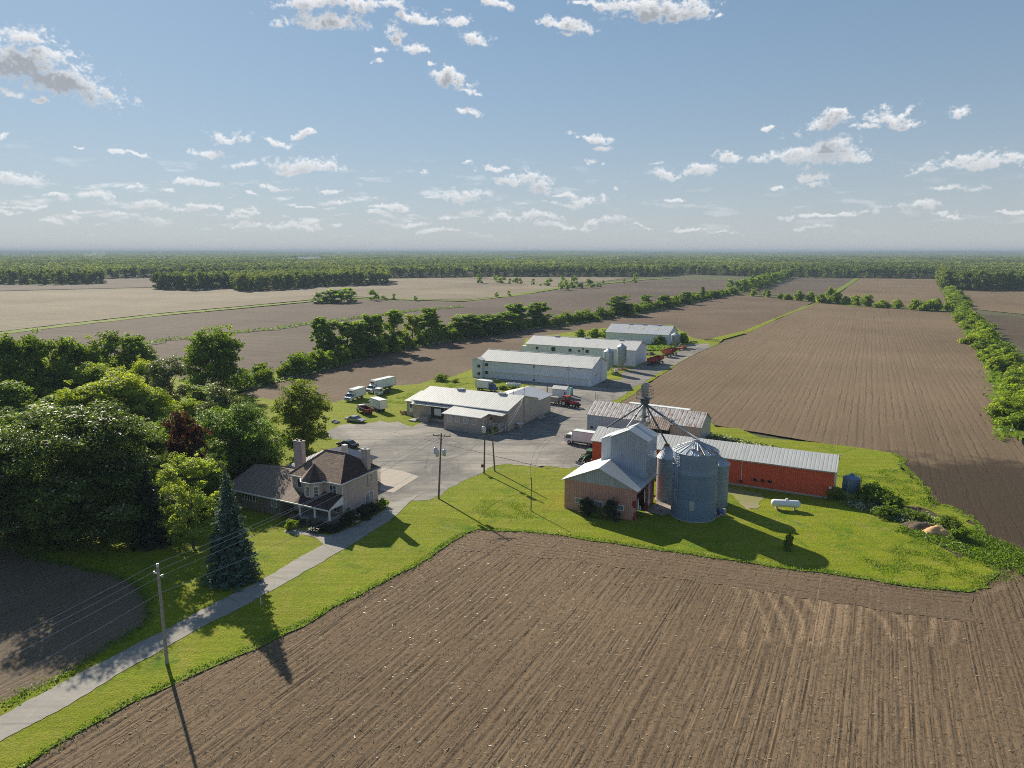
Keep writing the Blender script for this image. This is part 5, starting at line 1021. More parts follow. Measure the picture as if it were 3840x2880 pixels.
def grey_shed():
    r = root('shed', 'grey galvanised machine shed with rust speckled roof', 'shed', (16.14, 148.41, 0), -29.1); L, W, he, hr = 24.33, 8.18, 3.88, 6.05
    m = MB(); p = [(0, -.1), (W, -.1), (W, he - .12), (W / 2, hr - .12), (0, he - .12)]
    m.ext(p, 0, 14.2).ext(p, 18.1, L); m.ext([(2.4, -.1), (W, -.1), (W, he - .12), (W / 2, hr - .12), (2.4, he + .9)], 14.2, 18.1); m.build('wall', m_galv_wall, r)
    m = MB(); m.ext(lam(W, he, hr, .1, .2), -.2, L + .2); m.build('roof', m_roof_rust, r)
    m = MB(); m.ext([(-1.7, 2.75), (1.2, 4.62), (1.2, 4.70), (-1.7, 2.83)], 13.9, 18.3); m.build('rusty_canopy', m_roof_rusty, r)
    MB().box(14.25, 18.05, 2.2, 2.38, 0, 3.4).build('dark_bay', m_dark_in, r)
    for x in (14.3, 16.1, 18.0): MB().tube((x, -1.6, 0), (x, -1.6, 2.8), .08).build('canopy_post', m_wood, r)
    MB().box(.8, 1.4, -.1, 0, .8, 1.2).build('meter_box', m_dark_in, r)
    MB().tube((.6, 4.1, 6.0), (.6, 4.1, 7.4), .04).build('roof_pole', m_steel, r)
grey_shed()
t_ = root('trailer', 'long white box trailer parked behind the grey machine shed', 'trailer', (16.14 + 2.5 * .874 + 18.7 * .486, 148.41 - 2.5 * .486 + 18.7 * .874, 0), -32)
MB().box(0, 14.6, 0, 1.5, .9, 3.0).build('cargo_box', m_white, t_); MB().box(14.6, 15.0, .1, 1.4, 1.2, 2.6).build('nose', m_white, t_)
for x in (1.2, 2.4, 13.6):
    for y in (-.02, 1.22): MB().tube((x, y, .45), (x, y + .3, .45), .45, n=14).build('wheel', m_tyre, t_)

def red_shed():
    r = root('shed', 'long red shed with pale metal roof', 'shed', (14.56, 124.35, 0), -27.81); L, W, he, hr = 40.12, 7.09, 4.58, 6.32
    gable_walls(L, W, he, hr).build('wall', m_red, r); m = MB(); m.ext(lam(W, he, hr, .1, .25), -.3, L + .3); rf = m.build('roof', m_roof_white, r)
    MB().box(-.3, L + .3, -.36, -.26, he - .28, he - .10).build('gutter', m_steel, r)
    MB().box(0, L, -.06, 0, -.1, .28).build('plinth', m_conc, r); MB().box(L, L + .05, 0, W, -.1, 4.3).build('end_wall', m_offwhite, r)
    for x in (28.4, 29.6, 30.7):
        f = MB().box(x - .28, x + .28, -.1, 0, 1.2, 1.62).build('wall_vent', m_dark_in, r)
    MB().tube((26.25, -.08, .5), (26.25, -.08, 4.3), .05).build('downpipe', m_trim, r); MB().box(26.05, 26.45, -.2, 0, .6, 1.0).build('meter_box', m_dark_in, r)
    MB().box(33.2, 39.7, -.12, 0, 1.9, 2.12).build('door_track', m_red, r); MB().box(39.5, 39.85, -.25, 0, 1.7, 2.05).build('lamp_box', m_white, r)
    MB().tube((L + .2, 3.5, 6.3), (L + .8, 3.4, 6.4), .06).build('ridge_spike', m_steel, r)
red_shed()

def grain_house():
    r = root('grain_house', 'faded pink and red grain building with tall grey metal tower', 'grain building', (17.75, 96.55, 0), 62.02); L, W, he, hr = 8.64, 11.17, 4.72, 7.21
    th, t0 = .16, 0
    # front gable wall, left wall, back wall and the open red side, set one by one so the doorway is a real opening
    MB().ext([(0, -.1), (W, -.1), (W, he - .15), (0, he - .15)], 0, th).build('wall', m_pink, r)
    MB().ext([(.0, he - .14), (W, he - .14), (W / 2, hr - .16)], -.02, th).build('gable', m_galv_wall, r)
    MB().box(th, L, W - th, W, -.1, he - .15).build('side_wall', m_red, r); MB().box(L - th, L, .0, W - th, -.1, he - .15).build('rear_wall', m_red, r)
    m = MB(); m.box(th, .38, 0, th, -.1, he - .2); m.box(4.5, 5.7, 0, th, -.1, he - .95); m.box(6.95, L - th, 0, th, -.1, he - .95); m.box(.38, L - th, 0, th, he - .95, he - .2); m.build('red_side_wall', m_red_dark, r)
    MB().box(5.7, 6.95, .02, .1, .1, he - .95).build('side_door', m_galv_wall, r)
    MB().ext([(.02, 0), (.42, 0), (.5, .35), (.3, .8), (.36, 1.2), (.02, 1.3)], -.02, -.002).build('paint_patch', m_red_dark, r); MB().ext([(.02, 1.9), (.3, 1.8), (.62, 2.3), (.55, 2.9), (.2, 3.1), (.02, 3.0)], -.02, -.002).build('paint_patch', m_red_dark, r)
    m = MB(); s = (hr - he) / (W / 2)
    for (a, b) in ((-.4, W / 2), (W / 2, W + .4)):
        za, zb = (he - s * .4, hr) if a < 0 else (hr, he - s * .4); m.ext([(a, za), (b, zb), (b, zb - .1), (a, za - .1)], -.55, L + .2)
    m.build('roof', m_galv_roof, r)
    for y, w in ((8.95, .84), (5.67, 1.24), (2.39, 1.04)): window(r, 0, y, -90, w, 1.27, 1.92, m_curtain, 1, 0, .09)
    tp = MB()
    for x, z0, z1, w in ((.55, 1.1, 3.2, .35), (1.6, .9, 1.8, .22), (3.6, 1.5, 3.7, .32)): tp.add([(x, -.06, z0), (x + w, -.10, z0 + .2), (x + w * .7, -.05, z1), (x - .1, -.05, z1 - .1), (x + w * .4, -.2, (z0 + z1) / 2)], [(0, 1, 4), (1, 2, 4), (2, 3, 4), (3, 0, 4)])
    tp.build('torn_tarp', m_tarp, r)
    # tower
    s0, tl, tw, te, tr_ = 4.33, 4.82, 5.62, 10.86, 12.2
    m = MB(); m.ext([(-.02, 4.4), (tw, 4.4), (tw, te - .1), (tw / 2, tr_ - .1), (-.02, te - .1)], s0, s0 + tl); tower = m.build('tower', m_galv_wall, r)
    sl_ = (tr_ - te) / (tw / 2); q = MB(); q.ext([(-.25, te - sl_ * .25), (tw / 2, tr_), (tw / 2, tr_ - .08), (-.25, te - sl_ * .25 - .08)], s0 - .2, s0 + tl + .2)
    q.ext([(tw / 2, tr_), (tw + .15, te - sl_ * .15), (tw + .15, te - sl_ * .15 - .08), (tw / 2, tr_ - .08)], s0 - .2, s0 + tl + .2); q.build('tower_roof', m_galv_roof, tower)
    for z in (s0 + 1.5, s0 + 3.1): q = MB(); q.ext([(tw / 2 + .3, tr_ - sl_ * .3 + .005), (tw / 2 + 2.3, tr_ - sl_ * 2.3 + .005), (tw / 2 + 2.3, tr_ - sl_ * 2.3 + .05), (tw / 2 + .3, tr_ - sl_ * .3 + .05)], z, z + .35); q.build('skylight', m_white, tower)
    # hanging wing on the left of the tower, on steel legs
    s1, w1 = 6.1, 7.75; z1 = tr_ - (w1 - tw / 2) * sl_
    m = MB(); m.ext([(tw + .02, 6.3), (w1, 6.3), (w1, z1 - .1), (tw + .02, te - .12)], s1, s0 + tl); wing = m.build('tower_wing', m_white_rib, r)
    m = MB(); m.ext([(tw + .16, te - sl_ * .16), (w1 + .2, z1 - sl_ * .2), (w1 + .2, z1 - sl_ * .2 - .08), (tw + .16, te - sl_ * .16 - .08)], s1 - .2, s0 + tl + .2); m.build('wing_roof', m_galv_roof, wing)
    m = MB()
    for x in (s1 + .2, s0 + tl - .2): m.tube((x, w1 - .2, 3.0), (x, w1 - .2, 6.3), .07, n=5); m.tube((x, w1 - .2, 6.2), (x, tw + .2, 4.6), .05, n=5)
    m.build('wing_legs', m_dsteel, wing)
grain_house()

def grain_bin(x, y, Rr, he, ha, label, mw, old=False, hatch=True, ladder=True, rot=0.0, patch=None):
    r = root('grain_bin', label, 'grain bin', (x, y, 0), rot, 'grain bins beside the pink grain building'); n = 40
    MB().lathe([(Rr, -.1), (Rr, he)], n).build('shell', mw, r)
    MB().lathe([(Rr + .12, -.12), (Rr + .12, .12), (Rr - .05, .12)], n, smooth=False).build('footing', m_conc, r)
    roof = MB().lathe([(Rr + .12, he - .06), (.42, ha - .35), (.40, ha - .25)], 32, smooth=False).build('roof', m_bin_roof, r)
    m = MB()
    for k in range(22):
        a = 2 * math.pi * k / 22; m.tube((Rr * math.cos(a), Rr * math.sin(a), he + .03), (.42 * math.cos(a), .42 * math.sin(a), ha - .30), .045, .03, 4, False)
    m.build('roof_ribs', m_galv_roof, roof)
    MB().lathe([(.42, ha - .36), (.42, ha - .05), (.30, ha), (.01, ha + .02)], 16, smooth=False).build('cap', m_rust if old else m_galv_roof, roof)
    if hatch:
        a = R(-118); h = MB().tube((Rr * .62 * math.cos(a), Rr * .62 * math.sin(a), he + (ha - he) * .34), (Rr * .62 * math.cos(a) * 1.07, Rr * .62 * math.sin(a) * 1.07, he + (ha - he) * .34 + .28), .34, n=14); h.build('hatch', m_galv_roof, roof)
    if patch:
        for a0, w_, f0, f1 in patch:
            q = MB(); A = [R(a0 - w_), R(a0 + w_)]; P0 = []
            for f in (f0, f1):
                for a in (A if f == f0 else A[::-1]):
                    rr = (Rr + .12) * (1 - f) + .42 * f; P0.append((rr * math.cos(a), rr * math.sin(a), he - .06 + (ha - .29 - he) * f + .02))
            q.add(P0, [(0, 1, 2, 3)]); q.add([(a, b, c - .03) for a, b, c in P0], [(3, 2, 1, 0)]); q.build('rust_patch', m_rust, roof)
    if ladder:
        a = R(-152); c, s = math.cos(a), math.sin(a); m = MB(); t = (-s * .24, c * .24)
        for sg in (-1, 1): m.tube(((Rr + .25) * c + sg * t[0], (Rr + .25) * s + sg * t[1], 2.6), ((Rr + .25) * c + sg * t[0], (Rr + .25) * s + sg * t[1], he + .3), .03, n=4)
        for k in range(int((he - 2.4) / .35)): z = 2.7 + k * .35; m.tube(((Rr + .25) * c - t[0], (Rr + .25) * s - t[1], z), ((Rr + .25) * c + t[0], (Rr + .25) * s + t[1], z), .02, n=4)
        m.build('ladder', m_galv_roof, r)
        m = MB()
        for k in range(6):
            z = 4.6 + k * .95; pts = [((Rr + .25) * c + .4 * math.cos(a + b) * (1) + .3 * c, (Rr + .25) * s + .4 * math.sin(a + b) + .3 * s, z) for b in (-2.2, -1.2, -.4, .4, 1.2, 2.2)]; m.path(pts, .025, 4)
        m.build('safety_cage', m_galv_roof, r)
    return r
b_ = grain_bin(26.61, 99.07, 3.21, 9.88, 11.48, 'largest blue grey corrugated grain bin with rust patches on its cone roof', m_bin, patch=((-84, 4.5, .02, .62), (-63, 4, .1, .75), (-40, 4.5, .0, .35), (-93, 3, .3, .55)))
bx = MB().ext([(-.36, 1.75), (.36, 1.75), (.36, 3.15), (-.36, 3.15)], -.12, .05, 'y').build('bin_door', m_galv_roof, b_); bx.location = (-1.03, -3.02, 0); bx.rotation_euler = (0, 0, R(-19))
grain_bin(31.21, 103.9, 1.81, 6.48, 7.83, 'smaller banded grain bin on the right behind the largest bin', m_bin_old, ladder=False, hatch=False)
grain_bin(23.86, 105.65, 1.41, 6.92, 8.92, 'slim banded grain bin between the tower and the largest bin', m_bin_old, old=True, ladder=False, hatch=False)
o = root('fan_unit', 'blue aeration fan on a slab at the foot of the largest bin', 'fan', (30.6, 98.9, 0), 20); MB().box(-.9, .9, -.5, .5, 0, .12).build('slab', m_conc, o); MB().tube((-.5, 0, .6), (.3, 0, .6), .42, n=14).build('housing', m_blue, o); MB().box(.3, .8, -.25, .25, .2, .9).build('motor', m_steel, o)

def elevator():
    x, y, H = 20.95, 109.6, 17.9
    r = root('grain_elevator', 'tall grain elevator leg with platform and spouts fanning down to the bins', 'grain elevator', (x, y, 0), 62); hl = MB()
    hl.box(-.36, -.08, -.2, .2, 0, H - 2.2); hl.box(.10, .36, -.2, .2, 0, H - 2.2); hl.build('leg', m_legsteel, r)
    m = MB()
    for k in range(14): z = 1 + k * 1.05; m.box(-.40, .40, -.24, .24, z, z + .07)
    m.build('leg_flanges', m_legsteel, r)
    m = MB(); m.box(-.55, .55, -.4, .4, H - 2.3, H - 1.1); m.tube((-.5, 0, H - .75), (.5, 0, H - .75), .55, n=14); m.box(-.25, .25, -.25, .25, H - .5, H - .05); m.build('head', m_steel, r)
    m = MB(); m.box(-1.15, 1.15, -1.05, 1.05, H - 2.6, H - 2.5); pl = m.build('platform', m_dsteel, r)
    m = MB(); c = [(-1.1, -1.0), (1.1, -1.0), (1.1, 1.0), (-1.1, 1.0)]
    for i in range(4):
        for f in (0, .5): p = (c[i][0] + (c[(i + 1) % 4][0] - c[i][0]) * f, c[i][1] + (c[(i + 1) % 4][1] - c[i][1]) * f); m.tube((*p, H - 2.5), (*p, H - 1.3), .03, n=4)
        for z in (H - 1.9, H - 1.35): m.tube((*c[i], z), (*c[(i + 1) % 4], z), .03, n=4)
    m.build('railing', m_dsteel, pl)
    MB().lathe([(.15, H - 4.2), (.75, H - 3.3), (.75, H - 2.75), (.4, H - 2.6)], 14).build('distributor', m_dsteel, r)
    MB().box(-.75, .75, -.6, .6, 12.3, 12.4).build('rest_platform', m_dsteel, r)
    m = MB()
    for sg in (-.2, .2): m.tube((-.62, sg, .5), (-.62, sg, H - 2.5), .03, n=4)
    for k in range(42): m.tube((-.62, -.2, .8 + k * .36), (-.62, .2, .8 + k * .36), .02, n=4)
    for k in range(11): z = 3 + k * 1.1; m.path([(-.62, -.3, z), (-1.1, -.35, z), (-1.3, 0, z), (-1.1, .35, z), (-.62, .3, z)], .02, 4)
    m.build('caged_ladder', m_dsteel, r)
    c_, s_ = math.cos(R(-62)), math.sin(R(-62))
    def loc(px, py, pz): dx, dy = px - x, py - y; return (dx * c_ - dy * s_, dx * s_ + dy * c_, pz)
    ends = [(26.45, 99.0, 11.5), (26.75, 99.3, 11.45), (23.86, 105.6, 8.95), (17.25, 103.5, 12.05), (14.8, 107.6, 11.0), (22.8, 112.5, 8.0)]
    for k, e in enumerate(ends):
        a = (0.1 * (k - 2), -.1 * k + .2, H - 3.3); m = MB(); b = loc(*e); m.tube(a, b, .13, n=8); sp = m.build('spout', m_legsteel if k % 2 else m_dsteel, r)
        v = Vector(b) - Vector(a); q = Vector(a) + v * .55; MB().tube(q - v.normalized() * .12, q + v.normalized() * .12, .19, n=8).build('coupling', m_dsteel, sp)
    g = MB()
    for e in ((14.7, 101.0, 9.4), (26, 118, 5.2)): g.tube((0, 0, H - 2.6), loc(*e), .02, n=4)
    g.build('guy_wires', m_dsteel, r)
elevator()

def feed_bin(x, y, Rr, zc, he, ha, label, m, group, legs=True, rot=0, emblem=True, base=False):
    r = root('feed_bin', label, 'feed bin', (x, y, 0), rot, group)
    MB().lathe([(.22, .75), (Rr, zc), (Rr, he)], 28).build('hopper', m, r)
    rf = MB().lathe([(Rr + .05, he), (.3, ha - .18), (.3, ha), (.01, ha + .03)], 20, smooth=False).build('roof', m_galv_roof if m is not m_blue_bin else m, r)
    for k in range(4):
        a = R(45 + 90 * k); MB().tube((Rr * 1.06 * math.cos(a), Rr * 1.06 * math.sin(a), 0), (Rr * 1.06 * math.cos(a), Rr * 1.06 * math.sin(a), he - .1), .06, n=6).build('leg', m_steel, r)
    mm = MB()
    for k in range(4):
        a, b = R(45 + 90 * k), R(135 + 90 * k); mm.tube((Rr * 1.06 * math.cos(a), Rr * 1.06 * math.sin(a), .5), (Rr * 1.06 * math.cos(b), Rr * 1.06 * math.sin(b), zc * .9), .03, n=4)
    mm.build('bracing', m_steel, r)
    a = R(-20); mm = MB(); c, s = math.cos(a), math.sin(a)
    for sg in (-.2, .2): mm.tube(((Rr + .15) * c - s * sg, (Rr + .15) * s + c * sg, .4), ((Rr + .15) * c - s * sg, (Rr + .15) * s + c * sg, he + .3), .025, n=4)
    for k in range(int(he / .4)): mm.tube(((Rr + .15) * c + s * .2, (Rr + .15) * s - c * .2, .5 + k * .4), ((Rr + .15) * c - s * .2, (Rr + .15) * s + c * .2, .5 + k * .4), .02, n=4)
    mm.build('ladder', m_steel, r)
    if emblem:
        a = R(-110 - rot); MB().tube((Rr * .98 * math.cos(a), Rr * .98 * math.sin(a), he - .75), ((Rr + .03) * math.cos(a), (Rr + .03) * math.sin(a), he - .75), .34, n=18).build('emblem', m_white, r)
        MB().tube((Rr * 1.0 * math.cos(a), Rr * 1.0 * math.sin(a), he - .75), ((Rr + .05) * math.cos(a), (Rr + .05) * math.sin(a), he - .75), .2, n=14).build('emblem_ring', m_blue, r)
    if base: MB().box(-Rr - .3, Rr + .3, -Rr - .3, Rr + .3, -.05, .3).build('base_pad', m_rust, r)
    return r
feed_bin(35.8, 229.6, 1.48, 2.9, 7.6, 8.7, 'tall hopper feed bin standing free before the middle barn', m_hopper, 'hopper feed bins by the barns', base=True)
feed_bin(30.6, 222.9, 1.55, 2.6, 7.0, 8.0, 'hopper feed bin tucked behind the corner of the nearest barn', m_hopper, 'hopper feed bins by the barns')
feed_bin(66.3, 286.3, 1.75, 2.3, 4.9, 6.0, 'short hopper feed bin at the end of the farthest barn', m_hopper, 'hopper feed bins by the barns', emblem=False)
feed_bin(53.1, 106.3, 1.22, 1.2, 3.3, 3.95, 'small blue feed bin at the end of the red shed', m_blue_bin, None, emblem=False)
def house():
    r = root('farmhouse', 'two storey grey brick farmhouse with brown hipped roof, corner turret and low stone wing', 'house', (-33.14, 100.68, 0), -27.69)
    he, hr = 5.7, 8.82; L, W = 10.1, 9.13; i = .42
    MB().box(i, L - i, i, W - i, -.1, he - .12).build('wall', m_brick, r)
    def slab_roof(fv, ff, name, m, parent):   # closed roof solid from top points
        return MB().add(fv, ff).build(name, m, parent)
    A, B, C, D = (0, 0, he), (L, 0, he), (L, W, he), (0, W, he); P0, Q0 = (3.65, 4.35, hr), (7.35, 4.35, hr)
    z = -.16
    V = [A, B, C, D, P0, Q0] + [(p[0], p[1], he + z) for p in (A, B, C, D)]
    F1 = [(0, 1, 5, 4), (3, 0, 4), (2, 3, 4, 5), (0, 6, 7, 1), (1, 7, 8, 2), (2, 8, 9, 3), (3, 9, 6, 0), (6, 9, 8, 7)]
    rf = MB().add(V, F1).build('roof', m_shingle, r); MB().add([B, C, Q0], [(0, 1, 2)]).build('roof_side', m_shingle_d, rf)  # side face darkened by colour because it turns from the sun
    g = MB(); g.box(-.06, L + .06, -.08, -.002, he - .17, he - .02); g.box(L + .002, L + .08, -.08, W + .06, he - .17, he - .02); g.box(-.08, -.002, -.08, W, he - .17, he - .02); g.build('gutter', m_trim, r)
    c = MB(); c.tube(P0, Q0, .1, n=6); c.tube(Q0, B, .07, n=5); c.tube(P0, A, .07, n=5); c.build('ridge_cap', m_shingle, rf)
    # turret on the front
    tx, ty, ap = 5.05, .25, 1.55
    def octo(k, z): return [(tx + k * math.cos(R(22.5 + 45 * j)), ty + k * math.sin(R(22.5 + 45 * j)), z) for j in range(8)]
    k1 = ap / math.cos(R(22.5))
    MB().add(octo(k1, 2.6) + octo(k1, he - .05), [(j, (j + 1) % 8, 8 + (j + 1) % 8, 8 + j) for j in range(8)] + [tuple(range(7, -1, -1))]).build('turret', m_brick, r)
    V = octo(k1 * 1.27, he + .02) + octo(k1 * 1.27, he - .14) + [(tx, ty, 8.0)]
    tr_ = MB().add(V, [(j, (j + 1) % 8, 16) for j in range(8) if j not in (6,)] + [(8 + (j + 1) % 8, 8 + j, j, (j + 1) % 8)[::-1] for j in range(8)] + [tuple(range(15, 7, -1))]).build('turret_roof', m_shingle, r)
    MB().add([V[6], V[7], V[16]], [(0, 1, 2)]).build('turret_roof_side', m_shingle_d, tr_)  # turret face away from the sun, its shade painted by darker shingles
    gm = MB(); e = octo(k1 * 1.30, he - .07)
    for j in range(3, 8): gm.tube(e[j], e[(j + 1) % 8], .085, n=6)
    gm.build('turret_gutter', m_trim, r)
    for j, ang, mp in ((5, -45, m_glass), (6, 0, m_curtain)):
        pass
    for ang, mp in ((-45, m_glass), (0, m_curtain), (45, m_glass)):
        a = R(-90 + ang); wx, wy = tx + ap * math.cos(a), ty + ap * math.sin(a)
        f = window(r, wx, wy, ang, .55, 3.5, 4.9, mp, 1, 2, .08)
        MB().ext([(-.36, 4.98), (.36, 4.98), (.28, 5.12), (0, 5.2), (-.28, 5.12)], -.07, .02, 'y').build('arch', m_trim, f)
    window(r, 8.25, i, 0, 1.1, 3.85, 5.1, m_glass, 2); window(r, 1.85, i, 0, .75, 3.85, 5.1, m_glass, 1)
    window(r, L - i, 6.8, 90, 1.3, 3.95, 5.1, m_curtain, 2); window(r, L - i, 6.6, 90, 1.75, .8, 2.4, m_curtain, 2)
    MB().tube((L - i + .06, .65, .3), (L - i + .06, .65, he - .2), .05, n=6).build('downpipe', m_trim, r)
    MB().box(L - i, L - i + .03, 1.9, 1.96, .3, he - .2).build('wall_seam', m_conc, r)
    # low wing
    wx0, wx1, wy0, yr, we, wr = -10.4, .3, -2.2, 3.6, 2.72, 4.75
    MB().ext([(wy0, -.1), (9.4, -.1), (9.4, we - .15), (yr, wr - .18), (wy0, we + .02)], wx0, wx1).build('wing_wall', m_stone, r)
    s = (wr - we) / (yr + 2.75)
    m = MB(); m.ext([(-2.75, we), (yr, wr), (9.9, wr - .0 - s * 6.3), (9.9, wr - .12 - s * 6.3), (yr, wr - .12), (-2.75, we - .12)], wx0 - .35, .42); m.build('wing_roof', m_shingle_w, r)
    zc = lambda y: we + s * (y + 2.75)
    MB().add([(.42, -2.75, we), (3.6, -2.75, we), (3.6, -1.2, zc(-1.2)), (.42, .42, zc(.42)), (.42, -2.75, we - .12), (3.6, -2.75, we - .12), (3.6, -1.2, zc(-1.2) - .12), (.42, .42, zc(.42) - .12)], [(0, 1, 2, 3), (7, 6, 5, 4), (0, 4, 5, 1), (1, 5, 6, 2), (2, 6, 7, 3), (3, 7, 4, 0)]).build('wing_roof_end', m_shingle_w, r)
    MB().box(wx0 - .35, 10.0, -2.86, -2.76, we - .16, we + .02).build('eave_board', m_trim, r)
    window(r, -6.0, wy0, 0, 2.7, 1.35, 2.3, m_glass, 5, 0, .07); window(r, -.85, wy0, 0, 1.0, 1.2, 2.35, m_curtain, 2); door(r, 2.2, -.02, 0, 1.0, 2.0, m_trim, .9, True); window(r, 3.0, .4, 0, .5, 1.2, 2.4)
    # porch with its lean-to roof and posts
    px0, px1 = 3.4, 10.0
    m = MB(); m.add([(3.6, -2.75, we), (px1, -2.75, we), (px1, .42, 3.95), (3.6, .42, 3.95)] + [(3.6, -2.75, we - .13), (px1, -2.75, we - .13), (px1, .42, 3.82), (3.6, .42, 3.82)], [(0, 1, 2, 3), (7, 6, 5, 4), (0, 4, 5, 1), (1, 5, 6, 2), (2, 6, 7, 3), (3, 7, 4, 0)]); m.build('porch_roof', m_shingle_d, r)
    MB().add([(px1 + .01, -2.75, we - .14), (px1 + .01, .4, we - .14), (px1 + .01, .4, 3.86), (px1 + .06, -2.75, we - .14), (px1 + .06, .4, we - .14), (px1 + .06, .4, 3.86)], [(0, 1, 2), (5, 4, 3), (0, 3, 4, 1), (1, 4, 5, 2), (2, 5, 3, 0)]).build('porch_gable', m_trim, r)
    MB().box(px0, 10.25, -2.75, .4, 0, .82).build('porch_floor', m_conc, r)
    m = MB(); m.ext([(7.0, -2.95), (8.6, -3.15), (9.8, -3.05), (10.5, -2.5), (10.7, -1.4), (10.55, -.1), (10.3, -.1), (10.4, -1.4), (10.25, -2.3), (9.7, -2.8), (8.6, -2.88), (7.0, -2.7)], 0, 1.15, 'z'); m.build('porch_parapet', m_stone_d, r)
    MB().ext([(7.0, -3.0), (8.6, -3.2), (9.85, -3.1), (10.55, -2.5), (10.75, -1.4), (10.6, -.1), (10.55, -.1), (10.7, -1.4), (10.5, -2.49), (9.8, -3.06), (8.6, -3.16), (7.0, -2.96)], -.05, .75, 'z').build('parapet_foot', m_stone_d, r)
    MB().box(3.2, 4.6, -3.4, -2.74, 0, 1.05).build('step_wall', m_stone_d, r); MB().box(6.52, 6.95, -3.5, -2.76, 0, .95).build('step_pier', m_stone_d, r)
    m = MB()
    for k in range(4): m.box(4.6, 6.5, -2.75 - .38 * (k + 1), -2.75 - .38 * k, 0, .64 - .17 * k)
    m.build('porch_steps', m_stone_d, r)
    for x in (4.5, 7.3, 10.0):
        p = MB().box(x - .1, x + .1, -2.58, -2.38, .82, we - .13); p.box(x - .15, x + .15, -2.63, -2.33, 1.05, 1.2); p.box(x - .15, x + .15, -2.63, -2.33, we - .28, we - .13); p.build('porch_column', m_trim, r)
    for x, w in ((5.6, 1.7), (8.8, 1.2)): window(r, x, .42, 0, w, 1.25, 2.35, m_glass, 3 if w > 1.5 else 2)
    MB().box(9.0, L - i + .02, .36, .42, 0, 2.7).build('stone_panel', m_stone, r)
    # chimneys
    for (x0, x1, y0, y1, z1, nm) in ((-2.55, -.9, 3.95, 4.75, 9.45, 'chimney'), (8.65, 9.85, 6.25, 7.0, 9.0, 'chimney')):
        ch = MB().box(x0, x1, y0, y1, 3.5, z1).build(nm, m_brick, r); MB().box(x0 - .06, x1 + .06, y0 - .06, y1 + .06, z1, z1 + .12).build('cap', m_conc, ch)
        for f in ((.25, .75) if x0 < 0 else (.45,)): MB().tube((x0 + (x1 - x0) * f, (y0 + y1) / 2, z1 + .12), (x0 + (x1 - x0) * f, (y0 + y1) / 2, z1 + .38), .18, .14, 10).build('flue', m_rust if x0 < 0 else m_white, ch)
    v = MB().box(2.6, 3.3, 8.9, 9.6, 5.5, 8.3).build('white_chimney', m_offwhite, r)
    MB().tube((.1, 1.2, 2.9), (.1, 1.2, 4.6), .05, n=6).build('wing_downpipe', m_dsteel, r)
    # rear garage wing with seamed metal roof
    MB().box(-7.6, .9, 9.2, 18.4, -.1, 3.5).build('rear_wing_wall', m_brick, r)
    V = [(-8.3, 7.6, 3.6), (1.7, 7.6, 3.6), (1.7, 19.0, 3.6), (-8.3, 19.0, 3.6), (-3.6, 11.4, 6.0), (-2.4, 14.8, 6.0), (-8.3, 7.6, 3.45), (1.7, 7.6, 3.45), (1.7, 19.0, 3.45), (-8.3, 19.0, 3.45)]
    MB().add(V, [(0, 1, 4), (1, 2, 5, 4), (2, 3, 5), (3, 0, 4, 5), (0, 6, 7, 1), (1, 7, 8, 2), (2, 8, 9, 3), (3, 9, 6, 0), (6, 9, 8, 7)]).build('rear_roof', m_seam, r)
house()
a_ = root('heat_pump', 'white heat pump box with blue front beside the dark shrubs of the house', 'heat pump', (-22.35, 96.6, 0), -27.69); MB().box(-.35, .35, -.45, .45, 0, .95).build('case', m_white, a_); MB().box(.35, .37, -.38, .38, .1, .88).build('fan_grille', paint('bluish_grille', (.10, .16, .24), .5), a_)
for nm, lab, x, y, rot, w, d, h in (('shed', 'small white utility shed between the barn and the red tractor', 10.7, 184.9, -26.0, 3.9, 2.6, 2.45),):
    s = root(nm, lab, 'shed', (x, y, 0), rot); MB().ext([(0, -.05), (d, -.05), (d, h), (d / 2, h + .45), (0, h)], 0, w).build('wall', m_white_rib, s)
    MB().ext(lam(d, h + .02, h + .55, .08, .25), -.2, w + .2).build('roof', m_roof_white, s); door(s, w, .9, 90, .8, 1.9, m_white); MB().box(w - .5, w - .15, -.05, 0, .9, 1.6).build('sign', m_blue, s)

# ------------------------------------------------------------------ poles and wires
def pole(x, y, h, label, r0=.16, lean=(0, 0), m=None, group='wooden utility poles'):
    r = root('utility_pole', label, 'utility pole', (x, y, 0), 0, group)
    MB().tube((0, 0, -.2), (lean[0], lean[1], h), r0, r0 * .68, 10).build('shaft', m or m_wood, r); return r
def can(parent, x, y, z, s=1.0):
    c = MB().lathe([(.01, 0), (.26 * s, .02), (.27 * s, .75 * s), (.2 * s, .88 * s), (.01, .92 * s)], 14, (x, y, z)).build('transformer', m_xfmr, parent)
    MB().tube((x, y, z + .85 * s), (x, y, z + 1.15 * s), .06, .03, 6).build('bushing', m_conc, c)
pf = pole(-32.39, 60.7, 9.7, 'bare wooden pole beside the lane in the foreground', .17, m=m_lwood)
m = MB(); m.box(-.10, .10, -.10, .10, 9.7, 10.0); m.build('top_insulator', m_xfmr, pf)
for sg, z in ((-1, 9.0), (1, 8.8)): q = MB(); q.tube((0, 0, z), (.42 * sg, -.12 * sg, z + .05), .05, n=6); q.tube((.42 * sg, -.12 * sg, z - .06), (.42 * sg, -.12 * sg, z + .2), .08, n=8); q.build('side_insulator', m_xfmr, pf)
p2 = pole(-11.5, 105.95, 10.55, 'leaning pole with crossarm and three grey transformers', .17, (.62, .12))
def at2(z, dx=0): f = z / 10.55; return (.62 * f + dx, .12 * f, z)
m = MB(); m.tube(at2(10.2, -1.3), at2(10.0, 1.45), .075, n=6); m.tube(at2(9.3), at2(10.15, -.7), .03, n=4); m.tube(at2(9.3), at2(10.1, .7), .03, n=4); m.build('crossarm', m_wood, p2)
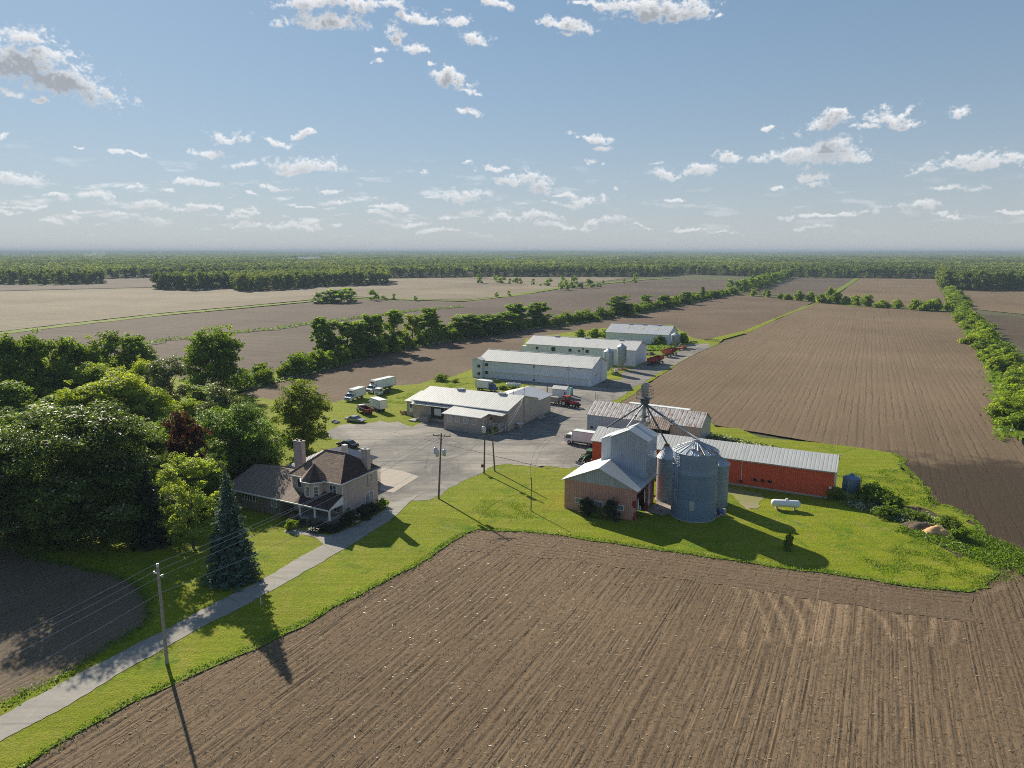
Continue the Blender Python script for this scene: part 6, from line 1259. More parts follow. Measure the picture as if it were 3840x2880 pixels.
for dx in (-1.2, -.5, .55, 1.35): MB().tube(at2(10.15, dx), at2(10.42, dx), .06, .05, 6).build('insulator', m_dsteel, p2)
for dx, dy, z in ((-.75, .15, 7.25), (-.42, -.35, 6.95), (.62, -.1, 7.0)): f = z / 10.55; can(p2, .62 * f + dx, dy, z, 1.1)
p3 = pole(-4.86, 118.72, 9.6, 'pole with one white transformer near its top, beside the lawn tip', .16, (.22, 0)); can(p3, .02, -.32, 7.4, 1.25)
MB().box(-.5, -.05, -.35, -.2, 1.2, 1.75).build('meter_box', m_rust, p3); MB().box(-.25, .25, -.3, -.15, 6.3, 6.8).build('switch_gear', m_dsteel, p3)
p4 = pole(-3.03, 120.1, 9.2, 'plain pole with cable brackets next to the transformer pole', .15, (-.55, 0))
for z in (6.4, 6.8, 7.2): MB().tube((-.4, 0, z), (-.05, -.1, z), .05, n=6).build('bracket', m_dsteel, p4)
p5 = pole(2.83, 100.51, 5.25, 'short thin post standing alone on the lawn', .09, (.05, 0)); MB().tube((.05, 0, 5.1), (-.75, .1, 4.95), .02, n=4).build('arm', m_dsteel, p5)
p6 = pole(15.05, 187.6, 8.1, 'pale pole in front of the nearest white barn', .14, (.2, 0), m_lwood)
m = MB(); m.tube((-.35, 0, 7.0), (.65, 0, 7.0), .05, n=6); m.build('bracket', m_dsteel, p6)
for x in (-.35, .15, .65): MB().tube((x, 0, 6.7), (x, 0, 7.15), .06, n=6).build('insulator', m_dsteel, p6)
pole(9.6, 190.1, 2.6, 'black capped post behind the packing building', .16, m=m_black, group=None)
pole(21.7, 181.0, 2.2, 'thin rusty post beside the yard behind the grey shed', .06, m=m_rust, group=None)
pole(-27.5, 72.0, .9, 'little white marker post beside the lane', .05, m=m_white, group=None)
pole(5.2, 160.7, 2.3, 'white steel bollard beside the long beige end wall', .06, m=m_white, group=None)
pole(-1.35, 148.3, 1.6, 'white corner post at the office landing', .06, m=m_white, group=None)

def wire(label, pts, sag=.8, r=.018, group='overhead wires'):
    m = MB()
    for a, b in zip(pts[:-1], pts[1:]):
        a, b = Vector(a), Vector(b); n = 14; sg = sag * (b - a).length / 45
        m.path([a.lerp(b, k / n) - Vector((0, 0, sg * 4 * (k / n) * (1 - k / n))) for k in range(n + 1)], r, 4)
    return tag(m.build('overhead_wire', m_wire), label, 'wire', group)
dx, dy = -20.9, -45.2
wire('highest overhead wire running over the foreground pole top', [(-32.39 + dx, 60.7 + dy, 9.9), (-32.39, 60.7, 10.05), (-10.9, 106.1, 10.5)])
wire('overhead wire on the left insulator of the foreground pole', [(-32.9 + dx, 60.8 + dy, 9.2), (-32.82, 60.82, 9.15), (-12.1, 106.1, 10.4)])
wire('overhead wire on the right insulator of the foreground pole', [(-31.9 + dx, 60.5 + dy, 8.9), (-31.95, 60.58, 8.95), (-10.2, 106.1, 10.3)])
wire('lowest overhead wire crossing the shaft of the foreground pole', [(-32.3 + dx, 60.6 + dy, 7.2), (-32.3, 60.6, 7.2), (-11.1, 106.0, 6.6)], 1.0)
wire('drooping cable from the three transformer pole to the white transformer pole', [(-11.1, 106.0, 6.3), (-4.75, 118.7, 6.6)], 3.2, .025)
wire('second cable between the two transformer poles', [(-11.1, 106.0, 6.5), (-4.75, 118.6, 6.9)], 1.2, .018)
wire('cable from the house chimney side to the three transformer pole', [(-24.0, 108.5, 5.4), (-11.1, 106.0, 6.5)], 1.0, .018)
wire('heavy cable sweeping from the two poles up to the office gable', [(-4.7, 118.7, 6.6), (-3.4, 120.1, 6.9), (2.7, 155.2, 6.3)], 2.6, .022)
wire('upper cable sweeping from the plain pole up to the office gable', [(-3.4, 120.1, 7.3), (2.8, 155.4, 6.7)], 2.0, .016)
# ------------------------------------------------------------------ vehicles and machinery
def wheel(parent, x, y, r, w, rim=None, name='wheel'):
    t = MB().lathe([(r * .60, -w / 2), (r * .93, -w / 2), (r, -w * .3), (r, w * .3), (r * .93, w / 2), (r * .60, w / 2)], 18)
    def turn(m): m.v = [(p[0] + x, p[2] + y, p[1] + r) for p in m.v]; m.f = [f[::-1] for f in m.f]; return m
    o = turn(t).build(name, m_tyre, parent)
    turn(MB().lathe([(.01, -w * .32), (r * .30, -w * .40), (r * .61, -w * .34), (r * .61, w * .34), (r * .30, w * .40), (.01, w * .32)], 14)).build('rim', rim or m_rim, o); return o
def box_truck(name, label, x, y, rot, wb, L, W, zb, zt, style='hood', reefer=True, cabm=None, group='white box trucks', box=True, boxx=None, grille=None):
    r = root(name, label, 'truck', (x, y, 0), rot, group); cm = cabm or m_white; w2 = W * .44
    bx1 = boxx if boxx is not None else (-.95 if style == 'hood' else -.75); bx0 = bx1 - L
    MB().box(min(bx0 + .3, -wb - .6), .3, -.42, .42, .45, .72).build('chassis', m_chassis, r)
    if box:
        b = MB().box(bx0, bx1, -W / 2, W / 2, zb, zt).build('cargo_box', m_white, r)
        t = MB(); e = .035
        for yy in (-W / 2, W / 2):
            t.box(bx0 - e, bx1 + e, yy - e, yy + e, zt - .08, zt + e); t.box(bx0 - e, bx1 + e, yy - e, yy + e, zb - e, zb + .1)
            for xx in (bx0, bx1): t.box(xx - e, xx + e, yy - e, yy + e, zb, zt)
        t.box(bx0 - e, bx0 + e, -W / 2, W / 2, zt - .1, zt + e); t.build('box_trim', m_steel, b)
        MB().box(bx0 - .04, bx0, -W / 2 + .12, W / 2 - .12, zb + .08, zt - .14).build('rear_door', m_trim, b)
        if reefer:
            u = MB().ext([(-.75, zt - .95), (.75, zt - .95), (.75, zt - .15), (-.75, zt - .15)], bx1, bx1 + .45).build('cooling_unit', m_offwhite, r); MB().box(bx1 + .45, bx1 + .48, -.6, .6, zt - .8, zt - .45).build('grille', m_black, u)
    if style == 'hood':
        side = [(-.80, .55), (1.15, .55), (1.18, .95), (1.05, 1.18), (.42, 1.32), (.02, 1.98), (-.80, 2.05)]
        MB().ext([(a, b) for a, b in side], -w2, w2, 'y').build('cab', cm, r)
        ws = MB(); ws.add([(.41, -w2 + .1, 1.36), (.41, w2 - .1, 1.36), (.06, w2 - .16, 1.93), (.06, -w2 + .16, 1.93)], [(0, 1, 2, 3)]); ws.v = [(a + .03, b, c + .02) for a, b, c in ws.v]; ws.add([(a - .04, b, c - .02) for a, b, c in ws.v], [(3, 2, 1, 0)]); ws.build('windscreen', m_glass, r)
        for sg in (-1, 1): MB().ext([(-.55, 1.34), (.25, 1.34), (-.02, 1.85), (-.55, 1.85)], sg * w2 - .012, sg * w2 + .012, 'y').build('side_window', m_glass, r)
        MB().box(1.15, 1.20, -w2 + .25, w2 - .25, .72, 1.02).build('grille', grille or m_dsteel, r); MB().box(1.12, 1.28, -w2, w2, .40, .60).build('bumper', m_steel, r)
        for sg in (-1, 1): MB().box(1.15, 1.21, sg * (w2 - .14) - .1, sg * (w2 - .14) + .1, .78, .98).build('headlight', m_trim, r); MB().box(.15, .3, sg * (w2 + .2) - .09, sg * (w2 + .2) + .09, 1.3, 1.75).build('mirror', m_black, r)
        MB().ext([(-.8, 2.06), (-.05, 1.99), (-.75, 2.42)], -w2 + .15, w2 - .15, 'y').build('wind_deflector', cm, r)
    else:
        side = [(-.65, .5), (.98, .5), (1.0, 1.15), (.72, 2.0), (.55, 2.1), (-.62, 2.1)]
        MB().ext(side, -w2, w2, 'y').build('cab', cm, r)
        ws = MB(); ws.add([(1.0, -w2 + .1, 1.22), (1.0, w2 - .1, 1.22), (.76, w2 - .12, 1.93), (.76, -w2 + .12, 1.93)], [(0, 1, 2, 3)]); ws.v = [(a + .02, b, c) for a, b, c in ws.v]; ws.add([(a - .03, b, c) for a, b, c in ws.v], [(3, 2, 1, 0)]); ws.build('windscreen', m_glass, r)
        for sg in (-1, 1): MB().ext([(-.35, 1.25), (.80, 1.25), (.56, 1.9), (-.35, 1.9)], sg * w2 - .012, sg * w2 + .012, 'y').build('side_window', m_glass, r)
        MB().box(.97, 1.05, -w2, w2, .38, .62).build('bumper', m_offwhite, r); MB().box(.99, 1.02, -.55, .55, .68, .95).build('grille', grille or m_dsteel, r)
        for sg in (-1, 1): MB().box(.98, 1.03, sg * (w2 - .2) - .12, sg * (w2 - .2) + .12, .68, .86).build('headlight', m_trim, r); MB().box(.85, .95, sg * (w2 + .18) - .08, sg * (w2 + .18) + .08, 1.3, 1.75).build('mirror', m_black, r)
    for sg in (-1, 1):
        wheel(r, 0, sg * (w2 - .08), .42, .26); wheel(r, -wb, sg * (w2 - .16), .42, .44)
    return r
box_truck('box_truck', 'white box truck with cooling unit parked farthest left on the grass', -41.9, 179.6, 247, 4.2, 4.6, 2.15, .85, 2.95, 'hood', grille=m_blue)
box_truck('box_truck', 'longest white box truck with roof cooling unit, beyond the small cab truck', -38.5, 190.6, 239, 6.6, 7.8, 2.3, 1.0, 3.35, 'hood')
box_truck('cab_truck', 'small white cab truck without a box between the two white box trucks', -35.7, 186.9, 243, 3.6, 1, 1.9, .8, 1, 'cabover', False, box=False)
box_truck('box_truck', 'white box truck seen from behind next to the red dump bed', -34.6, 171.3, 128, 4.6, 5.0, 2.05, .85, 3.0, 'hood', False)
box_truck('box_truck', 'white box truck with cab facing left beside the red shed', 11.9, 138.6, 150, 4.3, 6.2, 2.0, .85, 2.95, 'cabover', False)
box_truck('box_truck', 'refrigerated truck with blue cab half hidden behind the packing building', -5.3, 192.6, -31, 4.2, 4.3, 2.15, .85, 2.95, 'hood', True, m_blue, boxx=-.7)

def dump():
    r = root('dump_truck', 'dark red open dump bed truck beside the silver car', 'truck', (-34.2, 164.2, 0), 128)
    m = MB(); m.box(-1.1, 2.4, -1.05, 1.05, .80, .92); m.box(-1.1, -.98, -1.05, 1.05, .92, 1.55); m.box(2.28, 2.4, -1.05, 1.05, .92, 1.75); m.box(-.98, 2.28, -1.05, -.97, .92, 1.55); m.box(-.98, 2.28, .97, 1.05, .92, 1.55); b = m.build('dump_bed', m_wagon_d, r)
    t = MB()
    for x in (-.6, .1, .8, 1.5, 2.1):
        for sg in (-1, 1): t.box(x - .04, x + .04, sg * 1.09 - .04, sg * 1.09 + .04, .84, 1.55)
    t.box(-1.16, 2.4, -1.12, -1.04, 1.5, 1.6); t.box(-1.16, 2.4, 1.04, 1.12, 1.5, 1.6); t.build('bed_ribs', m_rust, b)
    MB().box(-1.13, -1.10, -.9, .9, .98, 1.5).build('tailgate', m_wagon, b)
    MB().box(-1.0, 4.2, -.4, .4, .5, .78).build('chassis', m_chassis, r)
    MB().ext([(2.6, .55), (4.6, .55), (4.6, 1.15), (3.8, 1.3), (3.5, 1.95), (2.6, 2.0)], -.85, .85, 'y').build('cab', m_white, r)
    for sg in (-1, 1): MB().ext([(2.75, 1.3), (3.65, 1.3), (3.42, 1.85), (2.75, 1.85)], sg * .85 - .012, sg * .85 + .012, 'y').build('side_window', m_glass, r)
    for sg in (-1, 1): wheel(r, -.1, sg * .75, .42, .40); wheel(r, 3.7, sg * .78, .42, .26)
dump()
def car(name, label, x, y, rot, m, group=None, coupe=False):
    r = root(name, label, 'car', (x, y, 0), rot, group); w = .88
    lower = [(-2.35, .30), (2.3, .28), (2.4, .48), (2.32, .66), (1.0, .86), (-1.35, .90), (-2.3, .86), (-2.42, .6)]
    b = MB(); b.ext(lower, -w, w, 'y'); b.v = [(p[0], p[1] * (1 - .10 * max(0, abs(p[0]) - 1.5)), p[2]) for p in b.v]; b.build('body', m, r)
    g0 = [(-1.55, .88), (1.05, .85), (.25, 1.30), (-.95, 1.32)]
    gb = MB(); n = 4; gb.v = [(a, (-w + .06) if z < 1 else -w + .22, z) for a, z in g0] + [(a, (w - .06) if z < 1 else w - .22, z) for a, z in g0]
    gb.f = [(0, 1, 2, 3), (7, 6, 5, 4), (1, 5, 6, 2), (3, 7, 4, 0), (2, 6, 7, 3)]; gb.sm = [False] * 5; gl = gb.build('windows', m_glass, r)
    MB().ext([(-.98, 1.31), (.28, 1.29), (.22, 1.345), (-.92, 1.365)], -w + .2, w - .2, 'y').build('roof', m, r)
    pm = MB()
    for sg in (-1, 1):
        for (a, za), (c, zc) in (((1.05, .86), (.25, 1.31)), ((-1.55, .89), (-.95, 1.33)), ((-.25, .9), (-.25, 1.32))): pm.tube((a, sg * (w - .05), za), (c, sg * (w - .21), zc), .04, n=5)
    pm.build('pillars', m, r)
    for sg in (-1, 1):
        wheel(r, 1.42, sg * (w - .1), .32, .2); wheel(r, -1.38, sg * (w - .1), .32, .2); MB().box(2.24, 2.37, sg * .62 - .18, sg * .62 + .18, .55, .68).build('headlight', m_trim, r); MB().box(-2.40, -2.3, sg * .62 - .18, sg * .62 + .18, .62, .76).build('tail_light', m_wagon, r)
    return r
car('car', 'silver sedan parked at the grass edge by the dump truck', -35.6, 157.1, -24.4, m_silver)
car('car', 'dark sedan parked behind the brick house roof', -32.6, 136.0, 146, m_carblue)

def tractor(label, x, y, rot, m, rimm, s=1.0, loader=False):
    r = root('tractor', label, 'tractor', (x, y, 0), rot); r.scale = (s, s, s)
    MB().ext([(.9, .85), (3.35, .80), (3.45, 1.05), (3.3, 1.42), (.9, 1.62)], -.36, .36, 'y').build('hood', m, r)
    MB().box(3.38, 3.46, -.3, .3, .85, 1.35).build('grille', m_black, r); MB().box(-.5, 3.2, -.28, .28, .55, .95).build('chassis', m_chassis, r)
    MB().box(3.45, 3.9, -.42, .42, .62, 1.0).build('front_weights', m_chassis, r)
    g = MB(); g.add([(-.62, -.72, 1.15), (.95, -.62, 1.15), (.80, -.58, 2.35), (-.55, -.66, 2.35), (-.62, .72, 1.15), (.95, .62, 1.15), (.80, .58, 2.35), (-.55, .66, 2.35)], [(0, 1, 2, 3), (7, 6, 5, 4), (1, 5, 6, 2), (3, 7, 4, 0), (2, 6, 7, 3), (0, 4, 5, 1)]); g.build('cab', m_glass, r)
    fr = MB()
    for sg in (-1, 1):
        for a, b in (((-.62, .73, 1.1), (-.55, .67, 2.38)), ((.95, .63, 1.1), (.80, .59, 2.38)), ((.15, .69, 1.1), (.15, .64, 2.38))): fr.tube((a[0], sg * a[1], a[2]), (b[0], sg * b[1], b[2]), .05, n=5)
    fr.build('cab_frame', m_chassis, r)
    MB().ext([(-.75, 2.36), (.95, 2.34), (1.0, 2.44), (.7, 2.58), (-.5, 2.60), (-.8, 2.48)], -.74, .74, 'y').build('cab_roof', m if not loader else m_green, r)
    for sg in (-1, 1):
        MB().ext([(-.95, 1.05), (-.75, 1.55), (-.2, 1.80), (.4, 1.72), (.72, 1.35), (.72, 1.25), (.35, 1.6), (-.2, 1.68), (-.65, 1.45), (-.85, 1.0)], sg * .92 - .22, sg * .92 + .22, 'y').build('fender', m, r)
        wheel(r, -.1, sg * .95, .80, .45, rimm); wheel(r, 2.75, sg * .82, .55, .36, rimm)
    MB().tube((1.9, .3, 1.5), (1.9, .3, 2.35), .06, n=8).build('exhaust', m_chassis, r); MB().box(.3, .75, -.95, -.7, .5, 1.05).build('step', m_chassis, r)
    if loader:
        q = MB()
        for sg in (-1, 1): q.tube((.9, sg * .58, 1.7), (2.9, sg * .58, 1.75), .08, n=6); q.tube((2.9, sg * .58, 1.75), (4.3, sg * .58, .55), .08, n=6); q.tube((1.2, sg * .58, .8), (2.7, sg * .58, 1.6), .05, n=5); q.tube((.95, sg * .58, .6), (.9, sg * .58, 1.75), .09, n=6)
        q.build('loader_arm', m, r)
        MB().ext([(4.2, .75), (4.3, .12), (5.05, .06), (5.0, .12), (4.4, .2), (4.3, .8)], -.95, .95, 'y').build('bucket', m_steel, r)
    return r
tractor('red tractor hitched to a grey wooden wagon in the yard', 13.6, 173.55, -39, m_tractor, m_rim, 1.05)
tractor('green tractor with front loader half hidden by the pink grain building', 14.6, 126.4, 229, m_green, m_yellow, .86, True)
def cart():
    r = root('farm_wagon', 'grey wooden wagon hitched behind the red tractor', 'wagon', (10.3, 176.4, 0), -32)
    m = MB(); m.box(-2.0, 2.0, -1.0, 1.0, .75, .85); m.box(-2, 2, -1.04, -.96, .85, 2.0); m.box(-2, 2, .96, 1.04, .85, 2.0); m.box(-2.04, -1.96, -1, 1, .85, 2.0); m.box(1.96, 2.04, -1, 1, .85, 2.0); m.build('box', ribs('grey_wagon_boards', (.27, .26, .26), .25, .85, along='v', v=.2, tone=.3), r)
    MB().box(-1.94, 1.94, -.95, .95, 1.78, 1.86).build('load_cover', m_gwood, r); MB().box(-1.9, 2.0, -.3, .3, .5, .72).build('chassis', m_chassis, r); MB().tube((2.0, 0, .55), (3.4, .2, .6), .06, n=6).build('drawbar', m_steel, r)
    for x in (-1.3, 1.3):
        for sg in (-1, 1): wheel(r, x, sg * .85, .36, .22, m_rim)
cart()
def wagon(label, x, y, rot, m, group='red gravity wagons in pairs'):
    r = root('gravity_wagon', label, 'wagon', (x, y, 0), rot, group)
    b = MB(); tx, ty, bz, mz, tz = 1.75, 1.25, .95, 1.65, 2.6
    V = [(-.7, -.45, bz), (.9, -.45, bz), (.9, .45, bz), (-.7, .45, bz), (-tx, -ty, mz), (tx, -ty, mz), (tx, ty, mz), (-tx, ty, mz), (-tx, -ty, tz), (tx, -ty, tz), (tx, ty, tz), (-tx, ty, tz)]
    W_ = [(p[0] * .95, p[1] * .94, tz) for p in V[8:]] + [(p[0] * .95, p[1] * .94, 2.0) for p in V[8:]]
    F = [(3, 2, 1, 0)] + [(i, (i + 1) % 4, 4 + (i + 1) % 4, 4 + i) for i in range(4)] + [(4 + i, 4 + (i + 1) % 4, 8 + (i + 1) % 4, 8 + i) for i in range(4)]
    F += [(8 + i, 8 + (i + 1) % 4, 12 + (i + 1) % 4, 12 + i) for i in range(4)] + [(12 + i, 12 + (i + 1) % 4, 16 + (i + 1) % 4, 16 + i) for i in range(4)] + [(16, 17, 18, 19)]
    b.add(V + W_, F); bo = b.build('hopper', m, r)
    t = MB()
    for x_ in (-1.7, -.85, 0, .85, 1.7):
        for sg in (-1, 1): t.box(x_ - .04, x_ + .04, sg * 1.28 - .04, sg * 1.28 + .04, mz, tz)
    for sg in (-1, 1): t.box(-1.8, 1.8, sg * 1.28 - .05, sg * 1.28 + .05, tz - .06, tz + .04)
    for sx in (-1, 1): t.box(sx * 1.78 - .05, sx * 1.78 + .05, -1.28, 1.28, tz - .06, tz + .04)
    t.build('rim_frame', m, bo)
    f = MB(); f.box(-1.9, 1.9, -.5, -.38, .6, .75); f.box(-1.9, 1.9, .38, .5, .6, .75)
    for x_ in (-1.3, 1.3):
        f.box(x_ - .08, x_ + .08, -1, 1, .45, .6)
        for sg in (-1, 1): f.tube((x_, sg * .45, .7), (x_ * 1.1, sg * 1.0, 1.7), .05, n=5)
    f.tube((1.9, 0, .6), (3.2, 0, .5), .06, n=6); f.build('running_gear', m_chassis, r)
    for x_ in (-1.3, 1.3):
        for sg in (-1, 1): wheel(r, x_, sg * 1.0, .44, .3, m_rim)
    MB().add([(-1.77, -.25, 1.35), (-1.77, .25, 1.35), (-1.77, 0, 1.75), (-1.79, -.25, 1.35), (-1.79, .25, 1.35), (-1.79, 0, 1.75)], [(0, 1, 2), (5, 4, 3), (0, 3, 4, 1), (1, 4, 5, 2), (2, 5, 3, 0)]).build('slow_sign', m_orange, r)
    return r
wagon('crimson gravity wagon, front one of the pair beside the middle barn', 47.6, 237.9, 56, m_wagon); wagon('crimson gravity wagon, rear one of the pair beside the middle barn', 50.6, 242.3, 56, m_wagon)
wagon('orange red gravity wagon, front one of the pair farther up the lane', 56.9, 258.6, 54, m_wagon_o); wagon('dark red gravity wagon, rear one of the pair farther up the lane', 60.0, 263.2, 54, m_wagon_d)

def tank(label, x, y, rot, L, rr, z, name='propane_tank'):
    r = root(name, label, 'tank', (x, y, 0), rot, None); pr = [(.01, -L / 2), (rr * .5, -L / 2 + rr * .08), (rr * .85, -L / 2 + rr * .3), (rr, -L / 2 + rr * .7), (rr, L / 2 - rr * .7), (rr * .85, L / 2 - rr * .3), (rr * .5, L / 2 - rr * .08), (.01, L / 2)]
    m = MB().lathe(pr, 24); m.v = [(p[2], p[0], p[1] + z) for p in m.v]; m.build('shell', m_white, r)
    MB().tube((.1, 0, z + rr - .05), (.1, 0, z + rr + .2), .2, .17, 12).build('valve_dome', m_white, r)
    for sg in (-1, 1):
        l = MB(); l.box(sg * L * .3 - .08, sg * L * .3 + .08, -rr * .7, rr * .7, 0, z - rr * .72); l.build('leg', m_conc if sg < 0 else m_steel, r)
    return r
tank('long white propane tank lying on the lawn by the red shed', 41.0, 101.2, -11, 4.2, .55, .95)
tank('white tank with a dome on the grass behind the packing building', .5, 198.6, -12, 4.4, .50, .8)
tank('white tank on legs beside the green tractor', 17.9, 129.4, 40, 2.3, .5, 1.0, 'fuel_tank')
o = root('tub', 'white round plastic tub against the long beige end wall', 'tub', (1.75, 151.0, 0)); MB().lathe([(.01, 0), (.52, 0), (.72, 1.05), (.80, 1.05), (.80, 1.12), (.66, 1.12), (.5, .2), (.01, .18)], 22).build('basin', m_white, o)
o = root('gas_bottle', 'tall teal tank beside the small white utility shed', 'tank', (16.0, 187.3, 0)); MB().lathe([(.01, 0), (.42, .02), (.42, 1.9), (.3, 2.15), (.01, 2.2)], 16).build('shell', m_teal, o); MB().tube((0, 0, 2.15), (0, 0, 2.4), .08, n=8).build('valve', m_dsteel, o)
rg = random.Random(9)
for k, (x, y, n, lab) in enumerate(((-24.9, 164.3, 5, 'stack of wooden pallets by the packing building, left stack'), (-23.6, 163.7, 9, 'tallest stack of wooden pallets by the packing building'), (-22.5, 163.1, 8, 'stack of wooden pallets nearest the dock steps'))):
    o = root('pallet_stack', lab, 'pallets', (x, y, 0), -28 + rg.uniform(-5, 5), 'stacks of pallets by the packing building')
    for j in range(n):
        p = MB(); z = j * .21; dx, dy = rg.uniform(-.08, .08), rg.uniform(-.08, .08)
        for q in range(5): p.box(-.5 + dx, .5 + dx, -.5 + q * .22 + dy, -.38 + q * .22 + dy, z + .13, z + .18)
        for q in (-.46, -.05, .36): p.box(q + dx, q + .1 + dx, -.5 + dy, .5 + dy, z, z + .13)
        p.build('pallet', m_pallet, o)
o = root('junk_pile', 'jumble of pipes and scrap left of the pallet stacks', 'scrap', (-26.0, 165.0, 0)); m = MB()
for k in range(22): a = rg.uniform(0, 6.28); m.tube((rg.uniform(-.6, .6), rg.uniform(-.5, .5), rg.uniform(.1, .5)), (rg.uniform(-.9, .9), rg.uniform(-.8, .8), rg.uniform(.2, 1.0)), rg.uniform(.03, .09), n=5)
m.build('scrap', m_rust, o)
for lab, x, y, n, sc, mt in (('junk heap of dark boards and machine parts beside the farthest barn', 57.5, 276.8, 30, 1.6, m_gwood), ('scrap heap behind the lime bush right of the farthest barn', 76.5, 300.5, 26, 1.6, m_gwood)):
    o = root('junk_pile', lab, 'scrap', (x, y, 0)); m = MB(); q = MB()
    for k in range(n): a = (rg.uniform(-1.5, 1.5) * sc, rg.uniform(-.7, .7) * sc, rg.uniform(.05, .5)); b = (a[0] + rg.uniform(-1.4, 1.4), a[1] + rg.uniform(-.6, .6), rg.uniform(.1, .8)); (m if k % 3 else q).tube(a, b, rg.uniform(.05, .16), n=5)
    m.build('boards', mt, o); q.build('iron', m_rust, o)
def mound(name, label, cat, x, y, rx, ry, h, m, seed, rot=0):
    r2 = np.random.default_rng(seed); n = 26; g = np.linspace(-1, 1, n); A, B = np.meshgrid(g, g, indexing='ij'); rr = np.sqrt(A ** 2 + B ** 2)
    ph = r2.uniform(0, 6.28, 6); an = np.arctan2(B, A); e = 1 + .14 * np.sin(3 * an + ph[0]) + .10 * np.sin(5 * an + ph[1])
    Z = h * np.clip(1 - (rr / e) ** 1.7, -.2, 1) * (1 + .15 * np.sin(4 * A + ph[2]) * np.sin(5 * B + ph[3])) + r2.normal(0, .03 * h, A.shape)
    v = np.stack([A * rx, B * ry, Z], -1).reshape(-1, 3); i = np.arange(n * n).reshape(n, n); q = np.stack([i[:-1, :-1], i[1:, :-1], i[1:, 1:], i[:-1, 1:]], -1).reshape(-1, 4)
    o = link(name, np_mesh(name, v, q, m)); o.location = (x, y, -.02); o.rotation_euler = (0, 0, R(rot)); return tag(o, label, cat)
mound('sand_pile', 'orange sand heap among rank green weeds', 'sand pile', 58.3, 91.9, 1.9, 1.3, 1.15, m_sand, 1, -20)
mound('earth_pile', 'bare dug earth mound behind the orange sand heap', 'earth pile', 57.0, 94.2, 2.2, 1.7, .8, m_mound, 2)
mound('earth_pile', 'low bank of dark soil with wheel ruts at the dark field edge', 'earth pile', 61.0, 100.0, 1.4, 3.2, .55, m_soil_d, 3, 25)
mound('manure_heap', 'dark heap between the two pairs of red wagons', 'heap', 51.8, 264.0, 2.3, 2.0, 1.1, m_dirtpile, 4)
mound('feed_heap', 'dark brown heap under the standing feed bin', 'heap', 35.9, 229.0, 1.9, 1.6, .6, m_rust, 5)
for k, (x, y, s, lab) in enumerate(((-40.3, 156.6, .6, 'largest pale rock at the edge of the gravel by the silver car'), (-39.4, 156.1, .45, 'pale rock beside the largest rock by the silver car'), (-39.7, 155.4, .35, 'smallest pale rock by the silver car'), (6.3, 160.2, .5, 'pale block lying by the long beige end wall'), (7.2, 161.4, .45, 'second pale block lying by the long beige end wall'))):
    m = MB().ball((0, 0, s * .4), s, 8, (1.25, .9, .6)); m.v = [(p[0] * (1 + rg.uniform(-.12, .12)), p[1] * (1 + rg.uniform(-.12, .12)), p[2] * (1 + rg.uniform(-.1, .1))) for p in m.v]
    o = m.build('rock', m_rock); o.location = (x, y, 0); tag(o, lab, 'rock')
o = root('feed_bags', 'white wrapped bags on a dark pallet by the hopper bins', 'bags', (33.0, 222.2, 0), -25); MB().box(-.7, .7, -.6, .6, 0, .45).build('pallet', m_dsteel, o)
for k in range(5): MB().ball((rg.uniform(-.4, .4), rg.uniform(-.4, .4), .62 + .12 * k), .45, 8, (1, .8, .45)).build('bag', m_tarp, o)
def digger():
    o = root('loader_implement', 'orange backhoe attachment with raised beam near the farthest barn', 'machine', (66.7, 277.2, 0), 25); m = MB(); m.box(-2.2, 2.2, -.6, .6, .4, .9); m.box(.2, 1.9, -.75, .75, .9, 1.5); m.build('frame', m_orange, o)
    q = MB(); q.tube((-2, 0, .8), (-.2, 0, 2.7), .16, n=6); q.tube((-.2, 0, 2.7), (1.0, 0, 1.4), .14, n=6); q.build('beam', m_gwood, o)
    for x in (-1.5, 1.5):
        for sg in (-1, 1): wheel(o, x, sg * .7, .42, .3, m_orange)
digger()
def harrow(lab, x, y, rot, L, m):
    o = root('harrow', lab, 'implement', (x, y, 0), rot); q = MB()
    for yy in (-.7, 0, .7): q.box(-L, L, yy - .06, yy + .06, .5, .62)
    for k in range(9):
        xx = -L + 2 * L * k / 8; q.box(xx - .05, xx + .05, -.7, .7, .55, .66); q.tube((xx, -.6, .55), (xx + .15, -.6, 0), .04, n=4); q.tube((xx, .6, .55), (xx + .15, .6, 0), .04, n=4)
    q.build('frame', m, o); MB().tube((0, 0, .6), (0, 0, 1.5), .06, n=6).build('mast', m_steel, o)
harrow('low dark field implement on the grass at the field edge', 86.5, 305.5, -20, 3.0, m_dsteel)
harrow('small pale field implement at the near corner of the big field', 38.6, 201.5, 30, .9, m_gwood)
o = MB().box(0, 5.4, -.12, .12, .02, .16).build('plank', m_white); o.location = (-9.2, 212.0, .05); o.rotation_euler = (0, 0, R(-17)); tag(o, 'long white plank lying in front of the nearest white barn', 'plank')
o = MB().box(0, 4.4, -.1, .1, .02, .14).build('plank', m_gwood); o.location = (5.2, 201.2, .05); o.rotation_euler = (0, 0, R(50)); tag(o, 'grey plank on the gravel before the nearest white barn', 'plank')
for x, y, h in ((-4.6, 240.5, 2.3), (-1.4, 238.9, 2.6)):
    o = MB().tube((0, 0, 0), (.03, 0, h), .07, n=6).build('fence_post', m_wood); o.location = (x, y, 0); tag(o, 'dark post standing behind the roof of the nearest white barn, %s one' % ('left' if x < -3 else 'right'), 'post', 'posts behind the nearest white barn')
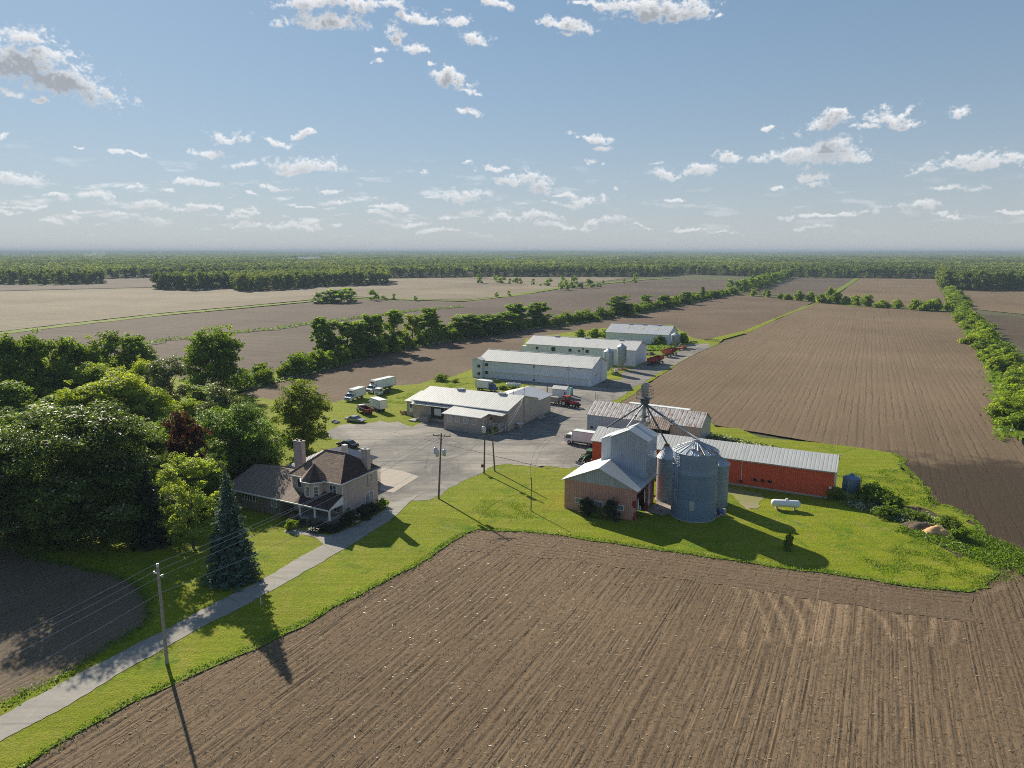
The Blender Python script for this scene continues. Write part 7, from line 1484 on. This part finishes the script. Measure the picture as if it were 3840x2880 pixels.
# small machine on the grass line and far farmsteads
o = root('field_machine', 'grey machine parked at the end of the thicket on the grass line', 'machine', (-121.5, 541.0, 0), -10); MB().box(-3.5, 3.5, -1.2, 1.2, .8, 1.9).build('body', m_dsteel, o); MB().box(-1.2, .8, -1.0, 1.0, 1.9, 3.0).build('cab', m_glass, o)
for x in (-2.2, 2.2):
    for sg in (-1, 1): wheel(o, x, sg * 1.2, .8, .5)
def far_barn(u, v, wpx, h, label):
    for d in range(2600, 12000, 50):    # walk out along the line of sight until the rising ground meets it
        cp, sp = math.cos(PITCH), math.sin(PITCH); a, w = (u - 1106) * 1.736, (v - 829.5) * 1.736
        X, Y, Z = a, FOC * cp - w * sp, -(FOC * sp + w * cp); k = d / Y; x, y, z = X * k, d, CAM_H + Z * k
        if z <= max(0, float(hill_z(x, y))) + 9: break
    L = wpx * y / FOC; h = L * .14
    o = root('far_barn', label, 'barn', (x, y, z - 4), 20, 'white far farm buildings near the horizon')
    MB().box(-L / 2, L / 2, -L * .2, L * .2, -8, h).build('wall', m_white, o); MB().ext([(-L * .24, h), (L * .24, h), (0, h + L * .16)], -L / 2 - 1, L / 2 + 1).build('roof', m_white, o)
S_ = lambda x, y: ((800 + x * .36166) / 1.736, (920 + y * .36166) / 1.736)
for (x, y, L, lab) in ((1405, 155, 10, 'largest white far barn near the middle of the horizon woods'), (1466, 155, 6, 'small white far barn right of the largest far barn'), (780, 116, 7, 'white far barn above the middle wood'), (588, 137, 6, 'white far shed left of the middle wood'), (203, 99, 9, 'white far barn highest toward the horizon on the left'), (128, 113, 8, 'white far barn below the highest one on the left'), (2130, 146, 8, 'white far barn right of the largest far barn by a wide gap')):
    far_barn(*S_(x, y), L, 9, lab)
# ------------------------------------------------------------------ air: haze over the plain, smoke beyond the wood
def haze():
    m, t, o = newmat('haze_air'); o2 = nd(t, 'ShaderNodeVolumePrincipled', {'Color': (.38, .48, .62, 1), 'Density': HAZE, 'Anisotropy': .0})
    t.links.new(o2, o.inputs[1])
    b = MB().box(-15900, 15900, -280, 16800, -2.0, 62).build('haze', m); b['kind'] = 'stuff'; b['label'] = 'thin blue summer haze over the whole plain'
HAZE = 1.6e-4
haze()
def smoke():
    m, t, o = newmat('smoke_puff'); t.links.new(nd(t, 'ShaderNodeVolumePrincipled', {'Color': (.95, .96, 1.0, 1), 'Density': .0035, 'Anisotropy': .3}), o.inputs[1])
    b = MB()
    for x, y, z, r_ in ((-1310, 2260, 20, 10), (-1322, 2262, 24, 11), (-1298, 2262, 24, 11), (-1335, 2266, 29, 10), (-1286, 2266, 31, 10), (-1310, 2266, 31, 12)): b.ball((x, y, z), r_, 8, (1.3, 1, .8))
    tag(b.build('smoke', m), 'pale wisp of smoke rising behind the far left wood', 'smoke', None, 'stuff')
smoke()
